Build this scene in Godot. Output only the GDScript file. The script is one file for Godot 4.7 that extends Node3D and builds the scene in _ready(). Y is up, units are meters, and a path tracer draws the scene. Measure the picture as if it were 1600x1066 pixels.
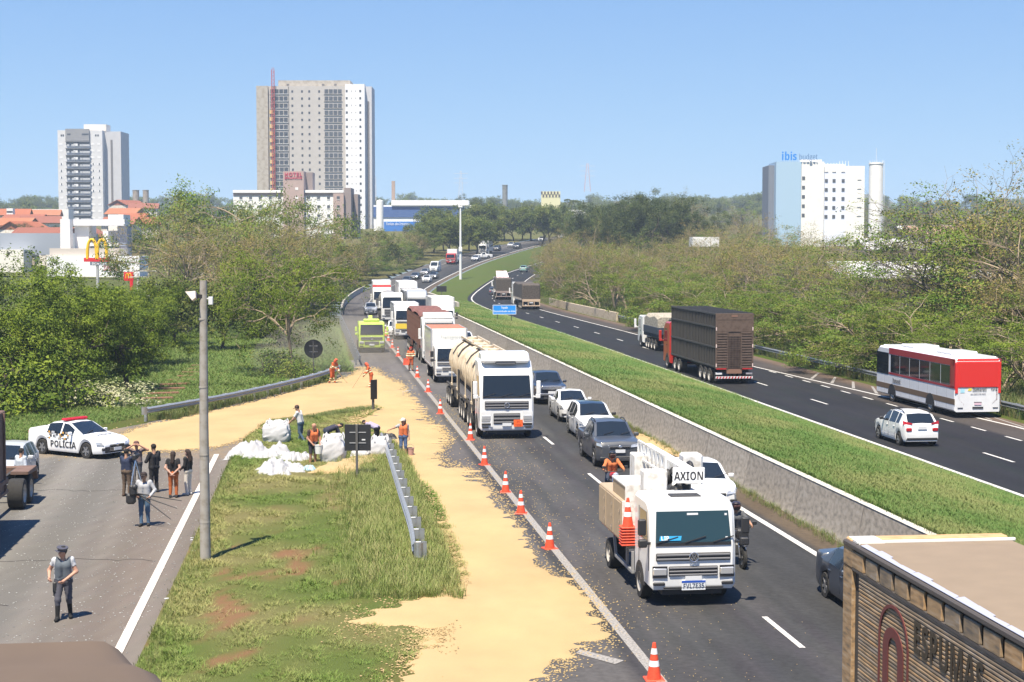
extends Node3D
# A stretch of dual carriageway seen from a footbridge: spilled corn on the exit ramp, queueing traffic, town on the rise behind.
# Distances: x to the right, d metres ahead of the footbridge (z = -d), y up.

const F := 2480.0
const CAM_H := 8.9
const SLOPE := 0.0597
var mats := {}
var cache := {}
var names := {}
var rng := RandomNumberGenerator.new()


# ---------- mesh building ----------
class Geo:
	var v := PackedVector3Array()
	var c := PackedColorArray()
	var x := Transform3D()
	var col := Color(1, 1, 1)
	var tinted := false
	func tri(a, b, d):  # seen from outside: counter-clockwise
		v.append(x * a); v.append(x * d); v.append(x * b)
		if tinted: c.append(col); c.append(col); c.append(col)
	func quad(a, b, d, e):
		tri(a, b, d); tri(a, d, e)
	func poly(pts: Array, inside: Vector3):  # a flat convex face turned away from a point inside
		var m := Vector3()
		for p in pts: m += p
		m /= pts.size()
		var n: Vector3 = (pts[1] - pts[0]).cross(pts[2] - pts[0])
		var flip: bool = n.dot(m - inside) < 0
		for i in range(1, pts.size() - 1):
			if flip: tri(pts[0], pts[i + 1], pts[i])
			else: tri(pts[0], pts[i], pts[i + 1])
	func box(at: Vector3, size: Vector3, b := 0.0):
		var h := size / 2
		b = minf(b, minf(h.x, minf(h.y, h.z)) * 0.9)
		if b <= 0.0:
			for ax in 3:
				for s in [-1.0, 1.0]:
					var q := []
					for k in [[-1, -1], [1, -1], [1, 1], [-1, 1]]:
						var p := Vector3()
						p[ax] = s * h[ax]; p[(ax + 1) % 3] = k[0] * h[(ax + 1) % 3]; p[(ax + 2) % 3] = k[1] * h[(ax + 2) % 3]
						q.append(at + p)
					poly(q, at)
			return
		for ax in 3:
			var u := (ax + 1) % 3
			var w := (ax + 2) % 3
			for s in [-1.0, 1.0]:
				var q := []
				for k in [[-1, -1], [1, -1], [1, 1], [-1, 1]]:
					var p := Vector3()
					p[ax] = s * h[ax]; p[u] = k[0] * (h[u] - b); p[w] = k[1] * (h[w] - b)
					q.append(at + p)
				poly(q, at)
				for t in [-1.0, 1.0]:  # the edge between faces ax and u
					var e := []
					for k in [[0, -1], [0, 1], [1, 1], [1, -1]]:
						var p := Vector3()
						p[ax] = s * (h[ax] - (b if k[0] else 0.0)); p[u] = t * (h[u] - (0.0 if k[0] else b)); p[w] = k[1] * (h[w] - b)
						e.append(at + p)
					poly(e, at)
		for sx in [-1.0, 1.0]:
			for sy in [-1.0, 1.0]:
				for sz in [-1.0, 1.0]:
					poly([at + Vector3(sx * h.x, sy * (h.y - b), sz * (h.z - b)), at + Vector3(sx * (h.x - b), sy * h.y, sz * (h.z - b)), at + Vector3(sx * (h.x - b), sy * (h.y - b), sz * h.z)], at)
	func tube(pts: Array, rad: Array, n := 8, caps := true):
		var rings := []
		var side := Vector3.ZERO
		for i in pts.size():
			var t: Vector3 = (pts[mini(i + 1, pts.size() - 1)] - pts[maxi(i - 1, 0)]).normalized()
			if side == Vector3.ZERO:
				side = t.cross(Vector3.UP if absf(t.y) < 0.9 else Vector3.RIGHT).normalized()
			else:
				side = (side - t * side.dot(t)).normalized()
			var up := t.cross(side)
			var r := []
			for k in n:
				var a := TAU * k / n
				r.append(pts[i] + (side * cos(a) + up * sin(a)) * rad[i])
			rings.append(r)
		for i in rings.size() - 1:
			for k in n:
				var l := (k + 1) % n
				quad(rings[i][k], rings[i][l], rings[i + 1][l], rings[i + 1][k])
		if caps:
			for k in n:
				var l := (k + 1) % n
				tri(pts[0], rings[0][l], rings[0][k])
				var z := rings.size() - 1
				tri(pts[z], rings[z][k], rings[z][l])
	func rod(a: Vector3, b: Vector3, r: float, n := 6):
		tube([a, b], [r, r], n)
	func bar(a: Vector3, b: Vector3, w: float, h: float):  # a square bar from a to b
		var t := (b - a).normalized()
		var s := t.cross(Vector3.UP if absf(t.y) < 0.95 else Vector3.RIGHT).normalized()
		var was := x
		x = x * Transform3D(Basis(s, s.cross(t) * -1.0, t), (a + b) / 2)
		box(Vector3.ZERO, Vector3(w, h, a.distance_to(b)))
		x = was
	func lathe(prof: Array, n := 16, sy := 1.0):  # (radius, height) about y
		for i in prof.size() - 1:
			for k in n:
				var a := TAU * k / n
				var b := TAU * (k + 1) / n
				var p: Vector2 = prof[i]
				var q: Vector2 = prof[i + 1]
				var p0 := Vector3(cos(a) * p.x, p.y, -sin(a) * p.x * sy)
				var p1 := Vector3(cos(b) * p.x, p.y, -sin(b) * p.x * sy)
				var q0 := Vector3(cos(a) * q.x, q.y, -sin(a) * q.x * sy)
				var q1 := Vector3(cos(b) * q.x, q.y, -sin(b) * q.x * sy)
				if p.x < 1e-5: tri(p0, q1, q0)
				elif q.x < 1e-5: tri(p0, p1, q0)
				else: quad(p0, p1, q1, q0)
	func prism(outline: Array, hw: float, b := 0.0):  # outline in (z, y), pushed out along x to both sides, edges bevelled by b
		var n := outline.size()
		var inner := []
		var turn := 0.0
		for i in n:
			turn += outline[i].cross(outline[(i + 1) % n])
		for i in n:
			var e0: Vector2 = (outline[i] - outline[(i + n - 1) % n]).normalized()
			var e1: Vector2 = (outline[(i + 1) % n] - outline[i]).normalized()
			var m := (e0.orthogonal() + e1.orthogonal()) * (-1.0 if turn > 0 else 1.0)
			inner.append(outline[i] + m * (2.0 * b / maxf(m.length_squared(), 0.8)))
		var rows := [[-hw, inner], [-hw + b, outline], [hw - b, outline], [hw, inner]] if b > 0.0 else [[-hw, outline], [hw, outline]]
		for r in rows.size() - 1:
			for i in n:
				var j := (i + 1) % n
				var a := Vector3(rows[r][0], rows[r][1][i].y, rows[r][1][i].x)
				var bb := Vector3(rows[r][0], rows[r][1][j].y, rows[r][1][j].x)
				var cc := Vector3(rows[r + 1][0], rows[r + 1][1][j].y, rows[r + 1][1][j].x)
				var dd := Vector3(rows[r + 1][0], rows[r + 1][1][i].y, rows[r + 1][1][i].x)
				if turn > 0: quad(dd, cc, bb, a)
				else: quad(a, bb, cc, dd)
		var ids := Geometry2D.triangulate_polygon(PackedVector2Array(inner))
		for s in [-1.0, 1.0]:
			for k in range(0, ids.size(), 3):
				var t := []
				for q in 3: t.append(Vector3(s * hw, inner[ids[k + q]].y, inner[ids[k + q]].x))
				poly(t, t[0] - Vector3(s, 0, 0))
	func slab(a: Vector3, b: Vector3, d: Vector3, e: Vector3, t: float):  # a plate whose outer face is a b d e (counter-clockwise from outside), t thick, standing proud
		var n := (b - a).cross(e - a).normalized() * t
		var m := (a + b + d + e) / 4 + n / 2
		var lo := [a, b, d, e]
		var hi := [a + n, b + n, d + n, e + n]
		poly(hi, m); poly(lo, m)
		for i in 4: poly([lo[i], lo[(i + 1) % 4], hi[(i + 1) % 4], hi[i]], m)
	func ball(at: Vector3, r: Vector3, n := 10):
		var m := n / 2
		for i in m:
			var a := PI * i / m - PI / 2
			var b := PI * (i + 1) / m - PI / 2
			for k in n:
				var u := TAU * k / n
				var w := TAU * (k + 1) / n
				var p := func(e, f): return at + Vector3(cos(e) * cos(f), sin(e), -cos(e) * sin(f)) * r
				if i > 0: tri(p.call(a, u), p.call(a, w), p.call(b, w))
				if i < m - 1: tri(p.call(a, u), p.call(b, w), p.call(b, u))
				elif i == m - 1 and i > 0: pass
	func mesh(crease := 40.0) -> ArrayMesh:
		var n := PackedVector3Array()
		n.resize(v.size())
		var tris := v.size() / 3
		var fn := PackedVector3Array()
		fn.resize(tris)
		for i in tris:
			fn[i] = (v[i * 3 + 2] - v[i * 3]).cross(v[i * 3 + 1] - v[i * 3])
		if crease <= 0.0 or tris > 60000:
			for i in tris:
				var f := fn[i].normalized()
				n[i * 3] = f; n[i * 3 + 1] = f; n[i * 3 + 2] = f
		else:
			var at := {}
			for i in v.size():
				var k := Vector3i((v[i] * 4000.0).round())
				if at.has(k): at[k].append(i / 3)
				else: at[k] = [i / 3]
			var lim := cos(deg_to_rad(crease))
			var un := PackedVector3Array()
			un.resize(tris)
			for i in tris: un[i] = fn[i].normalized()
			for i in v.size():
				var k := Vector3i((v[i] * 4000.0).round())
				var s := Vector3()
				var own := un[i / 3]
				for f in at[k]:
					if un[f].dot(own) > lim: s += fn[f]
				n[i] = s.normalized() if s.length_squared() > 1e-20 else own
		var arr := []
		arr.resize(Mesh.ARRAY_MAX)
		arr[Mesh.ARRAY_VERTEX] = v
		arr[Mesh.ARRAY_NORMAL] = n
		if tinted: arr[Mesh.ARRAY_COLOR] = c
		var m := ArrayMesh.new()
		m.add_surface_from_arrays(Mesh.PRIMITIVE_TRIANGLES, arr)
		return m


func geo(at := Vector3.ZERO) -> Geo:
	var g := Geo.new()
	g.x = Transform3D(Basis(), at)
	return g


func boxes(list: Array, b := 0.0) -> Geo:
	var g := geo()
	for l in list: g.box(l[0], l[1], b)
	return g


# ---------- naming ----------
func numbered(called: String) -> String:
	names[called] = names.get(called, -1) + 1
	return called if names[called] == 0 else "%s_%03d" % [called, names[called]]


func tag(o, label: String, category: String, group := ""):
	o.set_meta("label", label); o.set_meta("category", category)
	if group: o.set_meta("group", group)
	return o


func thing(called: String, label: String, category: String, at := Vector3.ZERO, turn := 0.0, group := "") -> Node3D:
	var o := Node3D.new()
	o.name = numbered(called)
	add_child(o)
	o.position = at
	o.rotation.y = turn
	return tag(o, label, category, group)


func put(called: String, shape, m: Material, parent: Node, at := Vector3.ZERO, turn := 0.0, crease := 40.0) -> MeshInstance3D:
	var o := MeshInstance3D.new()
	o.name = called
	o.mesh = shape.mesh(crease) if shape is Geo else shape
	o.material_override = m
	o.position = at
	o.rotation.y = turn
	parent.add_child(o, true)
	return o


func solo(called: String, shape, m: Material, label: String, category: String, at := Vector3.ZERO, turn := 0.0, group := "") -> MeshInstance3D:
	return tag(put(numbered(called), shape, m, self, at, turn), label, category, group)


func struct(called: String, shape, m: Material) -> MeshInstance3D:
	var o := put(numbered(called), shape, m, self)
	o.set_meta("kind", "structure")
	return o


func dup(o: Node3D, called: String, label: String, at: Vector3, turn: float, size := 1.0) -> Node3D:
	var r: Node3D = o.duplicate()
	r.name = numbered(called)
	add_child(r)
	r.position = at
	r.rotation.y = turn
	r.scale = Vector3.ONE * size
	if label: r.set_meta("label", label)
	return r


# ---------- materials: base colours are linear ----------
func noise_tex(key: String, freq: float, lo: float, hi: float, oct := 4, kind := FastNoiseLite.TYPE_SIMPLEX_SMOOTH, size := 512, mid := Color(-1, 0, 0), tint := Color(1, 1, 1)) -> NoiseTexture2D:
	if not cache.has(key):
		var n := FastNoiseLite.new()
		n.seed = hash(key) % 10000
		n.noise_type = kind
		n.frequency = freq
		n.fractal_octaves = oct
		var t := NoiseTexture2D.new()
		t.width = size; t.height = size
		t.seamless = true
		t.noise = n
		var g := Gradient.new()
		g.set_color(0, Color(lo * tint.r, lo * tint.g, lo * tint.b)); g.set_color(1, Color(hi, hi, hi))
		if mid.r >= 0: g.add_point(0.5, mid)
		t.color_ramp = g
		cache[key] = t
	return cache[key]


func M(key: String, lin := Color(0.5, 0.5, 0.5), rough := 0.6, metal := 0.0, tex := "", scale := 0.5, vcol := false) -> StandardMaterial3D:
	if mats.has(key): return mats[key]
	var m := StandardMaterial3D.new()
	m.resource_name = key
	m.albedo_color = lin.linear_to_srgb()
	m.roughness = rough
	m.metallic = metal
	m.vertex_color_use_as_albedo = vcol
	if tex:
		match tex:
			"dirt": m.albedo_texture = noise_tex("dirt", 0.012, 0.80, 1.0, 5, FastNoiseLite.TYPE_SIMPLEX_SMOOTH, 512, Color(0.97, 0.965, 0.955), Color(1, 0.96, 0.9))
			"fine": m.albedo_texture = noise_tex("fine", 0.09, 0.7, 1.0, 3)
			"blotch": m.albedo_texture = noise_tex("blotch", 0.02, 0.6, 1.0, 5)
			"soft": m.albedo_texture = noise_tex("soft", 0.01, 0.95, 1.0, 4)
		m.uv1_triplanar = true
		m.uv1_scale = Vector3.ONE * scale
	mats[key] = m
	return m


func paint(key: String, lin: Color, dirt := true) -> StandardMaterial3D:
	if mats.has(key): return mats[key]
	var m := M(key, lin, 0.42, 0.0, "soft" if dirt else "", 0.35)
	m.clearcoat_enabled = true
	m.clearcoat = 0.6
	m.clearcoat_roughness = 0.08
	return m


func glass() -> StandardMaterial3D:
	var m := M("vehicle_glass", Color(0.012, 0.016, 0.02), 0.06)
	m.metallic_specular = 0.6
	return m


func lettering(called: String, text: String, size: float, lin: Color, parent: Node, at: Vector3, turn: Vector3, bold := true, depth := 0.01, width := 0.0) -> MeshInstance3D:
	var f := SystemFont.new()
	f.font_names = PackedStringArray(["Droid Sans"])
	f.font_weight = 700 if bold else 400
	var t := TextMesh.new()
	t.font = f
	t.text = text
	t.font_size = 48
	t.pixel_size = size / 48.0
	t.depth = depth
	t.curve_step = 1.5
	var o := put(called, t, M("letters_%s" % lin.to_html(), lin, 0.5), parent, at)
	o.rotation = turn
	if width > 0.0 and t.get_aabb().size.x > 0.01: o.scale.x = width / t.get_aabb().size.x
	return o


# ---------- where things stand ----------
func table(t: Array, d: float) -> float:
	var i := 0
	while i < t.size() - 2 and d > t[i + 1].x: i += 1
	var a: Vector2 = t[i]
	var b: Vector2 = t[i + 1]
	var pre: Vector2 = t[i - 1] if i > 0 else a * 2.0 - b
	var post: Vector2 = t[i + 2] if i + 2 < t.size() else b * 2.0 - a
	if d > b.x: return b.y + (d - b.x) * (b.y - a.y) / (b.x - a.x)
	return cubic_interpolate_in_time(a.y, b.y, pre.y, post.y, (d - a.x) / (b.x - a.x), 1.0, (pre.x - a.x) / (b.x - a.x), (post.x - a.x) / (b.x - a.x))


var t_left := [Vector2(0, 14.57), Vector2(33.75, 10.28), Vector2(100, 1.87), Vector2(150, -4.48), Vector2(190, -9.5), Vector2(220, -12.7), Vector2(250, -15.1), Vector2(285, -16.5), Vector2(318, -15.8), Vector2(340, -13.4), Vector2(375, -8.4), Vector2(410, -2.5), Vector2(430, 1.4), Vector2(500, 17), Vector2(600, 42), Vector2(800, 95)]
var t_left_h := [Vector2(0, 0), Vector2(200, 0), Vector2(250, 0.1), Vector2(285, 0.5), Vector2(318, 1.33), Vector2(340, 2.6), Vector2(375, 4.8), Vector2(410, 6.6), Vector2(430, 7.7), Vector2(500, 10.9), Vector2(600, 14.5), Vector2(800, 22)]
var t_right := [Vector2(0, 25.07), Vector2(56, 18.24), Vector2(123, 10.06), Vector2(166, 4.7), Vector2(193, 0.9), Vector2(230, -3.9), Vector2(260, -6.5), Vector2(276, -7), Vector2(295, -6.7), Vector2(310, -6), Vector2(340, -3.6), Vector2(372, -0.5), Vector2(400, 3.5), Vector2(430, 9.5), Vector2(500, 25), Vector2(600, 50), Vector2(800, 103)]
var t_right_h := [Vector2(0, 0), Vector2(230, 0), Vector2(276, 0), Vector2(310, 0.7), Vector2(340, 1.9), Vector2(400, 3.7), Vector2(500, 9), Vector2(600, 14), Vector2(800, 22)]


func ER(d: float) -> float: return table(t_left, d)       # right edge line of the oncoming carriageway
func EL(d: float) -> float: return table(t_left, d) - 7.45
func RL(d: float) -> float: return table(t_right, d)      # left edge line of the carriageway going away
func HL(d: float) -> float: return table(t_left_h, d) if d > 250.0 else 0.1 * smoothstep(200.0, 250.0, d)
func HR(d: float) -> float: return maxf(0.0, table(t_right_h, d)) if d > 276.0 else 0.0
func base(d: float) -> float: return 17.0 * smoothstep(140.0, 800.0, d) + 24.0 * smoothstep(700.0, 1400.0, d)
func wall_h(d: float) -> float: return 1.35 * (1.0 - smoothstep(196.0, 216.0, d))


func cross_section(d: float) -> Array:  # (x, height) from left to right
	var b := base(d)
	var hl := HL(d)
	var hr := HR(d)
	var el := EL(d)
	var er := ER(d)
	var rl := RL(d)
	return [Vector2(-1500, b), Vector2(-400, b), Vector2(minf(el - 60, -110), b), Vector2(el - 32, lerpf(hl, b, 0.55)), Vector2(el - 9, hl), Vector2(el - 3.4, hl),
		Vector2(er + 1.4, hl), Vector2(er + 1.8, hl + wall_h(d)), Vector2(rl - 0.7, hr), Vector2(rl + 10.2, hr), Vector2(rl + 26, lerpf(hr, b, 0.2)), Vector2(rl + 90, lerpf(hr, b, 0.9)), Vector2(maxf(rl + 200, 260), b), Vector2(1500, b)]


func ground_at(x: float, d: float) -> float:
	var s := cross_section(d)
	for i in s.size() - 1:
		if x <= s[i + 1].x: return lerpf(s[i].y, s[i + 1].y, clampf((x - s[i].x) / maxf(0.01, s[i + 1].x - s[i].x), 0, 1))
	return s[-1].y


func P(x: float, d: float, h := 0.0) -> Vector3: return Vector3(x, h, -d)
func on(x: float, d: float, up := 0.0) -> Vector3: return Vector3(x, ground_at(x, d) + up, -d)


func W(px: float, py: float, h := 0.0) -> Vector3:  # the point of the level h that a pixel of the 1600-wide photograph shows
	var r := Vector3((px - 800.0) / F, -(py - 533.0) / F, -1.0)
	r = r.rotated(Vector3.RIGHT, -atan(SLOPE))
	return Vector3(0, CAM_H, 0) + r * ((h - CAM_H) / r.y)


func far(px: float, py: float, d: float) -> Vector3:  # the point d metres ahead that a pixel shows
	var r := Vector3((px - 800.0) / F, -(py - 533.0) / F, -1.0)
	r = r.rotated(Vector3.RIGHT, -atan(SLOPE))
	return Vector3(0, CAM_H, 0) + r * (d / -r.z)


# ---------- sheets ----------
func sheet(rows: Array, cols: Array = [], uvs: Array = []) -> ArrayMesh:  # rows of equally many points, from near to far, each from left to right
	var n: int = rows[0].size()
	var v := PackedVector3Array()
	var c := PackedColorArray()
	var u := PackedVector2Array()
	for r in rows.size():
		v.append_array(rows[r])
		if cols: c.append_array(cols[r])
		if uvs: u.append_array(uvs[r])
	var idx := PackedInt32Array()
	var nn := PackedVector3Array()
	nn.resize(v.size())
	for r in rows.size() - 1:
		for k in n - 1:
			var a := r * n + k
			for t in [[a, a + n, a + n + 1], [a, a + n + 1, a + 1]]:
				idx.append_array(PackedInt32Array(t))
				var f := (v[t[2]] - v[t[0]]).cross(v[t[1]] - v[t[0]])
				for q in t: nn[q] += f
	for i in nn.size(): nn[i] = nn[i].normalized()
	var arr := []
	arr.resize(Mesh.ARRAY_MAX)
	arr[Mesh.ARRAY_VERTEX] = v
	arr[Mesh.ARRAY_NORMAL] = nn
	if cols: arr[Mesh.ARRAY_COLOR] = c
	if uvs: arr[Mesh.ARRAY_TEX_UV] = u
	arr[Mesh.ARRAY_INDEX] = idx
	var m := ArrayMesh.new()
	m.add_surface_from_arrays(Mesh.PRIMITIVE_TRIANGLES, arr)
	return m


func steps(d0: float, d1: float) -> Array:
	var out := []
	var d := d0
	while d < d1 - 0.01:
		out.append(d)
		d += 3.0 if d < 140 else 6.0 if d < 480 else 20.0 if d < 900 else 120.0
	out.append(d1)
	return out


func ribbon(fx: Callable, u0: float, u1: float, fh: Callable, lift: float, d0: float, d1: float, n := 2, tint = null) -> ArrayMesh:
	var rows := []
	var uvs := []
	var cols := []
	for d in steps(d0, d1):
		var r := PackedVector3Array()
		var q := PackedVector2Array()
		var cc := PackedColorArray()
		for k in n:
			var u := lerpf(u0, u1, k / float(n - 1))
			r.append(Vector3(fx.call(d) + u, fh.call(d) + lift, -d))
			q.append(Vector2(u / 12.0, d / 60.0))
			if tint != null: cc.append(tint.call(u, d))
		rows.append(r); uvs.append(q); cols.append(cc)
	return sheet(rows, cols if tint != null else [], uvs)


func inside(poly: PackedVector2Array, p: Vector2) -> float:  # distance to the outline, positive inside
	var best := 1e9
	for i in poly.size():
		var q := Geometry2D.get_closest_point_to_segment(p, poly[i], poly[(i + 1) % poly.size()])
		best = minf(best, p.distance_squared_to(q))
	return sqrt(best) * (1.0 if Geometry2D.is_point_in_polygon(p, poly) else -1.0)


func patch(poly: PackedVector2Array, cell: Vector2, height: Callable, tint = null) -> ArrayMesh:  # a sheet over an outline in (x, d); height(x, d, distance to the outline) gives y
	var lo := poly[0]
	var hi := poly[0]
	for p in poly:
		lo = lo.min(p); hi = hi.max(p)
	lo -= cell * 2.0; hi += cell * 2.0
	var nx := int((hi.x - lo.x) / cell.x) + 1
	var ny := int((hi.y - lo.y) / cell.y) + 1
	var v := PackedVector3Array()
	var c := PackedColorArray()
	var s := PackedFloat32Array()
	for j in ny:
		for i in nx:
			var p := lo + Vector2(i, j) * cell
			var q := inside(poly, p)
			s.append(q)
			v.append(Vector3(p.x, height.call(p.x, p.y, q), -p.y))
			if tint != null: c.append(tint.call(p.x, p.y))
	var idx := PackedInt32Array()
	var nn := PackedVector3Array()
	nn.resize(v.size())
	var reach := -maxf(cell.x, cell.y) * 1.5
	for j in ny - 1:
		for i in nx - 1:
			var a := j * nx + i
			if maxf(maxf(s[a], s[a + 1]), maxf(s[a + nx], s[a + nx + 1])) < reach: continue
			for t in [[a, a + nx, a + nx + 1], [a, a + nx + 1, a + 1]]:
				idx.append_array(PackedInt32Array(t))
				var f := (v[t[2]] - v[t[0]]).cross(v[t[1]] - v[t[0]])
				for q in t: nn[q] += f
	for i in nn.size(): nn[i] = nn[i].normalized() if nn[i].length_squared() > 0 else Vector3.UP
	var arr := []
	arr.resize(Mesh.ARRAY_MAX)
	arr[Mesh.ARRAY_VERTEX] = v
	arr[Mesh.ARRAY_NORMAL] = nn
	if tint != null: arr[Mesh.ARRAY_COLOR] = c
	arr[Mesh.ARRAY_INDEX] = idx
	var m := ArrayMesh.new()
	m.add_surface_from_arrays(Mesh.PRIMITIVE_TRIANGLES, arr)
	return m


func scatter(called: String, m: Mesh, mat: Material, spots: Array, cols: Array, holder: Node = null) -> MultiMeshInstance3D:
	var mm := MultiMesh.new()
	mm.transform_format = MultiMesh.TRANSFORM_3D
	mm.use_colors = true
	mm.mesh = m
	mm.instance_count = spots.size()
	for i in spots.size():
		mm.set_instance_transform(i, spots[i])
		mm.set_instance_color(i, cols[i])
	var o := MultiMeshInstance3D.new()
	o.name = called if holder else numbered(called)
	o.multimesh = mm
	o.material_override = mat
	(holder if holder else self).add_child(o, true)
	o.set_meta("kind", "stuff")
	return o


# ---------- the setting ----------
func _ready():
	rng.seed = 11
	var cam := Camera3D.new()
	cam.name = "camera"
	add_child(cam)
	cam.position = Vector3(0, CAM_H, 0)
	cam.rotation.x = -atan(SLOPE)
	cam.fov = rad_to_deg(2.0 * atan(533.0 / F))
	cam.near = 0.5
	cam.far = 6000.0
	cam.current = true
	var env := Environment.new()
	env.background_mode = Environment.BG_SKY
	var sky := ProceduralSkyMaterial.new()
	sky.sky_top_color = Color(0.225, 0.40, 0.645)
	sky.sky_horizon_color = Color(0.55, 0.67, 0.745)
	sky.sky_curve = 0.11
	sky.ground_bottom_color = Color(0.30, 0.29, 0.24)
	sky.ground_horizon_color = Color(0.60, 0.66, 0.70)
	sky.sun_angle_max = 6.0
	sky.sky_energy_multiplier = 1.0
	env.sky = Sky.new()
	env.sky.sky_material = sky
	env.background_energy_multiplier = 1.0
	env.tonemap_mode = Environment.TONE_MAPPER_LINEAR
	env.tonemap_exposure = 2.1
	env.fog_enabled = true
	env.fog_density = 0.00027
	env.volumetric_fog_enabled = true
	env.volumetric_fog_density = 0.0
	env.fog_light_color = Color(0.78, 0.85, 0.92)
	env.sdfgi_enabled = true
	env.ssao_enabled = true
	env.ssil_enabled = true
	var we := WorldEnvironment.new()
	we.name = "world"
	we.environment = env
	add_child(we)
	var sun := DirectionalLight3D.new()
	sun.name = "sun"
	sun.light_energy = 1.6
	sun.light_color = Color(1.0, 0.955, 0.875)
	sun.light_angular_distance = 0.5
	sun.shadow_enabled = true
	add_child(sun)
	sun.look_at_from_position(Vector3(-0.14, 0.9, 0.39) * 50.0, Vector3.ZERO)
	make_ground()
	make_spill()
	make_barriers()
	make_town()
	make_plants()
	make_far_wood()
	make_grass()
	make_traffic()
	make_roadside()
	make_people()


var island := PackedVector2Array([Vector2(-0.5, 20), Vector2(-0.9, 30), Vector2(-1.2, 35), Vector2(-1.0, 41), Vector2(-1.3, 43.3), Vector2(-2.0, 49.9), Vector2(-2.8, 56.6), Vector2(-3.7, 60.3), Vector2(-4.8, 68), Vector2(-6.3, 75), Vector2(-7.8, 79.7), Vector2(-7.1, 86.2), Vector2(-7.7, 87.4), Vector2(-8.8, 86), Vector2(-11.2, 81.2), Vector2(-12.3, 79.6), Vector2(-12.2, 73), Vector2(-11.7, 66), Vector2(-8.2, 36), Vector2(-6.4, 20)])
var spill := PackedVector2Array([Vector2(-17.6, 71.4), Vector2(-18.4, 75), Vector2(-17.9, 79), Vector2(-16.2, 84.4), Vector2(-14.6, 90.4), Vector2(-13.1, 97.4), Vector2(-11.8, 104.4), Vector2(-10.9, 109), Vector2(-11.2, 116), Vector2(-9.9, 114.5), Vector2(-9.3, 110), Vector2(-7.4, 103), Vector2(-6.66, 97.7), Vector2(-5.7, 89.7), Vector2(-4.4, 81), Vector2(-3.4, 75.8), Vector2(-3.0, 73), Vector2(-3.1, 70.3), Vector2(-3.2, 65.7), Vector2(-1.9, 63.2), Vector2(-0.95, 59), Vector2(-0.3, 53.6), Vector2(0.31, 49.4), Vector2(0.64, 44), Vector2(1.4, 41.9), Vector2(1.9, 39.7), Vector2(1.92, 38.1), Vector2(2.15, 35.6), Vector2(1.3, 34.7), Vector2(1.03, 33.6), Vector2(0.62, 32.5), Vector2(0.2, 27),
	Vector2(-2.6, 27), Vector2(-2.3, 32.7), Vector2(-1.84, 34.5), Vector2(-1.8, 35.4), Vector2(-2.05, 35.7), Vector2(-1.95, 35.9), Vector2(-3.75, 36.5), Vector2(-1.93, 40.3), Vector2(-1.46, 41.2), Vector2(-1.57, 43.3), Vector2(-2.2, 49.9), Vector2(-3, 56.6), Vector2(-3.9, 60.3), Vector2(-4.7, 66), Vector2(-5.6, 71), Vector2(-6.8, 76), Vector2(-8.1, 79.5), Vector2(-7.3, 86), Vector2(-7.8, 87.4), Vector2(-8.8, 86.5), Vector2(-11.2, 81), Vector2(-12.4, 79.8), Vector2(-12.5, 74), Vector2(-12.9, 70.5), Vector2(-14.5, 69.0), Vector2(-16.3, 68.4), Vector2(-18.0, 69.0), Vector2(-18.8, 70)])
var wild: FastNoiseLite


func noise(sd: int, freq: float, oct := 3) -> FastNoiseLite:
	var n := FastNoiseLite.new()
	n.seed = sd
	n.noise_type = FastNoiseLite.TYPE_SIMPLEX_SMOOTH
	n.frequency = freq
	n.fractal_octaves = oct
	return n


func road_mat(key: String, lin: Color, streak: float) -> StandardMaterial3D:
	var m := M(key, lin, 0.86, 0.0, "", 1.0, true)
	var im := Image.create(256, 1024, false, Image.FORMAT_RGB8)  # wear along the lanes: u across 12 m, v along 60 m
	var a := noise(int(streak * 1000.0) + key.length(), 0.045, 4)
	var b := noise(7, 0.35, 3)
	var s := noise(9, 0.5, 2)
	for y in 1024:
		for x in 256:
			var k := 0.84 + 0.10 * a.get_noise_2d(x * 1.2, y * 0.05 + 400.0 * streak) * streak + 0.09 * b.get_noise_2d(x * 0.5, y) + 0.07 * s.get_noise_2d(x, y * 2.0)
			k += 0.06 * a.get_noise_2d(x * 0.25, y * 0.3)
			k = clampf(k, 0.3, 1.0)
			im.set_pixel(x, y, Color(k, k, k))
	m.albedo_texture = ImageTexture.create_from_image(im)
	m.metallic_specular = 0.3
	return m


func ground_mat(key: String, lin: Color, scale: float, lo := 0.62) -> StandardMaterial3D:
	var m := M(key, lin, 0.95, 0.0, "", 1.0, true)
	m.albedo_texture = noise_tex(key + "_t", 0.03, lo, 1.0, 5, FastNoiseLite.TYPE_SIMPLEX_SMOOTH, 1024)
	m.uv1_triplanar = true
	m.uv1_world_triplanar = true
	m.uv1_scale = Vector3.ONE * scale
	m.metallic_specular = 0.15
	return m


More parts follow.
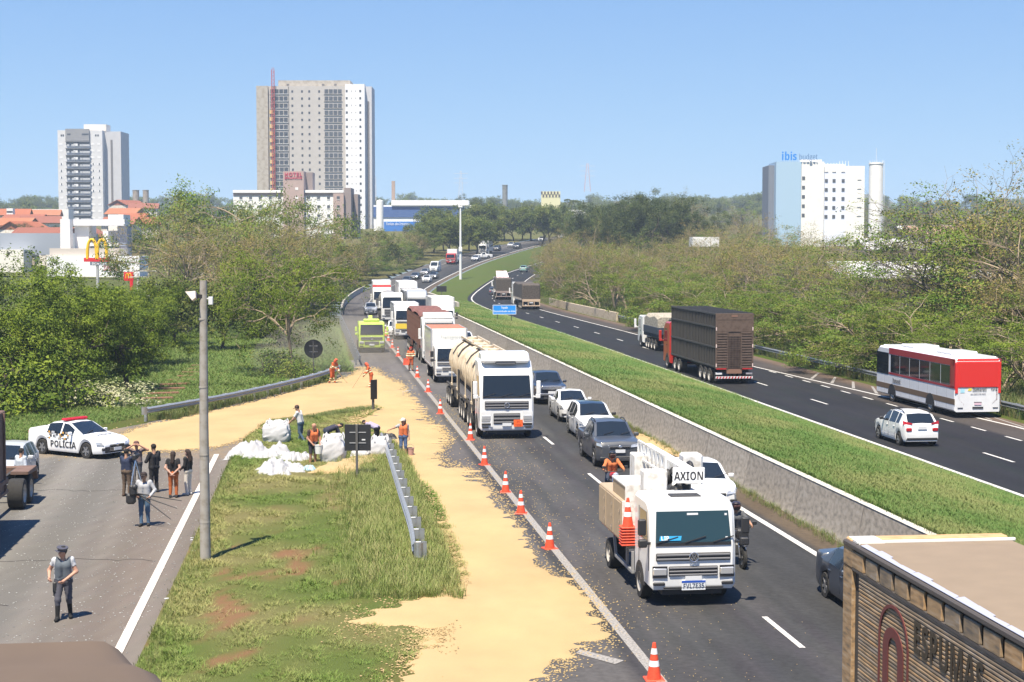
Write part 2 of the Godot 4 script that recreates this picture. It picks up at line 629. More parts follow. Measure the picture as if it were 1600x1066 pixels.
func make_ground():
	wild = noise(3, 0.02, 4)
	var fine := noise(5, 0.35, 3)
	var soil := Color(0.20, 0.105, 0.06)
	var dull := Color(0.14, 0.13, 0.05)
	var green := Color(0.085, 0.125, 0.026)
	# ground: one sheet to the horizon, left and right of the roads
	for side in 2:
		var rows := []
		var cols := []
		for d in steps(6.0, 3000.0):
			var s := cross_section(d)
			var part := s.slice(0, 6) if side == 0 else s.slice(9, 14)
			if side == 0 and d > 620: part[5] = s[9]
			var r := PackedVector3Array()
			var c := PackedColorArray()
			for k in part.size() - 1:
				var n := 6 if absf(part[k + 1].x - part[k].x) < 60 else 3
				for q in n + (1 if k == part.size() - 2 else 0):
					var p: Vector2 = part[k].lerp(part[k + 1], q / float(n))
					var near: bool = (side == 0 and k >= 3) or (side == 1 and k <= 1)
					var bump := 0.35 * wild.get_noise_2d(p.x * 3.0, d * 3.0) if near and not (q == 0 and (k == 0 or k == 4)) and d > 110 else 0.0
					if p.x > -30 and p.x < 0 and d < 118 and side == 0: bump = 0.0
					r.append(Vector3(p.x, p.y + bump, -d))
					var w := wild.get_noise_2d(p.x, d)
					c.append(green.lerp(dull, clampf(0.45 + w * 1.5, 0, 1)).lerp(Color(0.20, 0.18, 0.075), smoothstep(260.0, 420.0, d) * 0.6))
			rows.append(r); cols.append(c)
		struct("ground", sheet(rows, cols), ground_mat("verge", Color(1, 1, 1), 0.4))
	# grass strip between the carriageways
	var rows2 := []
	var cols2 := []
	for d in steps(6.0, 480.0):
		var r := PackedVector3Array()
		var c := PackedColorArray()
		var s := cross_section(d)
		for k in 13:
			var t := k / 12.0
			var p: Vector2 = s[7].lerp(s[8], t)
			r.append(Vector3(p.x, p.y + (0.25 * sin(t * PI) + 0.07 * wild.get_noise_2d(p.x * 30.0, d * 20.0)) * (1.0 if k > 0 and k < 12 else 0.0) + 0.0, -d))
			c.append(Color(0.085, 0.16, 0.03).lerp(dull, clampf((d - 200.0) / 120.0, 0, 0.45) + clampf(0.25 * wild.get_noise_2d(p.x * 4, d * 4), 0, 0.3)))
		rows2.append(r); cols2.append(c)
	struct("median_grass", sheet(rows2, cols2), ground_mat("median_turf", Color(1, 1, 1), 0.7))
	# roads
	var dust := noise(21, 0.08, 4)
	var left_tint := func(u, d):
		var base_c := Color(0.056, 0.055, 0.057)
		var k := clampf(1.0 - absf(u - 1.7) / 1.6, 0, 1) * 0.42 * smoothstep(30.0, 45.0, d) * (0.5 + 0.5 * dust.get_noise_2d(u * 20.0, d * 0.8))
		k += clampf(1.0 - absf(u - 0.5) / 0.9, 0, 1) * 0.22 * (0.6 + 0.8 * dust.get_noise_2d(u * 14.0, d * 2.0))
		k += smoothstep(60.0, 90.0, d) * smoothstep(150.0, 110.0, d) * clampf(1.2 - u / 3.0, 0, 1) * 0.3
		k += clampf(1.0 - absf(u - 3.9) / 0.8, 0, 1) * 0.22 * (0.5 + dust.get_noise_2d(u * 9.0, d * 1.5))
		if u > 7.8: base_c = Color(0.13, 0.10, 0.07)
		elif u < -0.3: base_c = Color(0.125, 0.115, 0.112)
		return base_c.lerp(Color(0.27, 0.25, 0.23), clampf(k, 0, 0.7))
	struct("road", ribbon(EL, -3.4, 8.85, HL, 0.012, 6, 800, 40, left_tint), road_mat("asphalt_worn", Color(1, 1, 1), 0.9))
	var right_tint := func(u, d):
		if u > 7.3: return Color(0.085, 0.072, 0.064).lerp(Color(0.17, 0.12, 0.085), smoothstep(8.6, 10.0, u))
		return Color(0.021, 0.022, 0.025).lerp(Color(0.036, 0.036, 0.038), 0.5 + 0.5 * dust.get_noise_2d(u * 12.0, d * 0.6))
	struct("road", ribbon(RL, -0.7, 10.3, HR, 0.012, 6, 800, 28, right_tint), road_mat("asphalt_fresh", Color(1, 1, 1), 0.5))
	# exit ramp
	var ramp := PackedVector2Array([Vector2(8, 6), Vector2(-40, 6), Vector2(-36, 40), Vector2(-29, 58), Vector2(-25.5, 66), Vector2(-22.3, 72), Vector2(-18.9, 77.3), Vector2(-16.7, 84), Vector2(-15.0, 90), Vector2(-13.5, 97.5), Vector2(-12.3, 104.5), Vector2(-11.8, 112), Vector2(-12.5, 122), Vector2(-13.6, 130), Vector2(-8, 130), Vector2(-1, 66), Vector2(2, 40), Vector2(4, 20)])
	var ramp_tint := func(x, d):
		var c := Color(0.15, 0.143, 0.133)
		c = c.lerp(Color(0.235, 0.22, 0.20), clampf(0.5 + 2.2 * dust.get_noise_2d((x + d * 0.16) * 8.0, d * 0.12), 0, 1) * 0.8)
		var edge: float = x - (-8.3 - (d - 36.0) * 0.12)
		c = c.lerp(Color(0.17, 0.13, 0.105), clampf(1.0 - absf(edge + 1.0) / 3.0, 0, 1) * 0.6)
		if d > 66 and d < 80: c = c.lerp(Color(0.30, 0.22, 0.13), clampf(0.6 + fine.get_noise_2d(x * 3.0, d * 3.0), 0, 1) * 0.6 * smoothstep(-27.0, -20.0, x))
		return c
	struct("ramp", patch(ramp, Vector2(0.3, 0.8), func(x, d, s): return 0.006 if s > -0.5 else -0.2, ramp_tint), ground_mat("ramp_asphalt", Color(0.93, 0.93, 0.93), 0.9, 0.86))
	# grass island between the ramp and the highway
	var bare := noise(31, 0.28, 3)
	var island_tint := func(x, d):
		var c := Color(0.115, 0.15, 0.04).lerp(Color(0.21, 0.19, 0.08), clampf(0.45 + 1.3 * bare.get_noise_2d(x * 0.7, d * 0.4), 0, 1))
		var k := clampf((bare.get_noise_2d(x * 1.9 + 60.0, d * 0.9) - 0.27) * 6.0, 0, 1) * (1.0 if d < 46 and x < -4 else 0.25)
		return c.lerp(Color(0.27, 0.14, 0.08), k * 0.85)
	struct("island_grass", patch(island, Vector2(0.3, 0.6), func(x, d, s): return clampf(0.02 + s * 0.12, -0.2, 0.14) + 0.05 * fine.get_noise_2d(x * 2.0, d * 2.0) * clampf(s, 0, 1), island_tint), ground_mat("island_turf", Color(1, 1, 1), 1.1))
	make_lines()


func line_mat(key: String, lin: Color) -> StandardMaterial3D:
	var m := M(key, lin, 0.75)
	m.albedo_texture = noise_tex("line_wear", 0.05, 0.55, 1.0, 4, FastNoiseLite.TYPE_SIMPLEX_SMOOTH, 512, Color(0.95, 0.95, 0.95))
	m.uv1_triplanar = true
	m.uv1_world_triplanar = true
	m.uv1_scale = Vector3.ONE * 0.5
	return m


func make_lines():
	var white := line_mat("road_white", Color(0.62, 0.60, 0.56))
	var dusty := line_mat("road_white_dusty", Color(0.30, 0.28, 0.255))
	struct("edge_line", ribbon(EL, -0.12, 0.12, HL, 0.02, 6, 700), dusty)
	struct("edge_line", ribbon(ER, -0.11, 0.11, HL, 0.02, 6, 700), white)
	struct("edge_line", ribbon(RL, -0.11, 0.11, HR, 0.02, 6, 700), white)
	struct("edge_line", ribbon(func(d): return RL(d) + 7.05 + clampf((118.0 - d) / 18.0, 0, 2.2), -0.09, 0.09, HR, 0.02, 6, 700), white)
	struct("ramp_line", ribbon(func(d): return -8.83 - (d - 35.9) * 0.1206, -0.11, 0.11, func(_d): return 0.0, 0.024, 16, 67.5), line_mat("ramp_white", Color(0.66, 0.60, 0.53)))
	# lane dashes: 3 m long every 12 m
	for k in 26:
		var d := 34.7 + 12.05 * k - 24.1
		put_dash(EL, 3.73, d, 2.95, HL, white)
	for k in 30:
		put_dash(RL, 3.55, 29.0 + 12.0 * k, 3.0, HR, white)
	for k in 14:
		put_dash(RL, 7.05, 60.5 + 3.9 * k, 1.7, HR, white)
	# hatching beside the slip lane
	for k in 10:
		var g := geo()
		var d := 74.0 + 3.6 * k
		var x0 := RL(d) + 7.3 + clampf((118.0 - d) / 18.0, 0, 2.2)
		g.slab(P(x0, d, 0.016), P(x0 + 0.15, d - 0.25, 0.016), P(RL(d + 5) + 10.1, d + 4.6, 0.016), P(RL(d + 5) + 10.0, d + 4.9, 0.016), 0.005)
		struct("hatch_line", g, dusty)
	# the painted nose at the end of the exit
	var g := geo()
	g.slab(P(-9.9, 88, 0.02), P(-9.7, 88, 0.02), P(-6.2, 97.5, 0.02), P(-6.45, 97.9, 0.02), 0.004)
	struct("nose_line", g, dusty)
	var g2 := geo()
	g2.slab(P(1.4, 34.2, 0.02), P(2.2, 33.3, 0.02), P(2.4, 33.6, 0.02), P(1.5, 34.55, 0.02), 0.004)
	struct("nose_line", g2, dusty)


func put_dash(fx: Callable, u: float, d: float, l: float, fh: Callable, m: Material):
	if d < 8: return
	struct("lane_dash", ribbon(fx, u - 0.07, u + 0.07, fh, 0.021, d, d + l), m)


func make_spill():
	var jag := noise(41, 0.55, 3)
	var jag2 := noise(43, 1.3, 2)
	var relief := noise(45, 0.5, 4)
	var corn := M("corn", Color(0.485, 0.358, 0.182), 0.9, 0.0, "", 1.0, true)
	corn.albedo_texture = noise_tex("corn_t", 0.2, 0.86, 1.0, 2, FastNoiseLite.TYPE_SIMPLEX, 512)
	corn.uv1_triplanar = true
	corn.uv1_world_triplanar = true
	corn.uv1_scale = Vector3.ONE * 1.2
	corn.metallic_specular = 0.2
	var height := func(x, d, s):
		var e: float = s + 0.42 * jag.get_noise_2d(x * 0.5, d * 2.6) * (1.0 + 1.8 * smoothstep(56.0, 62.0, d) * smoothstep(104.0, 96.0, d) * (1.0 if x > -7.0 + (80.0 - d) * 0.1 else 0.0)) + 0.2 * jag2.get_noise_2d(x, d * 2.0)
		if d < 33.5 or (x > -3 and d > 50 and d < 78): e -= 0.12
		var y := clampf(0.012 + e * 0.32, -0.25, 0.05) + clampf(e * 0.03, 0, 0.06) + 0.045 * relief.get_noise_2d(x * 3.4, d * 2.0) * clampf(e * 2.0, 0, 1)
		return y + (0.13 * clampf(inside(island, Vector2(x, d)) + 0.3, 0, 1) if d < 92 and s > -1.0 else 0.0)
	var tint := func(x, d):
		var k := 0.93 + 0.12 * relief.get_noise_2d(x * 0.6, d * 0.4)
		return Color(k, k * (0.985 + 0.03 * jag.get_noise_2d(x * 0.4, d * 0.2)), k)
	struct("corn_spill", patch(spill, Vector2(0.16, 0.3), height, tint), corn)
	# the raked heap on the island and the strip by the median wall
	var heap := PackedVector2Array([Vector2(-7.9, 61), Vector2(-6.2, 60.4), Vector2(-5.0, 63), Vector2(-4.9, 65.2), Vector2(-5.6, 67), Vector2(-6.4, 65.5), Vector2(-7.6, 62.8)])
	struct("corn_heap", patch(heap, Vector2(0.12, 0.2), func(x, d, s): return 0.08 + clampf((s + 0.35 * jag2.get_noise_2d(x * 1.5, d)) * 0.5, -0.3, 0.28), tint), corn)
	var strip := PackedVector2Array([Vector2(ER(60) + 1.32, 60), Vector2(ER(73) + 0.5, 73), Vector2(ER(76) + 1.0, 76), Vector2(ER(73) + 1.35, 73)])
	struct("corn_heap", patch(strip, Vector2(0.12, 0.3), func(x, d, s): return 0.012 + clampf((s + 0.12 * jag2.get_noise_2d(x, d)) * 0.3, -0.2, 0.1), tint), corn)
	# loose grains round the edges
	var g := geo()
	g.box(Vector3.ZERO, Vector3(0.03, 0.012, 0.022), 0.004)
	var grain := g.mesh(60)
	var spots := []
	var cols := []
	var r := RandomNumberGenerator.new()
	r.seed = 5
	for i in 15000:
		var k := r.randi() % spill.size()
		var p := spill[k].lerp(spill[(k + 1) % spill.size()], r.randf())
		if p.y < 28: continue
		p += Vector2(r.randfn(0, 0.22), r.randfn(0, 0.6)) * (1.0 if r.randf() < 0.8 else 2.0)
		var far_k := clampf(p.y / 45.0, 1.0, 2.0)
		var y := 0.02 + (0.14 if Geometry2D.is_point_in_polygon(p, island) else 0.0)
		spots.append(Transform3D(Basis(Vector3.UP, r.randf() * TAU).scaled(Vector3.ONE * far_k * r.randf_range(0.8, 1.8)), P(p.x, p.y, y)))
		var w := r.randf_range(0.8, 1.05)
		cols.append(Color(w, w, w))
	for i in 1500:  # thrown across the near lane by the wheels
		var d := r.randf_range(30, 95)
		var u := absf(r.randfn(0, 1.5))
		spots.append(Transform3D(Basis(Vector3.UP, r.randf() * TAU).scaled(Vector3.ONE * clampf(d / 50.0, 0.7, 1.6)), P(EL(d) - 0.2 + u, d, 0.02)))
		cols.append(Color(0.9, 0.9, 0.85))
	scatter("loose_corn", grain, corn, spots, cols)
	spots = []; cols = []
	for i in 9000:  # grit on the ramp
		var d := lerpf(33.0, 70.0, pow(r.randf(), 1.2))
		var x := r.randf_range(-27.0, -8.6) - (d - 36.0) * 0.1
		spots.append(Transform3D(Basis(Vector3.UP, r.randf() * TAU).scaled(Vector3.ONE * r.randf_range(0.5, 1.5)), P(x, d, 0.012)))
		var w := r.randf_range(0.25, 0.75)
		cols.append(Color(w, w, w * 0.95))
	scatter("road_grit", grain, M("grit", Color(0.5, 0.5, 0.5), 0.9, 0.0, "", 1.0, true), spots, cols)
	for c in [[44.6, -22.0, -10.2, 3], [57.5, -24.0, -14.0, 5], [39.0, -19.0, -12.5, 8]]:  # cracks across the ramp
		var cr := geo()
		var at := P(c[1], c[0], 0.014)
		while at.x < c[2]:
			var to := P(at.x + r.randf_range(0.2, 0.5), c[0] + 0.5 * jag.get_noise_2d(at.x * 1.5, c[3] * 10.0), 0.014)
			cr.slab(at + Vector3(0, 0, 0.012), to + Vector3(0, 0, 0.012), to - Vector3(0, 0, 0.012), at - Vector3(0, 0, 0.012), 0.003)
			at = to
		struct("crack", cr, M("crack_dark", Color(0.05, 0.045, 0.042), 0.95))


# ---------- walls, guard rails ----------
func make_barriers():
	# concrete median wall: panels of 6 m, each its own part
	var wall := thing("median_wall", "long grey concrete retaining wall along the edge of the grass median", "wall")
	var tones := []
	for k in 4:
		var m := M("wall_concrete_%d" % k, Color(0.36, 0.335, 0.30) * (0.92 + 0.04 * k), 0.9)
		m.albedo_texture = noise_tex("wall_stain", 0.03, 0.62, 1.0, 5, FastNoiseLite.TYPE_SIMPLEX_SMOOTH, 512, Color(0.9, 0.88, 0.85))
		m.uv1_triplanar = true
		m.uv1_world_triplanar = true
		m.uv1_scale = Vector3(0.16, 0.28, 0.16)
		tones.append(m)
	var d := 10.0
	while d < 214.0:
		var e := minf(d + 6.0, 214.0)
		var g := geo()
		for q in 2:
			var a := lerpf(d, e, q / 2.0)
			var b := lerpf(d, e, (q + 1) / 2.0)
			var s0 := []
			var s1 := []
			for s in [[a, s0], [b, s1]]:
				var x := ER(s[0])
				var h := HL(s[0]) + wall_h(s[0])
				for o in [[1.28, 0.0], [1.42, 0.32], [1.58, h], [1.80, h], [1.86, h - 0.25]]: s[1].append(P(x + o[0], s[0], o[1]))
			for i in 4: g.quad(s1[i], s0[i], s0[i + 1], s1[i + 1])
			for i in 3:
				if q == 0 and d < 11.0: g.tri(s0[0], s0[i + 2], s0[i + 1])
				elif q == 1 and e > 213.0: g.tri(s1[0], s1[i + 1], s1[i + 2])
		put("wall_panel", g, tones[int(d / 6.0) * 7 % 4], wall)
		g = geo()
		g.bar(P(ER(e) + 1.275, e, 0.02), P(ER(e) + 1.572, e, HL(e) + wall_h(e)), 0.02, 0.012)
		put("joint", g, M("joint_grey", Color(0.2, 0.18, 0.16), 0.9), wall)
		d += 6.0
	var cap := ribbon(ER, 1.56, 1.83, func(q): return HL(q) + wall_h(q), 0.01, 10, 210)
	put("coping", cap, M("coping", Color(0.5, 0.48, 0.43), 0.9, 0.0, "dirt", 0.4), wall)
	# white parapet where the median is cut by the underpass
	var par := thing("bridge_parapet", "pale concrete bridge parapet at the far end of the median wall", "parapet")
	var g := geo()
	var pm := M("parapet_concrete", Color(0.46, 0.43, 0.38), 0.9, 0.0, "dirt", 0.3)
	var a0 := P(ER(262) + 1.9, 262)
	var a1 := P(ER(222) + 5.6, 214)
	g.bar(a0 + Vector3(0, 0.85, 0), a1 + Vector3(0, 0.85, 0), 0.35, 1.0)
	put("parapet_wall", g, pm, par)
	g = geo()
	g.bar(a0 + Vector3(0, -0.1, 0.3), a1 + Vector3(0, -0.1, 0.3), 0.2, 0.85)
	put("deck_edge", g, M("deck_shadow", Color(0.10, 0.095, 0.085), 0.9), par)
	# steel guard rails
	var steel := M("galvanised", Color(0.42, 0.44, 0.46), 0.42, 0.55, "dirt", 0.8)
	var old := M("galvanised_dark", Color(0.23, 0.25, 0.28), 0.5, 0.45, "dirt", 0.8)
	guard_rail("galvanised steel guard rail along the grass verge of the exit ramp", [P(-18.6, 80.0), P(-17.4, 83.2), P(-16.0, 87.4), P(-14.5, 93), P(-13.2, 99), P(-12.2, 105.5), P(-12.0, 109)], steel, 1.0, true)
	guard_rail("galvanised steel guard rail on the grass island with twisted near end", [P(-2.55, 43.2), P(-2.85, 46.5), P(-3.5, 52), P(-4.15, 57.5), P(-4.8, 63), P(-5.6, 69.2)], steel, -1.0, true)
	var pts := []
	for k in 40: pts.append(P(RL(62.0 + 4.0 * k) + 11.15, 62.0 + 4.0 * k))
	guard_rail("long dark steel guard rail beside the right-hand carriageway under the trees", pts, old, -1.0, false)
	pts = []
	for k in 12: pts.append(P(EL(118.0 + 6 * k) - 3.6, 118.0 + 6 * k, HL(118.0 + 6 * k)))
	guard_rail("far steel guard rail on the left shoulder behind the green truck", pts, old, 1.0, false)
	# white concrete barriers at the far bends
	var gb := geo()
	for k in 10: gb.bar(P(EL(205 + 9 * k) - 3.4, 205 + 9 * k, HL(205 + 9 * k) + 0.45), P(EL(214 + 9 * k) - 3.4, 214 + 9 * k, HL(214 + 9 * k) + 0.45), 0.25, 0.9)
	solo("concrete_barrier", gb, pm, "white concrete barrier curving along the left shoulder by the far trees", "barrier")
	gb = geo()
	for k in 9: gb.bar(P(RL(188 + 6 * k) + 10.9, 188 + 6 * k, 0.5), P(RL(194 + 6 * k) + 10.9, 194 + 6 * k, 0.5), 0.3, 1.1)
	solo("concrete_barrier", gb, M("barrier_tan", Color(0.52, 0.44, 0.33), 0.9, 0.0, "dirt", 0.3), "tan concrete barrier on the right shoulder beside the two tarpaulin trucks", "barrier")


func guard_rail(label: String, pts: Array, m: Material, face: float, end_curl: bool):
	var t := thing("guard_rail", label, "guard rail")
	var prof := [Vector2(0, 0.44), Vector2(0.05, 0.47), Vector2(0.08, 0.52), Vector2(0.0, 0.585), Vector2(0.0, 0.615), Vector2(0.08, 0.68), Vector2(0.05, 0.73), Vector2(0, 0.76)]
	var curve := Curve3D.new()
	for p in pts: curve.add_point(p)
	for i in range(1, pts.size() - 1):
		var h: Vector3 = (pts[i + 1] - pts[i - 1]) / 6.0
		curve.set_point_in(i, -h); curve.set_point_out(i, h)
	var l := curve.get_baked_length()
	var rows := []
	var n := int(l / 1.0) + 1
	for k in n + 1:
		var at := curve.sample_baked(l * k / n)
		var ahead := (curve.sample_baked(minf(l, l * k / n + 0.3)) - curve.sample_baked(maxf(0, l * k / n - 0.3))).normalized()
		var side := ahead.cross(Vector3.UP).normalized() * face
		var r := []
		for p in prof: r.append(at + side * (p.x + 0.12) + Vector3(0, p.y, 0))
		for p in prof: r.append(at + side * (p.x + 0.10) + Vector3(0, p.y, 0))
		rows.append(r)
	var g := geo()
	for k in n:
		for i in prof.size() - 1:
			g.quad(rows[k][i], rows[k + 1][i], rows[k + 1][i + 1], rows[k][i + 1])
			var j := i + prof.size()
			g.quad(rows[k][j + 1], rows[k + 1][j + 1], rows[k + 1][j], rows[k][j])
	put("rail_beam", g, m, t, Vector3.ZERO, 0, 50)
	var post := geo()
	post.box(Vector3(0, 0.36, 0.04), Vector3(0.15, 0.76, 0.012)); post.box(Vector3(0, 0.36, -0.04), Vector3(0.15, 0.76, 0.012)); post.box(Vector3(0, 0.36, 0), Vector3(0.012, 0.76, 0.07))
	var pm := post.mesh()
	var spacer := geo()
	spacer.box(Vector3(0, 0.6, 0), Vector3(0.16, 0.3, 0.12), 0.01)
	var sm := spacer.mesh()
	var k := 0.3
	while k < l:
		var at := curve.sample_baked(k)
		var ahead := (curve.sample_baked(minf(l, k + 0.3)) - curve.sample_baked(maxf(0, k - 0.3))).normalized()
		var side := ahead.cross(Vector3.UP).normalized() * face
		var turn := atan2(-side.z, side.x)
		put("post", pm, m, t, at - side * 0.14, turn)
		put("spacer", sm, m, t, at + side * 0.02, turn)
		k += 2.0 if l < 60 else 4.0
	if end_curl:
		var a: Vector3 = pts[0]
		var b: Vector3 = (pts[0] - pts[1]).normalized()
		var side := (-b).cross(Vector3.UP).normalized() * face
		g = geo()
		var c0 := a + side * 0.14
		for q in 6:
			var a0 := PI * q / 6.0
			var a1 := PI * (q + 1) / 6.0
			var p0 := c0 + b * sin(a0) * 0.28 - side * (1 - cos(a0)) * 0.12
			var p1 := c0 + b * sin(a1) * 0.28 - side * (1 - cos(a1)) * 0.12
			g.slab(p0 + Vector3(0, 0.40, 0), p1 + Vector3(0, 0.40, 0), p1 + Vector3(0, 0.80, 0), p0 + Vector3(0, 0.80, 0), 0.01)
		put("rail_end", g, m, t)


# ---------- plants ----------
class Growth:
	var wood
	var rng := RandomNumberGenerator.new()
	var ends := []
	var spread := 0.6
	var flat := 0.0      # pull of the outer limbs towards the level
	var wob := 0.18
	var levels := 4
	var sides := 5
	func grow(p: Vector3, dir: Vector3, l: float, r: float, lvl: int):
		var pts := [p]
		var rad := [r]
		var q := p
		var dd := dir
		var n := 3 if lvl < 3 else 2
		for i in n:
			dd = (dd + Vector3(rng.randfn(0, wob), rng.randfn(0, wob * 0.6), rng.randfn(0, wob))).normalized()
			if lvl >= 2: dd = (dd + Vector3(0, -dd.y * flat, 0)).normalized()
			q += dd * l / n
			pts.append(q)
			rad.append(r * lerpf(1.0, 0.72, (i + 1.0) / n))
		wood.tube(pts, rad, sides if lvl < 2 else 4 if lvl < 3 else 3, false)
		if lvl >= levels:
			ends.append([q, dd]); ends.append([pts[-2], dd])
			return
		var kids := rng.randi_range(2, 3) if lvl > 0 else rng.randi_range(3, 4)
		var turn := rng.randf() * TAU
		for k in kids:
			var side := dd.cross(Vector3.RIGHT if absf(dd.x) < 0.8 else Vector3.BACK).normalized().rotated(dd, turn + TAU * k / kids + rng.randf_range(-0.4, 0.4))
			var a := spread * rng.randf_range(0.6, 1.25)
			grow(pts[-1] if k < 2 else pts[-2], (dd * cos(a) + side * sin(a)).normalized(), l * rng.randf_range(0.62, 0.86), rad[-1] * 0.80, lvl + 1)


func leaf(v: PackedVector3Array, n: PackedVector3Array, c: PackedColorArray, at: Vector3, size: float, facing: Vector3, col: Color, r: RandomNumberGenerator):
	var f := (facing + Vector3(r.randfn(0, 0.6), r.randfn(0, 0.6), r.randfn(0, 0.6))).normalized()
	var a := f.cross(Vector3(r.randfn(0, 1), r.randfn(0, 1), r.randfn(0, 1))).normalized()
	var b := f.cross(a)
	a *= size; b *= size * 0.55
	var bend := f * size * 0.18
	for p in [at - a * 0.5, at + b * 0.5 - bend, at + a * 0.5, at - a * 0.5, at + a * 0.5, at - b * 0.5 - bend]: v.append(p)
	for k in 6:
		n.append(f); c.append(col)


func leaves(clumps: Array, per: int, size: float, reach: Vector3, pal: Array, seed_: int, centre: Vector3) -> ArrayMesh:  # clumps: centre points; pal: colours
	var r := RandomNumberGenerator.new()
	r.seed = seed_
	var v := PackedVector3Array()
	var n := PackedVector3Array()
	var c := PackedColorArray()
	for q in clumps:
		var tone: Color = pal[r.randi() % pal.size()]
		var out: Vector3 = (q - centre).normalized()
		for k in per:
			var o := Vector3(r.randfn(0, 1), r.randfn(0, 1), r.randfn(0, 1)) * reach * 0.55
			var w := r.randf_range(0.8, 1.2)
			leaf(v, n, c, q + o, size * r.randf_range(0.6, 1.3), (out * 0.5 + o.normalized() * 0.5 + Vector3(0, 0.7, 0)), Color(tone.r * w, tone.g * w, tone.b * w), r)
	var arr := []
	arr.resize(Mesh.ARRAY_MAX)
	arr[Mesh.ARRAY_VERTEX] = v
	arr[Mesh.ARRAY_NORMAL] = n
	arr[Mesh.ARRAY_COLOR] = c
	var m := ArrayMesh.new()
	m.add_surface_from_arrays(Mesh.PRIMITIVE_TRIANGLES, arr)
	return m


func leaf_mat() -> StandardMaterial3D:
	var m := M("leaf", Color(1, 1, 1), 0.62, 0.0, "", 1.0, true)
	m.backlight_enabled = true
	m.backlight = Color(0.55, 0.6, 0.4)
	m.metallic_specular = 0.3
	m.cull_mode = BaseMaterial3D.CULL_DISABLED
	return m


var kinds := {}
var pal_bright := [Color(0.121, 0.17, 0.0158), Color(0.0945, 0.14, 0.0144), Color(0.158, 0.205, 0.0216), Color(0.0735, 0.115, 0.013)]
var pal_olive := [Color(0.136, 0.19, 0.0259), Color(0.108, 0.174, 0.023), Color(0.167, 0.207, 0.036), Color(0.0858, 0.151, 0.0216), Color(0.181, 0.185, 0.0432)]
var pal_brown := [Color(0.24, 0.185, 0.0612), Color(0.213, 0.175, 0.0576), Color(0.176, 0.17, 0.0432), Color(0.259, 0.2, 0.0756), Color(0.129, 0.15, 0.0324)]
var pal_dark := [Color(0.0525, 0.075, 0.0187), Color(0.063, 0.085, 0.0202), Color(0.042, 0.06, 0.0158), Color(0.0788, 0.095, 0.0245)]
var pal_mid := [Color(0.084, 0.115, 0.0202), Color(0.105, 0.13, 0.0238), Color(0.0683, 0.095, 0.018), Color(0.121, 0.135, 0.0274)]


